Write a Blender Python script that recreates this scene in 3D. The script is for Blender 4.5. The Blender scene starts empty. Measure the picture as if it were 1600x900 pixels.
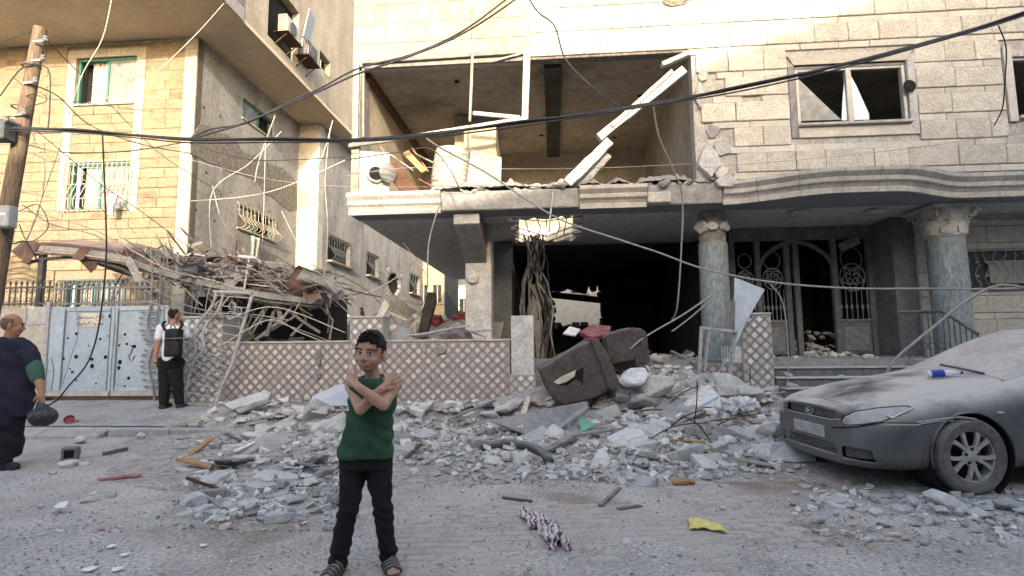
import bpy, bmesh, math, random
from mathutils import Vector, Matrix, Euler, noise
RN = random.Random(11)
rad = math.radians
V = Vector
# ------------------------------------------------------------------ camera
F_PX, PITCH, ROLL, CAM_H = 851.0, rad(6.04), rad(-0.57), 1.30
scn = bpy.context.scene
cam_d = bpy.data.cameras.new('camera'); cam = bpy.data.objects.new('camera', cam_d)
scn.collection.objects.link(cam); scn.camera = cam
cam_d.sensor_width = 36; cam_d.lens = 36 * F_PX / 1600; cam_d.clip_start = .05; cam_d.clip_end = 2000
CAM_R = Euler((math.pi / 2 + PITCH, 0, 0)).to_matrix() @ Matrix.Rotation(ROLL, 3, 'Z')
cam.matrix_world = Matrix.Translation((0, 0, CAM_H)) @ CAM_R.to_4x4()
CAM_P = V((0, 0, CAM_H))
# ------------------------------------------------------------------ world, sun, exposure
SUN_EL, SUN_AZ = rad(13), rad(7)
world = bpy.data.worlds.new('World'); scn.world = world; world.use_nodes = True
wn = world.node_tree.nodes; wl = world.node_tree.links
bg = wn['Background']; sky = wn.new('ShaderNodeTexSky'); sky.sky_type = 'NISHITA'
sky.sun_disc = False; sky.sun_elevation = SUN_EL; sky.sun_rotation = math.pi - SUN_AZ
sky.air_density = .85; sky.dust_density = 4.0; sky.ozone_density = .6
wl.new(sky.outputs[0], bg.inputs[0]); bg.inputs[1].default_value = 0.15
sun_d = bpy.data.lights.new('sun', 'SUN'); sun_d.energy = 2.0; sun_d.angle = rad(.8); sun_d.color = (1, .85, .66)
sun = bpy.data.objects.new('sun', sun_d); scn.collection.objects.link(sun)
sun_dir = V((-math.sin(SUN_AZ) * math.cos(SUN_EL), math.cos(SUN_AZ) * math.cos(SUN_EL), -math.sin(SUN_EL)))
sun.rotation_euler = sun_dir.to_track_quat('-Z', 'Y').to_euler(); sun.location = (8, -20, 14)
scn.view_settings.view_transform = 'Standard'; scn.view_settings.look = 'None'
scn.view_settings.gamma = 1; scn.view_settings.exposure = 2.36
# ------------------------------------------------------------------ pixel -> place
def ray(px, py): return (CAM_R @ V(((px - 800) / F_PX, (450 - py) / F_PX, -1))).normalized()
def at(px, py, Y):
    d = ray(px, py); return CAM_P + d * (Y / d.y)
def onz(px, py, z=0.0):
    d = ray(px, py); return CAM_P + d * ((z - CAM_H) / d.z)
def topx(p):
    q = CAM_R.transposed() @ (V(p) - CAM_P); return (800 + F_PX * q.x / -q.z, 450 - F_PX * q.y / -q.z)
class Frame:
    def __init__(s, o, yaw):
        s.o = V(o); s.yaw = yaw; s.m = Matrix.Translation(s.o) @ Matrix.Rotation(yaw, 4, 'Z'); s.i = s.m.inverted()
    def W(s, u, w, z): return s.m @ V((u, w, z))
    def _lr(s, px, py): return s.i @ CAM_P, s.i.to_3x3() @ ray(px, py)
    def uz(s, px, py, w=0.0):
        c, d = s._lr(px, py); q = c + d * ((w - c.y) / d.y); return q.x, q.z
    def uw(s, px, py, z):
        c, d = s._lr(px, py); q = c + d * ((z - c.z) / d.z); return q.x, q.y
    def wz(s, px, py, u):
        c, d = s._lr(px, py); q = c + d * ((u - c.x) / d.x); return q.y, q.z
    def P(s, px, py, w=0.0):
        u, z = s.uz(px, py, w); return V((u, w, z))
# ------------------------------------------------------------------ objects
COL = scn.collection
def tag(o, label=None, cat=None, group=None, kind=None):
    if label: o['label'] = label
    if cat: o['category'] = cat
    if group: o['group'] = group
    if kind: o['kind'] = kind
    return o
def thing(name, label, cat, loc=(0, 0, 0), rotz=0.0, group=None):
    o = bpy.data.objects.new(name, None); COL.objects.link(o); o.empty_display_size = .2
    o.location = loc; o.rotation_euler = (0, 0, rotz); return tag(o, label, cat, group)
def link(name, me, mat=None, parent=None, loc=(0, 0, 0), rot=(0, 0, 0), scale=(1, 1, 1)):
    o = bpy.data.objects.new(name, me); COL.objects.link(o)
    if mat is not None and not me.materials: me.materials.append(M[mat] if isinstance(mat, str) else mat)
    o.parent = parent; o.location = loc; o.rotation_euler = rot; o.scale = scale
    return o
def pm(parent):
    return Matrix.Translation(parent.location) @ parent.rotation_euler.to_matrix().to_4x4()
class MB:
    def __init__(s): s.v = []; s.f = []
    def add(s, vs, fs):
        n = len(s.v); s.v += [V(v) for v in vs]; s.f += [tuple(i + n for i in f) for f in fs]; return s
    def box(s, a, b, rot=None):
        a, b = V(a), V(b); x0, y0, z0 = (min(a[i], b[i]) for i in range(3)); x1, y1, z1 = (max(a[i], b[i]) for i in range(3))
        vs = [V(p) for p in ((x0,y0,z0),(x1,y0,z0),(x1,y1,z0),(x0,y1,z0),(x0,y0,z1),(x1,y0,z1),(x1,y1,z1),(x0,y1,z1))]
        if rot is not None:
            c = (a + b) / 2; vs = [c + rot @ (q - c) for q in vs]
        return s.add(vs, [(3,2,1,0),(4,5,6,7),(0,1,5,4),(1,2,6,5),(2,3,7,6),(3,0,4,7)])
    def bar(s, p, q, w, h, up=(0, 0, 1)):
        p, q = V(p), V(q); d = (q - p).normalized(); up = V(up)
        if abs(d.dot(up)) > .98: up = V((0, 1, 0))
        r = d.cross(up).normalized(); t = r.cross(d)
        vs = []
        for e in (p, q):
            for a, b in ((-1,-1),(1,-1),(1,1),(-1,1)): vs.append(e + r * (a * w / 2) + t * (b * h / 2))
        return s.add(vs, [(0,1,2,3),(7,6,5,4),(0,4,5,1),(1,5,6,2),(2,6,7,3),(3,7,4,0)])
    def tube(s, pts, r, n=6, caps=True):
        pts = [V(p) for p in pts]; k = len(pts); rs = r if isinstance(r, (list, tuple)) else [r] * k
        up = None; vs = []; fs = []
        for i, p in enumerate(pts):
            d = (pts[min(i + 1, k - 1)] - pts[max(i - 1, 0)]).normalized()
            if up is None:
                up = V((0, 0, 1)) if abs(d.z) < .9 else V((0, 1, 0))
            a = d.cross(up).normalized(); b = a.cross(d); up = b
            for j in range(n):
                t = 2 * math.pi * j / n; vs.append(p + a * (math.cos(t) * rs[i]) + b * (math.sin(t) * rs[i]))
        for i in range(k - 1):
            for j in range(n):
                fs.append((i*n + j, i*n + (j+1) % n, (i+1)*n + (j+1) % n, (i+1)*n + j))
        if caps: fs.append(tuple(range(n))[::-1]); fs.append(tuple((k-1)*n + j for j in range(n)))
        return s.add(vs, fs)
    def lathe(s, prof, n=16, mtx=None, caps=True):
        vs = []; fs = []; k = len(prof)
        for (r, z) in prof:
            for j in range(n):
                t = 2 * math.pi * j / n; vs.append(V((r * math.cos(t), r * math.sin(t), z)))
        if mtx is not None: vs = [mtx @ v for v in vs]
        for i in range(k - 1):
            for j in range(n): fs.append((i*n + j, i*n + (j+1) % n, (i+1)*n + (j+1) % n, (i+1)*n + j))
        if caps: fs.append(tuple(range(n))[::-1]); fs.append(tuple((k-1)*n + j for j in range(n)))
        return s.add(vs, fs)
    def prism(s, poly, off):
        n = len(poly); off = V(off); poly = [V(p) for p in poly]
        fs = [tuple(range(n))[::-1], tuple(range(n, 2*n))]
        for i in range(n): fs.append((i, (i+1) % n, n + (i+1) % n, n + i))
        return s.add(poly + [p + off for p in poly], fs)
    def grid(s, fn, nu, nv):
        vs = [V(fn(i / nu, j / nv)) for j in range(nv + 1) for i in range(nu + 1)]; w = nu + 1
        return s.add(vs, [(j*w + i, j*w + i + 1, (j+1)*w + i + 1, (j+1)*w + i) for j in range(nv) for i in range(nu)])
    def ell(s, c, r, rot=None, n=14, m=9):
        c = V(c); vs = []; fs = []
        for i in range(1, m):
            t = math.pi * i / m
            for j in range(n):
                p = 2 * math.pi * j / n
                q = V((r[0]*math.sin(t)*math.cos(p), r[1]*math.sin(t)*math.sin(p), r[2]*math.cos(t)))
                vs.append(c + (rot @ q if rot is not None else q))
        for e in (1, -1):
            q = V((0, 0, r[2] * e)); vs.append(c + (rot @ q if rot is not None else q))
        for i in range(m - 2):
            for j in range(n): fs.append((i*n + j, (i+1)*n + j, (i+1)*n + (j+1) % n, i*n + (j+1) % n))
        T = (m-1)*n
        for j in range(n): fs.append((T, j, (j+1) % n)); fs.append((T+1, (m-2)*n + (j+1) % n, (m-2)*n + j))
        return s.add(vs, fs)
    def cap(s, p, r0, q, r1, n=12):
        p, q = V(p), V(q); d = (q - p); L = d.length; d = d / max(L, 1e-6)
        pts = []; rs = []
        for k in range(5):
            t = math.pi / 2 * k / 4.6 ; pts.append(p - d * (r0 * math.cos(t))); rs.append(max(r0 * math.sin(t), r0 * .08))
        for k in range(5):
            t = math.pi / 2 * (4.6 - (4 - k)) / 4.6
            pts.append(q + d * (r1 * math.cos(math.pi / 2 * (4 - k) / 4.6))); rs.append(0)
        pts = pts[:5]; rs = rs[:5]
        for k in range(5):
            t = math.pi / 2 * (4 - k) / 4.6; pts.append(q + d * (r1 * math.cos(t))); rs.append(max(r1 * math.sin(t), r1 * .08))
        return s.tube(pts, rs, n)
    def chain(s, lst, n=12):
        for (p, a), (q, b) in zip(lst, lst[1:]): s.cap(p, a, q, b, n)
        return s
    def mesh(s, name, bevel=0, smooth=False, segs=1):
        me = bpy.data.meshes.new(name); me.from_pydata([tuple(v) for v in s.v], [], s.f)
        bm = bmesh.new(); bm.from_mesh(me)
        if bevel: bmesh.ops.bevel(bm, geom=bm.edges[:], offset=bevel, segments=segs, affect='EDGES', profile=.6)
        bmesh.ops.recalc_face_normals(bm, faces=bm.faces)
        if smooth:
            for f in bm.faces: f.smooth = True
        bm.to_mesh(me); bm.free(); return me
    def build(s, name, mat, parent=None, local=False, bevel=0, smooth=False, base=True, segs=1):
        if parent is not None:
            if not local:
                i = pm(parent).inverted(); s.v = [i @ v for v in s.v]
            o = link(name, s.mesh(name, bevel, smooth, segs), mat, parent)
        else:
            c = V((0, 0, 0))
            if base:
                xs = [v.x for v in s.v]; ys = [v.y for v in s.v]; zs = [v.z for v in s.v]
                c = V(((min(xs)+max(xs))/2, (min(ys)+max(ys))/2, min(zs))); s.v = [v - c for v in s.v]
            o = link(name, s.mesh(name, bevel, smooth, segs), mat, None, c)
        if smooth == 'auto':
            me = o.data
            try: me.set_sharp_from_angle(angle=rad(35))
            except Exception: pass
        return o
def copy_tree(o, parent=None, loc=None, rot=None, label=None):
    c = o.copy(); COL.objects.link(c); c.parent = parent
    if loc is not None: c.location = loc
    if rot is not None: c.rotation_euler = rot
    if label: c['label'] = label
    for ch in [x for x in o.children]: copy_tree(ch, c)
    return c
def remesh(mb, voxel, iters=6, fac=.5, wob=None):
    me = mb.mesh('tmp'); o = bpy.data.objects.new('tmp', me); COL.objects.link(o)
    m = o.modifiers.new('r', 'REMESH'); m.mode = 'VOXEL'; m.voxel_size = voxel
    if iters: k = o.modifiers.new('s', 'SMOOTH'); k.factor = fac; k.iterations = iters
    dg = bpy.context.evaluated_depsgraph_get(); res = bpy.data.meshes.new_from_object(o.evaluated_get(dg))
    bpy.data.objects.remove(o); bpy.data.meshes.remove(me)
    if wob:
        nrm = [v.normal.copy() for v in res.vertices]
        for v, n in zip(res.vertices, nrm): v.co += n * wob(v.co)
    for p in res.polygons: p.use_smooth = True
    return res
def rebase(me, parent):
    me.transform(pm(parent).inverted()); return me
# ------------------------------------------------------------------ materials
M = {}
DUST = (.36, .345, .325)
def mat(name, c1, c2=None, scale=4.0, rough=.9, bump=.0, bscale=None, rnd=0.0, dust=0.0, dustc=DUST, metal=0.0, spec=.3,
        stretch=None, c3=None, c3at=(.55, .7), c3scale=1.0, coords='Object', detail=8, grain=None, side=.22):
    m = bpy.data.materials.new(name); m.use_nodes = True; nt = m.node_tree; N = nt.nodes; L = nt.links
    b = N['Principled BSDF']; b.inputs['Roughness'].default_value = rough; b.inputs['Metallic'].default_value = metal
    b.inputs['Specular IOR Level'].default_value = spec
    tc = N.new('ShaderNodeTexCoord'); oi = N.new('ShaderNodeObjectInfo')
    mp = N.new('ShaderNodeVectorMath'); mp.operation = 'ADD'
    if coords == 'World':
        g = N.new('ShaderNodeNewGeometry'); L.new(g.outputs['Position'], mp.inputs[0])
    else:
        sc = N.new('ShaderNodeVectorMath'); sc.operation = 'SCALE'; sc.inputs['Scale'].default_value = 37.0
        cb = N.new('ShaderNodeCombineXYZ')
        for k in range(3): L.new(oi.outputs['Random'], cb.inputs[k])
        L.new(cb.outputs[0], sc.inputs[0]); L.new(tc.outputs['Object'], mp.inputs[0]); L.new(sc.outputs[0], mp.inputs[1])
    vec = mp.outputs[0]
    if stretch:
        st = N.new('ShaderNodeVectorMath'); st.operation = 'MULTIPLY'; st.inputs[1].default_value = stretch
        L.new(vec, st.inputs[0]); vec = st.outputs[0]
    def nz(s, d=detail, r=.62):
        n = N.new('ShaderNodeTexNoise'); n.inputs['Scale'].default_value = s; n.inputs['Detail'].default_value = d
        n.inputs['Roughness'].default_value = r; L.new(vec, n.inputs['Vector']); return n
    def mix(fac, a, bcol):
        x = N.new('ShaderNodeMix'); x.data_type = 'RGBA'
        if hasattr(fac, 'links') or hasattr(fac, 'node'): L.new(fac, x.inputs[0])
        else: x.inputs[0].default_value = fac
        for s, val in ((6, a), (7, bcol)):
            if hasattr(val, 'node'): L.new(val, x.inputs[s])
            else: x.inputs[s].default_value = (*val, 1)
        return x.outputs[2]
    def ramp(src, a, bb):
        r = N.new('ShaderNodeMapRange'); r.inputs[1].default_value = a; r.inputs[2].default_value = bb
        r.interpolation_type = 'SMOOTHSTEP'; L.new(src, r.inputs[0]); return r.outputs[0]
    c2 = c2 or tuple(x * .72 for x in c1)
    col = mix(ramp(nz(scale).outputs['Fac'], .35, .66), c1, c2)
    if c3: col = mix(ramp(nz(c3scale).outputs['Fac'], *c3at), col, c3)
    if grain:  # fine random tone; on stone its dark pits also stand in for relief shade
        gn = nz(grain[0], 5, .7); gr = N.new('ShaderNodeMapRange'); gr.inputs[1].default_value = .36; gr.inputs[2].default_value = .62
        gr.inputs[3].default_value = 1 - grain[1]; gr.inputs[4].default_value = 1 + grain[1] * .55; L.new(gn.outputs['Fac'], gr.inputs[0])
        gh = N.new('ShaderNodeHueSaturation'); L.new(gr.outputs[0], gh.inputs['Value']); L.new(col, gh.inputs['Color']); col = gh.outputs[0]
    if rnd:
        hs = N.new('ShaderNodeHueSaturation'); r = N.new('ShaderNodeMapRange'); r.inputs[3].default_value = 1 - rnd; r.inputs[4].default_value = 1 + rnd
        L.new(oi.outputs['Random'], r.inputs[0]); L.new(r.outputs[0], hs.inputs['Value']); L.new(col, hs.inputs['Color']); col = hs.outputs[0]
    if dust:
        g = N.new('ShaderNodeNewGeometry'); sx = N.new('ShaderNodeSeparateXYZ'); L.new(g.outputs['Normal'], sx.inputs[0])
        up = ramp(sx.outputs['Z'], .1, .85)
        dn = ramp(nz(max(scale * .6, 1.5)).outputs['Fac'], .25, .6)
        mu = N.new('ShaderNodeMath'); mu.operation = 'MULTIPLY'; L.new(up, mu.inputs[0]); L.new(dn, mu.inputs[1])
        ad = N.new('ShaderNodeMath'); ad.operation = 'MULTIPLY_ADD'; ad.use_clamp = True
        L.new(mu.outputs[0], ad.inputs[0]); ad.inputs[1].default_value = dust
        f2 = N.new('ShaderNodeMath'); f2.operation = 'MULTIPLY'; L.new(dn, f2.inputs[0]); f2.inputs[1].default_value = dust * side
        L.new(f2.outputs[0], ad.inputs[2]); col = mix(ad.outputs[0], col, dustc)
        rr = N.new('ShaderNodeMapRange'); L.new(ad.outputs[0], rr.inputs[0]); rr.inputs[3].default_value = rough; rr.inputs[4].default_value = .95
        L.new(rr.outputs[0], b.inputs['Roughness'])
    L.new(col, b.inputs['Base Color'])
    if bump:
        bn = N.new('ShaderNodeBump'); bn.inputs['Strength'].default_value = min(1, bump); bn.inputs['Distance'].default_value = .02 * max(1, bump)
        L.new(nz(bscale or scale * 3, 6, .7).outputs['Fac'], bn.inputs['Height']); L.new(bn.outputs[0], b.inputs['Normal'])
    M[name] = m; return m
mat('road', (.47, .435, .395), (.35, .325, .298), 1.6, .95, .5, 40, c3=(.25, .195, .148), c3at=(.50, .66), c3scale=.6, coords='World', grain=(34, .42))
mat('paver', (.46, .395, .345), (.36, .31, .278), 7, .95, .5, 45, rnd=.14, dust=.6, dustc=(.44, .395, .355), grain=(40, .25))
mat('pavement', (.36, .355, .35), (.25, .25, .25), 2.2, .92, .5, 30, coords='World', grain=(30, .3))
mat('kerb', (.30, .30, .305), (.20, .205, .21), 6, .9, .4, 40, rnd=.1, dust=.5, grain=(30, 0.25))
mat('concrete', (.47, .46, .445), (.35, .343, .333), 5, .95, .6, 30, rnd=.2, dust=.35, dustc=(.50, .487, .467), grain=(26, .3))
mat('chunk_pale', (.62, .60, .565), (.49, .473, .447), 7, .95, .55, 34, rnd=.16, dust=.3, dustc=(.56, .54, .51), grain=(26, .22))
mat('chunk_dark', (.28, .272, .262), (.19, .186, .18), 7, .95, .7, 34, rnd=.25, dust=.4, dustc=(.46, .447, .428), grain=(26, .32))
mat('chunk_white', (.66, .65, .63), (.54, .53, .515), 8, .9, .5, 30, rnd=.08, dust=.15, grain=(20, .2))
mat('gravel', (.34, .33, .315), (.22, .215, .21), 11, .95, .6, 60, coords='World', c3=(.45, .44, .42), c3at=(.6, .72), c3scale=23, grain=(30, 0.3))
mat('heap', (.45, .425, .393), (.31, .29, .268), 6, .97, 1, 40, coords='World', grain=(30, .45))
mat('stone_rough', (.50, .465, .405), (.42, .385, .33), 4, .95, .6, 30, rnd=.09, detail=10, grain=(22, .2), c3=(.33, .30, .26), c3at=(.60, .78), c3scale=1.3)
mat('stone_smooth', (.46, .43, .385), (.385, .355, .315), 2.2, .85, .12, 60, rnd=.1, grain=(14, .14))
mat('dimmed_concrete', (.27, .262, .25), (.19, .185, .177), 5, .95, .6, 30, rnd=.15, dust=.3, dustc=(.30, .292, .28), grain=(20, .32))  # darker copy of concrete, dimmed so the sunlit ledge does not glare
mat('mortar', (.40, .38, .35), (.30, .285, .265), 5, .95, .5, 30, grain=(26, 0.3))
mat('tile_cream', (.31, .262, .185), (.26, .215, .15), 1.7, .6, .05, 30, rnd=.09, c3=(.20, .14, .082), c3at=(.54, .74), c3scale=.9, grain=(9, .18))
mat('cornice', (.44, .415, .375), (.33, .31, .28), 3, .85, .2, 30, rnd=.06, dust=.3, dustc=(.40, .385, .36), grain=(16, .22))
mat('left_stone', (.245, .198, .135), (.19, .152, .102), 5, .95, .9, 40, rnd=.12, c3=(.135, .107, .075), c3at=(.52, .70), c3scale=1.1, grain=(22, .42), stretch=(1, 1, 2.2))
mat('left_quoin', (.31, .285, .243), (.25, .228, .195), 3, .85, .15, 30, rnd=.07, grain=(10, .18))
mat('left_mortar', (.20, .163, .112), (.165, .133, .092), 4, .95)
mat('plaster_grey', (.27, .26, .245), (.19, .183, .172), 1.1, .95, .4, 16, stretch=(1, 1, .45), c3=(.125, .12, .112), c3at=(.53, .72), c3scale=.8, grain=(14, .3))
mat('plaster_tan', (.34, .295, .23), (.26, .225, .175), 1.3, .95, .3, 14, stretch=(1, 1, .5), c3=(.18, .155, .12), c3at=(.55, .75), c3scale=.7, grain=(14, .22))
mat('soffit', (.50, .41, .29), (.43, .35, .245), .8, .9, .08, 10, grain=(5, 0.1))
mat('cement_patch', (.19, .172, .15), (.10, .092, .082), 10, .97, 1, 26, grain=(30, 0.45))
mat('white_plaster', (.40, .375, .328), (.33, .307, .265), 1.6, .9, .15, 16, grain=(7, .18))
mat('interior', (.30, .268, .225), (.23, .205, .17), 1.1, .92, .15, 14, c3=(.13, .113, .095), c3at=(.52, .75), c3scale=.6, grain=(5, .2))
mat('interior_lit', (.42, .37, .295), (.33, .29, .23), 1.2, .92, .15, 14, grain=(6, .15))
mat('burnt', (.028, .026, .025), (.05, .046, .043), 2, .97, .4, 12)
mat('porch_ceiling', (.24, .24, .245), (.19, .19, .195), .9, .9, .05, 10, grain=(9, 0.15))
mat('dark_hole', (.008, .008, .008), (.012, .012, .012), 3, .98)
mat('granite', (.135, .16, .165), (.25, .275, .278), 22, .55, .12, 40, stretch=(1, 1, .35), c3=(.38, .375, .365), c3at=(.6, .7), c3scale=9)
mat('door_metal', (.085, .09, .095), (.13, .132, .135), 3, .75, .15, 30, dust=.4, grain=(14, 0.3))
mat('iron', (.12, .125, .13), (.2, .2, .205), 9, .75, .1, 30, dust=.45)
mat('iron_pale', (.27, .28, .29), (.36, .365, .37), 9, .7, .1, 30, dust=.4, grain=(30, 0.25))
mat('iron_dark', (.045, .048, .055), (.08, .082, .088), 9, .7, .1, 30, dust=.25)
mat('grille_cream', (.40, .35, .27), (.28, .24, .18), 12, .8, .1, 30)
mat('gate_blue', (.36, .43, .50), (.30, .365, .43), 1.6, .6, .08, 40, c3=(.22, .255, .295), c3at=(.62, .8), c3scale=1.5, grain=(11, 0.14))
mat('rust', (.085, .045, .026), (.05, .028, .018), 14, .9, .3, 50)
mat('tile_light', (.58, .565, .545), (.47, .455, .44), 7, .55, .1, 40, rnd=.22, grain=(24, .2))
mat('tile_pink', (.50, .465, .445), (.41, .375, .355), 7, .55, .1, 40, rnd=.24, grain=(24, .2))
mat('tile_line', (.16, .145, .142), (.12, .11, .108), 9, .7)
mat('tile_field', (.42, .405, .39), (.36, .345, .335), 6, .65, grain=(24, 0.2))
mat('tile_field_pink', (.36, .325, .312), (.30, .27, .26), 6, .65, grain=(24, 0.2))
mat('alu', (.40, .385, .35), (.30, .288, .262), 8, .55, .05, 40, metal=.3, dust=.3)
mat('alu_dark', (.10, .098, .092), (.16, .156, .146), 8, .6, .05, 40, dust=.3)
mat('green_frame', (.035, .12, .10), (.05, .16, .13), 6, .6, .05, 40)
mat('curtain', (.40, .37, .33), (.31, .285, .255), 9, .95, .1, 20, stretch=(3, 3, .3))
mat('glass_dusty', (.14, .142, .145), (.22, .22, .215), 4, .35, .03, 20, spec=.5, grain=(6, .3))
mat('glass_dark', (.02, .022, .025), (.035, .036, .038), 4, .15, spec=.6)
mat('plastic_white', (.37, .355, .315), (.30, .283, .245), 4, .45, .04, 20, grain=(8, .18))
mat('plastic_grey', (.2, .2, .2), (.14, .14, .14), 4, .5, .04, 20)
mat('wood_brown', (.11, .055, .03), (.07, .034, .02), 4, .7, .1, 20, stretch=(1, 1, 6))
mat('wood_tan', (.40, .25, .12), (.28, .165, .075), 6, .8, .15, 30, stretch=(1, 6, 1))
mat('wood_grey', (.19, .175, .157), (.11, .10, .09), 7, .95, .4, 40, rnd=.4, dust=.4, dustc=(.33, .315, .295), grain=(30, .35))
mat('wood_pale', (.46, .41, .33), (.34, .30, .24), 7, .95, .3, 40, rnd=.25, grain=(30, 0.3))
mat('pole_wood', (.20, .145, .10), (.085, .062, .045), 8, .95, .7, 30, stretch=(6, 6, .5))
mat('roof_brown', (.15, .085, .06), (.10, .058, .042), 5, .85, .25, 26, rnd=.2, dust=.25, grain=(18, 0.3))
mat('roof_grey', (.30, .295, .285), (.22, .215, .208), 5, .8, .15, 26, rnd=.2, dust=.4, grain=(18, 0.3))
mat('cable', (.016, .018, .021), (.03, .032, .036), 20, .6)
mat('wire_grey', (.22, .215, .205), (.3, .29, .275), 20, .7)
mat('wire_pale', (.50, .46, .38), (.4, .37, .3), 20, .7)
mat('sofa', (.082, .064, .060), (.055, .043, .041), 9, .95, .35, 60, dust=.42, dustc=(.24, .22, .21), detail=10, grain=(30, 0.35))
mat('sofa_foam', (.55, .50, .40), (.42, .37, .3), 9, .95, .3, 30)
mat('sheet_metal', (.17, .172, .178), (.24, .24, .242), 3, .6, .1, 16, metal=.2, dust=.4, grain=(12, 0.25))
mat('sheet_blue', (.30, .345, .40), (.40, .435, .475), 2.5, .5, .1, 14, metal=.25)
mat('green_plastic', (.12, .33, .22), (.16, .38, .27), 5, .5)
mat('rubber', (.035, .038, .042), (.06, .063, .07), 12, .9, .2, 40, dust=.35)
mat('red_cloth', (.20, .02, .028), (.13, .014, .02), 9, .95, .3, 30, dust=.25)
mat('red_dusty', (.40, .17, .17), (.30, .12, .12), 9, .95, .3, 30, dust=.35)
mat('yellow_cloth', (.72, .62, .22), (.60, .50, .16), 8, .9, .2, 30)
mat('bag_black', (.010, .010, .011), (.018, .018, .019), 10, .32, .7, 16, spec=.6)
mat('bag_white', (.60, .61, .62), (.47, .48, .49), 9, .5, .5, 30, grain=(14, .25))
mat('pan', (.018, .018, .02), (.03, .03, .032), 10, .5, .1, 40, dust=.3)
mat('paper', (.74, .73, .70), (.66, .65, .62), 9, .9)
mat('orange_brick', (.55, .30, .15), (.45, .24, .12), 12, .9, .4, 40)
mat('pale_blue_strip', (.55, .63, .70), (.48, .55, .62), 5, .5)
mat('skin', (.47, .27, .185), (.42, .235, .155), 18, .5, .06, 120, grain=(40, 0.08))
mat('skin_man', (.34, .175, .105), (.30, .15, .09), 18, .55, .06, 120)
mat('lip', (.33, .125, .10), (.28, .10, .085), 18, .45)
mat('hair', (.010, .0085, .008), (.018, .015, .013), 90, .6, .9, 130, stretch=(1, 1, .35))
mat('stubble', (.11, .068, .047), (.15, .09, .06), 60, .7)
mat('eye_white', (.68, .66, .63), (.62, .60, .57), 5, .25)
mat('eye_dark', (.012, .009, .008), (.016, .012, .01), 5, .12, spec=.6)
mat('shirt_green', (.030, .080, .044), (.021, .060, .032), 7, .92, .25, 60, grain=(40, 0.16))
mat('denim_black', (.0075, .0075, .0085), (.013, .013, .0145), 14, .92, .3, 80, grain=(40, 0.3))
mat('navy', (.013, .013, .026), (.02, .02, .036), 6, .92, .2, 60)
mat('navy_trouser', (.010, .011, .018), (.015, .016, .025), 6, .92, .2, 60)
mat('sleeve_green', (.05, .115, .085), (.038, .09, .067), 6, .92, .2, 60)
mat('tee_white', (.66, .68, .73), (.58, .60, .65), 6, .92, .15, 60)
mat('pack_black', (.008, .008, .011), (.016, .016, .019), 8, .7, .35, 60)
mat('sandal', (.06, .052, .046), (.10, .088, .078), 14, .85, .3, 60, dust=.3)
mat('shoe', (.02, .02, .022), (.03, .03, .032), 14, .8)
mat('car_paint', (.026, .031, .043), (.036, .041, .054), 2.2, .33, .02, 60, dust=1.0, dustc=(.47, .435, .395), spec=.55, grain=(7, .3), side=.15)
mat('car_glass', (.46, .425, .385), (.38, .352, .32), 1.5, .85, .05, 50, c3=(.52, .48, .435), c3at=(.5, .7), c3scale=2, grain=(16, .12))
mat('car_side_glass', (.04, .042, .046), (.10, .10, .10), 3, .25, dust=.3)
mat('car_trim', (.03, .031, .034), (.055, .056, .058), 8, .7, dust=.6)
mat('car_lamp', (.27, .258, .238), (.34, .325, .30), 3, .25, dust=.4, dustc=(.42, .395, .36), spec=.6, grain=(9, .25))
mat('chrome', (.55, .55, .55), (.45, .45, .45), 8, .3, metal=.8)
mat('rim', (.40, .39, .375), (.32, .312, .30), 6, .45, .05, 40, metal=.25, dust=.35, grain=(20, 0.2))
mat('tyre', (.075, .072, .07), (.13, .125, .12), 8, .9, .25, 60, dust=.45, grain=(30, 0.3))
mat('leaf_dry', (.30, .235, .13), (.20, .15, .08), 8, .95)
mat('leaf_green', (.035, .075, .02), (.06, .11, .03), 3, .9)
mat('trunk', (.12, .09, .06), (.08, .06, .04), 8, .95, .4, 30)
mat('bottle_clear', (.55, .60, .66), (.62, .66, .70), 5, .15, spec=.6)
mat('bottle_blue', (.02, .04, .30), (.03, .06, .38), 5, .35)
mat('lamp_off', (.5, .48, .44), (.42, .40, .37), 4, .5)
mat('sign_cream', (.62, .58, .50), (.5, .47, .40), 9, .8)
mat('sign_text', (.16, .055, .035), (.12, .04, .03), 9, .8)
mat('far_wall', (.62, .60, .55), (.55, .53, .48), 1.0, .95)
mat('opp_wall', (.55, .50, .42), (.47, .43, .36), 1.0, .95)
mat('cloth_blue', (.30, .40, .62), (.22, .31, .52), 12, .95, .3, 30, c3=(.55, .6, .7), c3at=(.5, .55), c3scale=14)
# printed cloth: pale pink ground with dark curling print
m = mat('print_cloth', (.56, .46, .45), (.64, .55, .535), 9, .95, .3, 30)
nt = m.node_tree; wv = nt.nodes.new('ShaderNodeTexWave'); wv.inputs['Scale'].default_value = 9; wv.inputs['Distortion'].default_value = 9; wv.inputs['Detail'].default_value = 2; wv.inputs['Detail Scale'].default_value = 2
tcx = nt.nodes.new('ShaderNodeTexCoord'); nt.links.new(tcx.outputs['Object'], wv.inputs['Vector'])
mr = nt.nodes.new('ShaderNodeMapRange'); mr.inputs[1].default_value = .62; mr.inputs[2].default_value = .72; nt.links.new(wv.outputs['Fac'], mr.inputs[0])
mx = nt.nodes.new('ShaderNodeMix'); mx.data_type = 'RGBA'; b = nt.nodes['Principled BSDF']; src = b.inputs['Base Color'].links[0].from_socket
nt.links.new(mr.outputs[0], mx.inputs[0]); nt.links.new(src, mx.inputs[6]); mx.inputs[7].default_value = (.10, .075, .085, 1); nt.links.new(mx.outputs[2], b.inputs['Base Color'])
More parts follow.
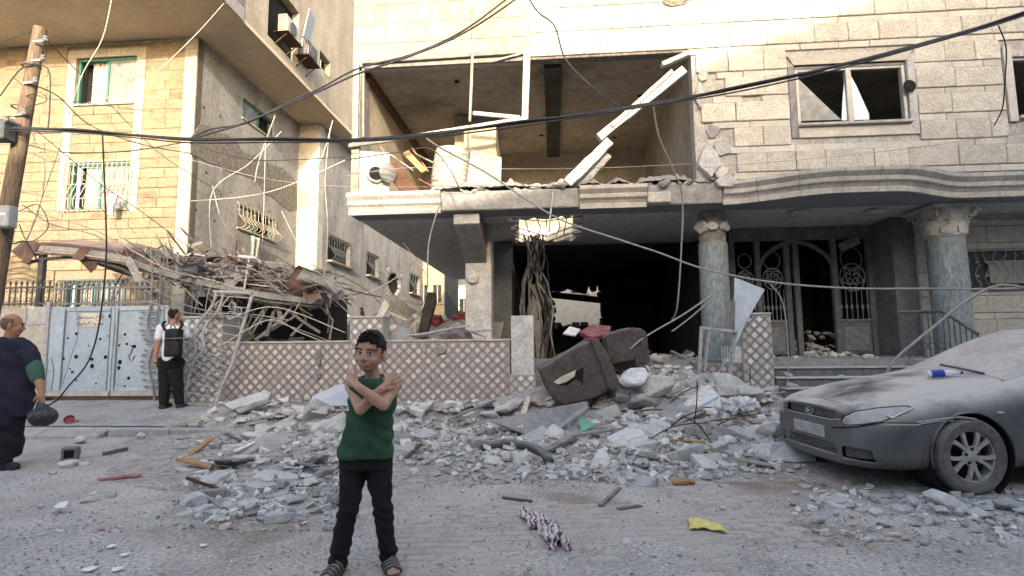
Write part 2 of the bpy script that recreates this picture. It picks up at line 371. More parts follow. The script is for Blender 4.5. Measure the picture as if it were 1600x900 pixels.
# fractured-stone relief for the rock-faced blocks
m = M['stone_rough']; nt = m.node_tree; vo = nt.nodes.new('ShaderNodeTexVoronoi'); vo.inputs['Scale'].default_value = 26
bn = [n for n in nt.nodes if n.type == 'BUMP'][0]; bn.inputs['Distance'].default_value = .022
src = bn.inputs['Height'].links[0].from_socket; vsrc = src.node.inputs['Vector'].links[0].from_socket
nt.links.new(vsrc, vo.inputs['Vector']); ad = nt.nodes.new('ShaderNodeMath'); ad.operation = 'ADD'
nt.links.new(src, ad.inputs[0]); nt.links.new(vo.outputs['Distance'], ad.inputs[1]); nt.links.new(ad.outputs[0], bn.inputs['Height'])
def sstep(a, b, x):
    t = max(0, min(1, (x - a) / (b - a))); return t * t * (3 - 2 * t)
def nz3(x, y, z=0, s=1.0): return noise.noise(V((x * s, y * s, z * s)))
def crv(pts, n=6):
    out = []; P = [V(p) for p in pts]; P = [P[0]] + P + [P[-1]]
    for i in range(1, len(P) - 2):
        for k in range(n):
            t = k / n; a, b_, c, d = P[i-1], P[i], P[i+1], P[i+2]
            out.append(.5 * ((2*b_) + (c - a)*t + (2*a - 5*b_ + 4*c - d)*t*t + (3*b_ - a - 3*c + d)*t**3))
    out.append(P[-2]); return out
# ================================================================== frames of the place
YAW = rad(-4.4)
B = Frame((-3.247, 10.75, 0), YAW)                 # damaged building: u along its front, w into it
_t = at(400, 628, 10.3); T = Frame((_t.x, _t.y, 0), YAW)      # tiled garden wall
_k = onz(343, 670, .12); K = Frame((_k.x, _k.y, 0), YAW)      # kerb line
WK = (B.i @ K.o).y; WT = (B.i @ T.o).y
def pave_z(w): return .12 + max(0, min(w, WT + .2) - WK) * .2 / (WT - WK)
def base_z(x, y):
    q = B.i @ V((x, y, 0)); return pave_z(q.y) if q.y > WK + .15 and q.x < 60 else 0.0
FLOOR1 = 1.0
def heap_h(x, y):
    g = lambda cx, cy, sx, sy, h: h * math.exp(-((x - cx) / sx) ** 2 - ((y - cy) / sy) ** 2)
    h = g(2.5, 8.7, 1.7, 1.1, .40) + g(1.3, 8.9, 1.5, .9, .32) + g(3.3, 7.7, 1.1, .8, .22) + g(.6, 7.6, 2.2, 1.3, .16)
    h += g(-2.3, 8.2, 2.2, .8, .20) + g(-2.2, 6.4, 1.7, 1.0, .07) + g(4.3, 7.0, 1.2, .7, .16) + g(2.2, 6.6, 1.8, .8, .10)
    h += g(4.5, 5.0, 1.2, .35, .045) + g(2.6, 9.6, 1.4, .8, .12)
    q = B.i @ V((x, y, 0))
    if 3.6 < q.x < 8.6: h += sstep(-1.2, .9, q.y) * .62 * sstep(3.6, 4.3, q.x) * (1 - sstep(7.6, 8.6, q.x))
    h -= .012
    h += (nz3(x, y, 1, 1.7) * .35 + nz3(x, y, 4, 5) * .18) * max(0, h) + (nz3(x, y, 9, 9) * .02 if h > .03 else 0)
    return h
def ground(x, y): return max(base_z(x, y), base_z(x, y) + heap_h(x, y))
def drop(px, py):
    """where the sight line through a photo pixel meets the ground or heap"""
    d = ray(px, py); t = max(1.5, (1.15 - CAM_H) / d.z) if d.z < -.004 else 8.0; st = .08
    while t < 40:
        p = CAM_P + d * t
        if p.z <= ground(p.x, p.y):
            lo, hi = t - st, t
            for _ in range(5):
                m_ = (lo + hi) / 2; q = CAM_P + d * m_
                if q.z <= ground(q.x, q.y): hi = m_
                else: lo = m_
            p = CAM_P + d * hi; return V((p.x, p.y, ground(p.x, p.y)))
        t += st
    return CAM_P + d * 40
# ------------------------------------------------------------------ ground
o = MB().add([(-300, -300, 0), (300, -300, 0), (300, 300, 0), (-300, 300, 0)], [(0, 1, 2, 3)]).build('road', 'road', base=False); tag(o, kind='structure'); road = o
mbp = MB(); ws = [WK + .15, (WK + WT) / 2, WT + .2, 90]
for i in range(3):
    a, b_ = ws[i], ws[i + 1]; mbp.add([B.W(-60, a, pave_z(a)), B.W(70, a, pave_z(a)), B.W(70, b_, pave_z(b_)), B.W(-60, b_, pave_z(b_))], [(0, 1, 2, 3)])
tag(mbp.build('pavement', 'pavement', base=False), kind='structure')
kerb = bpy.data.objects.new('kerb', None); COL.objects.link(kerb); kerb.location = B.W(0, WK, 0); kerb.rotation_euler = (0, 0, YAW); tag(kerb, kind='structure')
kme = MB().box((0, 0, -.05), (.97, .16, .125)).mesh('kerb_stone', .018)
u0 = B.uw(176, 668, .12)[0]
for i in range(22):
    link('kerb_stone', kme, 'kerb', kerb, (u0 + i * .985, RN.uniform(-.008, .008), RN.uniform(-.012, .004)), (0, 0, RN.uniform(-.006, .006)))
lowme = MB().prism([(0, -.16, -.05), (0, .16, -.05), (0, .16, .124), (0, .10, .12), (0, -.16, .03)], (.97, 0, 0)).mesh('kerb_stone', .012)
for i in range(1, 6): link('kerb_stone', lowme, 'kerb', kerb, (u0 - i * .985, 0, 0))
# pavers of the road, largely silted over with dust
pvm = [MB().box((-.095, -.044, -.03), (.095, .044, 0)).mesh('paver', .007) for _ in range(1)][0]
k = 0
for j in range(24):
    for i in range(14):
        x = -.75 + i * .205 + (j % 2) * .1; y = 2.95 + j * .1005
        x2 = x * math.cos(.06) - (y - 3) * math.sin(.06); y2 = 3 + (y - 3) * math.cos(.06) + x * math.sin(.06)
        cov = nz3(x2, y2, 3, 1.1) + .5 * nz3(x2, y2, 7, 3) + .12 - max(0, y2 - 4.3) * .5
        if cov > -.12 and k < 285:
            link('paver', pvm, 'paver', road, (x2, y2, -.002 + .013 * max(0, min(1, cov + .3)) + RN.uniform(-.0015, .0015)), (RN.uniform(-.02, .02), RN.uniform(-.02, .02), .06 + RN.uniform(-.035, .035))); k += 1
# heap under the rubble
o = MB().grid(lambda s, t: (lambda x, y: (x, y, base_z(x, y) + heap_h(x, y)))(-5.5 + 12.5 * s, 4.2 + 8.6 * t), 250, 172).build('rubble_heap', 'heap', base=False, smooth=True)
tag(o, 'mass of crushed concrete dust and gravel under the rubble', 'rubble', kind='stuff')

# ================================================================== generic pieces
def cells(lo, hi, cuts):
    xs = sorted({lo, hi, *[c for h in cuts for c in h if lo < c < hi]}); return list(zip(xs, xs[1:]))
def wall_mb(u0, u1, z0, z1, w0, w1, holes=()):
    mb = MB()
    for a, b_ in cells(u0, u1, [(h[0], h[1]) for h in holes]):
        runs = [(z0, z1)]
        for h in holes:
            if h[0] < (a + b_) / 2 < h[1]:
                nr = []
                for r in runs:
                    if h[3] <= r[0] or h[2] >= r[1]: nr.append(r); continue
                    if h[2] > r[0]: nr.append((r[0], h[2]))
                    if h[3] < r[1]: nr.append((h[3], r[1]))
                runs = nr
        for r in runs: mb.box((a, w0, r[0]), (b_, w1, r[1]))
    return mb
BOXM = {}
def unit_box(key, sx, sy, sz, bev, seed=None, n=1):
    """shared bevelled box mesh, origin at its lower left front corner"""
    k = (key, round(sx, 3), round(sy, 3), round(sz, 3))
    if k not in BOXM:
        mb = MB().box((0, 0, 0), (sx, sy, sz)); me = mb.mesh(key, bev); BOXM[k] = me
    return BOXM[k]
def stone(name, mt, parent, u0, u1, z0, z1, w, depth=.05, gap=.006, bev=.006):
    L = round((u1 - u0 - gap) / .01) * .01; h = round((z1 - z0 - gap) / .01) * .01
    if L < .04 or h < .03: return
    link(name, unit_box(name, L, depth, h, min(bev, L / 5, h / 5)), mt, parent, (u0 + gap / 2, w - depth, z0 + gap / 2))
def subtract(iv, cuts):
    out = [iv]
    for c in cuts:
        n = []
        for a, b_ in out:
            if c[1] <= a or c[0] >= b_: n.append((a, b_)); continue
            if c[0] > a: n.append((a, c[0]))
            if c[1] < b_: n.append((c[1], b_))
        out = n
    return out
def rough_poly(n, rx, ry, rng, j=.25):
    return [(rx * math.cos(2*math.pi*(i + rng.uniform(-.3, .3))/n) * rng.uniform(1-j, 1), ry * math.sin(2*math.pi*(i + rng.uniform(-.3, .3))/n) * rng.uniform(1-j, 1)) for i in range(n)]

# ================================================================== damaged building
bd = thing('damaged_building', 'bomb damaged cream stone building with blown out front and columned porch', 'building', B.o, YAW)
def bp(mb, name, mt, bevel=0, smooth=False, parent=None): return mb.build(name, mt, parent or bd, local=True, bevel=bevel, smooth=smooth)
ZC = B.uz(800, 330)[1]; ZT = ZC + .42; ZO = B.uz(800, 92)[1]; ZR = CAM_H + 8.6
uL = B.uz(562, 200)[0]; uR = B.uz(1083, 160)[0]; UE = 22.0
win = (B.uz(1245, 150)[0], B.uz(1418, 150)[0], B.uz(1330, 193)[1], B.uz(1330, 100)[1])
win2 = (B.uz(1583, 130)[0], B.uz(1583, 130)[0] + 2.2, win[2], win[3])
# backing walls (stones stand in front of them)
bp(wall_mb(uR, UE, ZT, ZR, 0, .25, [(win[0] - .02, win[1] + .02, win[2] - .02, win[3] + .02), win2]), 'wall', 'mortar')
bp(wall_mb(0, uR, ZO, ZR, 0, .25), 'wall', 'mortar')
bp(wall_mb(0, uL, ZT, ZO, .02, .5), 'corner_pillar', 'mortar')
# slab between the floors, with a blown hole
hA, hB = B.uw(792, 342, ZC), B.uw(905, 378, ZC)
slab = MB()
for (a, b_, c, d) in ((0, UE, .02, hA[1]), (0, hA[0], hA[1], hB[1]), (hB[0], UE, hA[1], hB[1]), (0, UE, hB[1], 11)): slab.box((a, c, ZC + .03), (b_, d, ZT))
bp(slab, 'floor_slab', 'concrete')
# ragged slab rim and bent bars in the hole
rr = random.Random(4)
for i in range(16):
    t = i / 16 * 4; s, q = int(t), t % 1
    u, w = [(hA[0] + (hB[0] - hA[0]) * q, hA[1]), (hB[0], hA[1] + (hB[1] - hA[1]) * q), (hB[0] - (hB[0] - hA[0]) * q, hB[1]), (hA[0], hB[1] - (hB[1] - hA[1]) * q)][s]
    mb = MB(); pl = rough_poly(7, rr.uniform(.14, .34), rr.uniform(.12, .3), rr); mb.prism([(u + x, w + y, ZC + rr.uniform(.0, .1)) for x, y in pl], (0, 0, rr.uniform(.1, .3)))
    bp(mb, 'broken_edge', 'concrete')
for i in range(7):
    u = hA[0] + (hB[0] - hA[0]) * (i + .5) / 7; z = ZC + .12
    bp(MB().tube([(u, hA[1] - .05, z), (u + rr.uniform(-.1, .1), (hA[1] + hB[1]) / 2, z - rr.uniform(-.05, .22)), (u + rr.uniform(-.1, .1), hB[1] + .05, z + .05)], .012, 5), 'reinforcing_bar', 'rust')
for i in range(4):
    w = hA[1] + (hB[1] - hA[1]) * (i + .5) / 4
    bp(MB().tube([(hA[0] - .05, w, ZC + .1), ((hA[0] + hB[0]) / 2, w + rr.uniform(-.1, .1), ZC - rr.uniform(-.02, .2)), (hB[0] + .05, w, ZC + .12)], .012, 5), 'reinforcing_bar', 'rust')
# ---- upper room behind the opening
DR = 5.6
bp(MB().box((0, .25, ZO + .02), (uR + 2, DR + .3, ZO + .3)), 'ceiling', 'interior')
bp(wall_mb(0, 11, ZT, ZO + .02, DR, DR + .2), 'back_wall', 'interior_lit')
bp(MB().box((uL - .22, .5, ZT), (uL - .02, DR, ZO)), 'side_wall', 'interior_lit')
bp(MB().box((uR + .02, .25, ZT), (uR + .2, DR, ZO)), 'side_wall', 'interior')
c0 = B.uw(862, 98, ZO); c1 = B.uw(905, 240, ZO)
bp(MB().box((c0[0] - .16, .3, ZO - .10), (c0[0] + .2, DR, ZO + .015)), 'ceiling_beam', 'burnt', .01)
p = B.P(710, 157, 2.6); q = B.P(778, 220, 2.6)
bp(MB().box((p.x, 2.6, q.z - .6), (q.x, 3.2, ZO)), 'partition_stub', 'interior', .01)
bp(MB().bar((uL + .02, .3, ZO - .06), (uL + .06, DR, ZO - .10), .16, .12), 'curtain_rail', 'wood_brown')
for k in range(4):
    u, w = B.uw([(714, 128), (846, 212), (960, 215), (1000, 150)][k][0], [(714, 128), (846, 212), (960, 215), (1000, 150)][k][1], ZO)
    bp(MB().lathe([(.05, 0), (.07, .012), (.03, .014)], 8, Matrix.Translation((u, w, ZO + .006 - .014))), 'ceiling_hole', 'dark_hole')
# ---- stone rows
PZ = .507; zb = B.uz(1077, 83)[1]
WX = [(win[0] - .17, win[1] + .15, win[2] - .28, win[3] + .2), (win2[0] - .2, win2[1], win2[2] - .16, win2[3] + .2)]
starts_r = {0: 1090, 1: 1134, 2: 1095, 3: 1144, 4: 1146}; starts_b = {0: 1075, 1: 1122, 2: 1114, 3: 1112, 4: 1120}
rs = random.Random(5); uS = B.uz(828, 50)[0]
for r in range(-6, 6):
    zt = zb - .065 - r * PZ; zl = zt - (PZ - .13)
    for kind in ('r', 'b'):
        z0, z1 = (zl, zt) if kind == 'r' else (zt, zt + .13)
        if z0 < ZT - .12 or z1 > ZR: continue
        if r < 0 or (r == 0 and kind == 'b'): lo = uS if r < 0 else uR - .05
        else: lo = B.uz((starts_r if kind == 'r' else starts_b).get(r, 1140), 180)[0]
        hi = 14.5
        cuts = [(h[0], h[1]) for h in WX if z1 > h[2] + .02 and z0 < h[3] - .02]
        if r == 2 and kind == 'b': cuts.append((B.uz(1158, 160)[0], B.uz(1190, 160)[0]))
        for a, b_ in subtract((lo, hi), cuts):
            u = a; first = True
            while u < b_ - .03:
                L = rs.uniform(.52, .9) if not first else rs.uniform(.45, .8); first = False
                e = min(u + L, b_)
                if b_ - e < .22: e = b_
                stone('stone_block' if kind == 'r' else 'stone_band', 'stone_rough' if kind == 'r' else 'stone_smooth', bd, u, e, z0, z1, rs.uniform(-.006, .006) + (0 if kind == 'r' else .012), .06 if kind == 'r' else .05, .008, .012 if kind == 'r' else .004)
                u = e
for kk in range(3):
    zz = B.uz(1100, 280 - kk * 20)[1]
# smooth facing tiles, upper left
tw, th = .455, .43; zt0 = B.uz(680, 82)[1]
for r in range(7):
    u = .0; nxt = [.455, .2, .455, .4, .455, .3, .455][r % 7]; z = ZO + .03 + r * th
    while u < uS - .03:
        e = min(u + nxt, uS - .012); nxt = tw
        if uS - e < .1: e = uS - .012
        stone('facing_tile', 'tile_cream', bd, u, e, z, z + th, rs.uniform(-.002, .002), .03, .005, .002); u = e if e < uS - .05 else uS
for r in range(6): stone('facing_tile', 'tile_cream', bd, -.0, uL - .0, ZT + .05 + r * .415, ZT + .05 + r * .415 + .41, .02, .03, .006, .004)
bp(MB().box((0, -.045, ZO - .07), (uS, .03, ZO + .025)), 'lintel_strip', 'alu_dark', .006)
bp(MB().box((uS + .005, -.02, ZO - .05), (uR, .2, ZO)), 'lintel_strip', 'cement_patch', .01)
# ragged broken concrete round the right edge of the opening
for (px, py, rx, rz, m_, dp) in ((1106, 258, .28, .34, 'concrete', .16), (1128, 232, .2, .2, 'concrete', .06), (1092, 150, .12, .3, 'concrete', .1), (1098, 118, .12, .2, 'concrete', .05), (1112, 205, .16, .18, 'chunk_dark', .05), (1124, 268, .2, .2, 'chunk_pale', .1), (1130, 288, .25, .12, 'concrete', .2)):
    c = B.P(px, py, 0); mb = MB(); pl = rough_poly(9, rx, rz, rs, .35); mb.prism([(c.x + x, -dp, c.z + y) for x, y in pl], (rs.uniform(-.03, .03), dp + .25, rs.uniform(-.03, .03)))
    bp(mb, 'broken_concrete', m_, .012)
# the blown hole above the lintel, upper right of the tiles
c = B.P(1055, 2, 0); mb = MB(); mb.prism([(c.x + x, -.064, c.z + y) for x, y in rough_poly(10, .34, .17, rs, .3)], (0, .02, 0)); bp(mb, 'blast_mark', 'cement_patch')
mb = MB(); mb.prism([(c.x + x, -.072, c.z + .04 + y) for x, y in rough_poly(9, .2, .1, rs, .3)], (0, .01, 0)); bp(mb, 'blast_mark', 'wood_tan')
# ---- cornice
prof = [(.0, .0), (.06, .0), (.07, .08), (.05, .10), (.09, .15), (.15, .19), (.16, .25), (.13, .27), (.19, .32), (.22, .35), (.22, .42), (.0, .45)]
u1130, u1520 = B.uz(1128, 300)[0], B.uz(1505, 285)[0]
def bulge(u):
    if u <= u1130 or u >= u1520: return 0.0
    t = (u - u1130) / (u1520 - u1130); return .62 * (sstep(0, .42, t) * (1 - sstep(.62, 1, t)))
def cornice(ua, ub, n=1):
    mb = MB(); st = [ua + (ub - ua) * i / n for i in range(n + 1)]; k = len(prof); vs = []
    for u in st:
        e = .01; sl = (bulge(u + e) - bulge(u - e)) / (2 * e); nx, ny = sl, -1.0; l = math.hypot(nx, ny); nx, ny = -abs(sl) / l * (1 if sl > 0 else -1), -1 / l
        for (d, z) in prof: vs.append((u + nx * d, -bulge(u) + ny * d + .02, ZC + z))
    fs = [(i*k + j, (i+1)*k + j, (i+1)*k + (j+1) % k, i*k + (j+1) % k) for i in range(n) for j in range(k)] + [tuple(range(k)), tuple(range(n*k, n*k + k))[::-1]]
    return mb.add(vs, fs)
segs = [(-.02, B.uz(600, 320)[0]), (B.uz(600, 320)[0], B.uz(690, 320)[0]), (B.uz(905, 315)[0], B.uz(1010, 315)[0])]
a = B.uz(1078, 310)[0] + .02; segs.append((a, u1130)) if False else None
u = u1130
while u < 15: segs.append((u, u + .62)); u += .62
for (a, b_) in segs: bp(cornice(a + .004, b_ - .004, 4), 'cornice_stone', 'cornice')
mb = MB().box((segs[1][1] + .01, -.10, ZC + .02), (segs[2][0] - .01, .02, ZT - .02)); bp(mb, 'bare_concrete_edge', 'dimmed_concrete', .02)
mb = MB().box((segs[2][1] + .01, -.08, ZC + .02), (u1130 - .01, .02, ZT)); bp(mb, 'bare_concrete_edge', 'dimmed_concrete', .02)
bp(MB().box((B.uz(1010, 310)[0], -.16, ZC + .05), (B.uz(1046, 310)[0], -.05, ZC + .26)), 'broken_cornice', 'cornice', .02)
# porch ceiling follows the bulge
st = [0 + 22 * i / 120 for i in range(121)]
vs = []; 
for u in st: vs += [(u, -bulge(u) + .01, ZC + .012), (u, 11, ZC + .012)] if False else [(u, -bulge(u) + .01, ZC + .012), (u, hA[1] - .15, ZC + .012)]
bp(MB().add(vs, [(2*i, 2*i + 1, 2*i + 3, 2*i + 2) for i in range(120)]), 'porch_ceiling', 'porch_ceiling')
vs = []
for u in st: vs += [(u, -bulge(u) + .03, ZC + .03), (u, .03, ZC + .03), (u, -bulge(u) + .03, ZT + .02), (u, .03, ZT + .02)]
bp(MB().add(vs, [(4*i, 4*i+1, 4*i+5, 4*i+4) for i in range(120)] + [(4*i+2, 4*i+6, 4*i+7, 4*i+3) for i in range(120)]), 'cornice_core', 'concrete')
# ---- ground floor: walls, floor, burnt hall
WD = (B.uw(1260, 356, ZC))[1]; WRW = B.uw(1560, 337, ZC)[1]
uD0, uD1 = B.uz(1143, 450, WD)[0], B.uz(1366, 450, WD)[0]
floor = MB().box((1.9, -.05, .30), (UE, 10.3, FLOOR1)); bp(floor, 'ground_floor', 'dimmed_concrete')
ha = (B.uz(858, 480, 10)[0], B.uz(944, 480, 10)[0], B.uz(900, 513, 10)[1], B.uz(900, 447, 10)[1])
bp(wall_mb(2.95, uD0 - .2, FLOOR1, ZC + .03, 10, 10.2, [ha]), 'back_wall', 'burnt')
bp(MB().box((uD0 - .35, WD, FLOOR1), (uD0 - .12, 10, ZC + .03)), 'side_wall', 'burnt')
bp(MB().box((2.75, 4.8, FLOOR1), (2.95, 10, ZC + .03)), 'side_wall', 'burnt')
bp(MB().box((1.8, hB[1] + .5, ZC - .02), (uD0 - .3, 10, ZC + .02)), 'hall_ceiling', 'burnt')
bp(MB().box((1.8, 2.0, FLOOR1), (uD0 - .3, 10, FLOOR1 + .006)), 'hall_floor', 'burnt')
for (px0, px1, py0, py1) in ((855, 948, 452, 470),):      # charred beam across the breach
    p = B.P(px0, py0 + 8, 9.7); q = B.P(px1, py1, 9.7); bp(MB().bar(p, q, .3, .22), 'charred_beam', 'burnt', .03)
rr2 = random.Random(19)
for i in range(20):
    t = i / 20 * 4; s, q = int(t), t % 1
    x, y = [(858 + 86 * q, 447), (944, 447 + 66 * q), (944 - 86 * q, 513), (858, 513 - 66 * q)][s]
    c_ = B.P(x, y, 9.95); bp(MB().prism([(c_.x + a_, 9.9, c_.z + b2_) for a_, b2_ in rough_poly(7, rr2.uniform(.15, .42), rr2.uniform(.12, .35), rr2, .45)], (0, .35, 0)), 'broken_edge', 'burnt')
# square pier with its bracket beam, and a second dark pier behind it
pa, pb_ = B.uz(727, 450, 1.3), B.uz(768, 450, 1.3)
bp(MB().box((pa[0], 1.3, FLOOR1 - .4), (pb_[0], 1.3 + .5, ZC + .01)), 'pier', 'concrete', .015)
p = B.P(712, 350, .25); q = B.P(752, 378, .25)
bp(MB().prism([(p.x, .12, ZC + .008), (p.x, .12, ZC - .24), (p.x, 1.295, ZC - .82), (p.x, 1.295, ZC + .008)], (.5, 0, 0)), 'bracket_beam', 'dimmed_concrete', .012)
bp(MB().box((p.x - .01, .06, ZC - .22), (p.x + .51, .118, ZC + .006)), 'beam_end', 'concrete', .015)
c = B.P(739, 434, 1.3); mb = MB(); mb.lathe([(.02, 0), (.13, .0), (.15, .05), (.12, .09), (.03, .1)], 10, Matrix.Translation((c.x, 1.3, c.z)) @ Matrix.Rotation(rad(90), 4, 'X')); bp(mb, 'wall_lamp_base', 'concrete')
pa = B.uz(768, 450, 3.2); pb_ = B.uz(800, 450, 3.2); bp(MB().box((pa[0], 3.2, FLOOR1), (pb_[0], 3.7, ZC)), 'pier', 'door_metal', .01)
# left flank wall beyond the open bay
# upper flank wall (faces the alley)
bp(MB().box((-.0, .3, ZT), (.06, 11, ZR)), 'flank_wall', 'plaster_tan')
bp(MB().box((0, 10.8, ZT), (UE, 11, ZR - .6)), 'rear_wall', 'plaster_tan')
bp(MB().box((0, .25, ZR - .2), (UE, 11, ZR)), 'roof', 'concrete')
# hall: crushed column hung with cable and cloth
rr = random.Random(8); base = B.P(832, 520, 2.4)
for i in range(22):
    u = base.x + rr.uniform(-.16, .16); t = [(u + rr.uniform(-.08, .25) + .2 * (1 - k / 5) * (1 if i % 3 else -1), 2.4 + rr.uniform(-.12, .12), FLOOR1 + (ZC - FLOOR1) * k / 5) for k in range(6)]
    if i % 4 == 0: t = t[:4]
    bp(MB().tube(t, rr.uniform(.012, .035), 5), 'bent_bar', ['wood_grey', 'burnt', 'iron'][i % 3])
mb = MB(); pl = [(base.x + x, 2.35, FLOOR1 + z) for x, z in ((-.22, -.1), (.3, -.1), (.24, .5), (.12, 1.1), (.16, 1.7), (.02, 1.75), (-.03, 1.1), (-.12, .5))]; mb.prism(pl, (0, .3, 0)); bp(mb, 'crushed_column', 'wood_grey', .03)
# ---- round granite columns with carved capitals
def column(px, pw, pytop, w, whole):
    c = B.uz(px, 430, w)[0]; r = (B.uz(px + pw / 2, 430, w)[0] - c)
    cap_h = .62; zt = ZC - .0; mb = MB()
    sh = bp(mb.lathe([(r * 1.02, FLOOR1 - .75), (r * 1.02, FLOOR1 + .0), (r, FLOOR1 + .05), (r * .98, zt - cap_h)], 32, Matrix.Translation((c, w, 0))), 'column', 'granite', smooth='auto')
    if whole:
        cp = bp(MB().lathe([(r * 1.0, zt - cap_h), (r * 1.08, zt - cap_h + .03), (r * 1.0, zt - cap_h + .07), (r * 1.0, zt - .35), (r * 1.2, zt - .18), (r * 1.38, zt - .09), (r * 1.38, zt)], 24, Matrix.Translation((c, w, 0)), caps=False), 'capital', 'cornice', parent=sh, smooth='auto')
        def leaf(a, z0, h, out, wd):
            d = V((math.cos(a), math.sin(a), 0)); s_ = V((-d.y, d.x, 0)); o_ = V((c, w, 0)); th = .022; m_ = MB(); vs = []; n_ = 9
            for i in range(n_ + 1):
                t = i / n_; rr_ = r * 1.0 + .02 + out * t ** 2.2; z = z0 + h * math.sin(t * 2.05) / math.sin(1.57); wv = wd * (.55 + .6 * math.sin(math.pi * min(1, t * 1.05 + .12))) * (1 - .75 * t ** 4) * (1 + .12 * math.sin(t * 22))
                for sx, dz_ in ((-1, 0), (-.45, .014), (0, .03), (.45, .014), (1, 0)): vs.append(o_ + d * (rr_ + dz_) + s_ * (sx * wv / 2) + V((0, 0, z)))
            fs = [(i*5 + j, i*5 + j + 1, (i+1)*5 + j + 1, (i+1)*5 + j) for i in range(n_) for j in range(4)]
            nb = len(vs); m_.add(vs + [v - d * th for v in vs], fs + [tuple(q + nb for q in f[::-1]) for f in fs] + [(i*5, (i+1)*5, nb + (i+1)*5, nb + i*5) for i in range(n_)] + [(i*5 + 4, nb + i*5 + 4, nb + (i+1)*5 + 4, (i+1)*5 + 4) for i in range(n_)] + [(n_*5 + j, n_*5 + j + 1, nb + n_*5 + j + 1, nb + n_*5 + j) for j in range(4)])
            bp(m_, 'acanthus_leaf', 'cornice', parent=sh, smooth='auto')
        for k in range(8): leaf(2 * math.pi * k / 8 + .39, zt - cap_h + .05, .27, .15, .24)
        for k in range(8): leaf(2 * math.pi * (k + .5) / 8 + .39, zt - cap_h + .16, .36, .22, .20)
        for k in range(4):
            a = math.pi / 2 * k + math.pi / 4; d = V((math.cos(a), math.sin(a), 0)); o_ = V((c, w, zt - .17)) + d * (r * 1.42)
            bp(MB().tube([o_ + d * (.12 * (1 - t / 13) * math.cos(t * .75)) + V((0, 0, .11 * (1 - t / 13) * math.sin(t * .75))) for t in range(12)], .032, 6), 'scroll', 'cornice', parent=sh, smooth=True)
        bp(MB().box((c - r * 1.45, w - r * 1.45, zt - .08), (c + r * 1.45, w + r * 1.45, zt + .005)), 'abacus', 'cornice', .015, parent=sh)
    else:
        for k, (a0, hh) in enumerate(((3.7, .42), (5.4, .3), (4.4, .2))):
            d = V((math.cos(a0), math.sin(a0), 0)); o_ = V((c, w, 0)) + d * r * .88
            pl = rough_poly(8, .17, hh / 2, rr, .5); s_ = V((-d.y, d.x, 0)); bp(MB().prism([o_ + s_ * x + V((0, 0, zt - .3 + y)) for x, y in pl], d * .09), 'capital_fragment', 'cornice', .008, parent=sh)
        bp(MB().lathe([(r * .9, zt - cap_h), (r * .94, zt - .3), (r * .93, zt + .004)], 24, Matrix.Translation((c, w, 0))), 'column_core', 'wood_grey', parent=sh, smooth='auto')
    return c, r
column(1116, 46, 345, .75, False); column(1482, 55, 330, .75, True)
# ---- entrance: iron doors with lace panels
pu = lambda px: B.uz(px, 450, WD)[0]
zd1 = ZC + .0; dz = lambda py: B.uz(1260, py, WD)[1]
frame_x = [pu(1146), pu(1186), pu(1246), pu(1306), pu(1362)]
# openings: side light | leaf | doorway | leaf
bp(MB().box((uD1 + .0, WRW, FLOOR1), (uD1 + .45, WD + .2, ZC + .02)), 'porch_return', 'door_metal')
door = bp(MB().box((pu(1143), WD, ZC - .28), (uD1, WD + .1, ZC + .02)), 'entrance_frame', 'door_metal', .008)
for u in frame_x + [pu(1232)]: bp(MB().box((u - .06, WD - .03, FLOOR1), (u + .06, WD + .09, ZC - .28)), 'door_post', 'door_metal', .008, parent=door)
zmid = dz(503); zarch = dz(378)
for (a, b_) in ((frame_x[0], frame_x[1]), (frame_x[1], pu(1232)), (frame_x[3], frame_x[4])):
    bp(MB().box((a + .065, WD, FLOOR1 + .03), (b_ - .065, WD + .06, zmid)), 'door_panel', 'door_metal', .012, parent=door)
    bp(MB().box((a + .12, WD - .012, FLOOR1 + .12), (b_ - .12, WD - .001, zmid - .12)), 'raised_panel', 'iron', .01, parent=door)
    bp(MB().box((a + .065, WD - .02, zmid + .002), (b_ - .065, WD + .05, zmid + .05)), 'door_rail', 'iron', .005, parent=door)
    n = 6
    for i in range(n):
        u = a + .1 + (b_ - a - .2) * i / (n - 1)
        bp(MB().tube([(u, WD + .02, zmid + .05), (u, WD + .02, zmid + .28), (u, WD + .02, zmid + .3), (u, WD + .02, zmid + .36), (u, WD + .02, zmid + .38), (u, WD + .02, zmid + .75)], [.011, .011, .03, .03, .011, .009], 6), 'baluster', 'iron', parent=door)
    cx = (a + b_) / 2; cz = zmid + 1.0; R_ = (b_ - a) / 2 - .1
    for k in range(10):
        t0 = 2 * math.pi * k / 10; pts = [(cx + R_ * (.15 + .85 * t / 9) * math.cos(t0 + .22 * t * (1 if k % 2 else -1)), WD + .02, cz + R_ * 1.15 * (.15 + .85 * t / 9) * math.sin(t0 + .22 * t * (1 if k % 2 else -1))) for t in range(10)]
        bp(MB().tube(pts, .013, 5), 'lace_scroll', 'iron', parent=door)
    for rr_, zz in ((R_ * .95, 0), (R_ * .5, 0), (R_ * .8, .42)):
        pts = [(cx + rr_ * math.cos(2*math.pi*t/20), WD + .02, cz + zz + rr_ * 1.15 * math.sin(2*math.pi*t/20)) for t in range(21)]
        bp(MB().tube(pts, .013, 5), 'lace_ring', 'iron', parent=door)
pts = [(pu(1186) + (pu(1306) - pu(1186)) * t / 16, WD + .01, dz(420) + (zarch - dz(420)) * math.sin(math.pi * t / 16) ** .6) for t in range(17)]
bp(MB().tube(pts, .05, 6), 'door_arch', 'door_metal', parent=door)
p = B.P(1312, 388, WD - .05); q = B.P(1342, 374, WD - .05); bp(MB().bar(p, q, .05, .2), 'hanging_panel', 'wood_grey', .01)
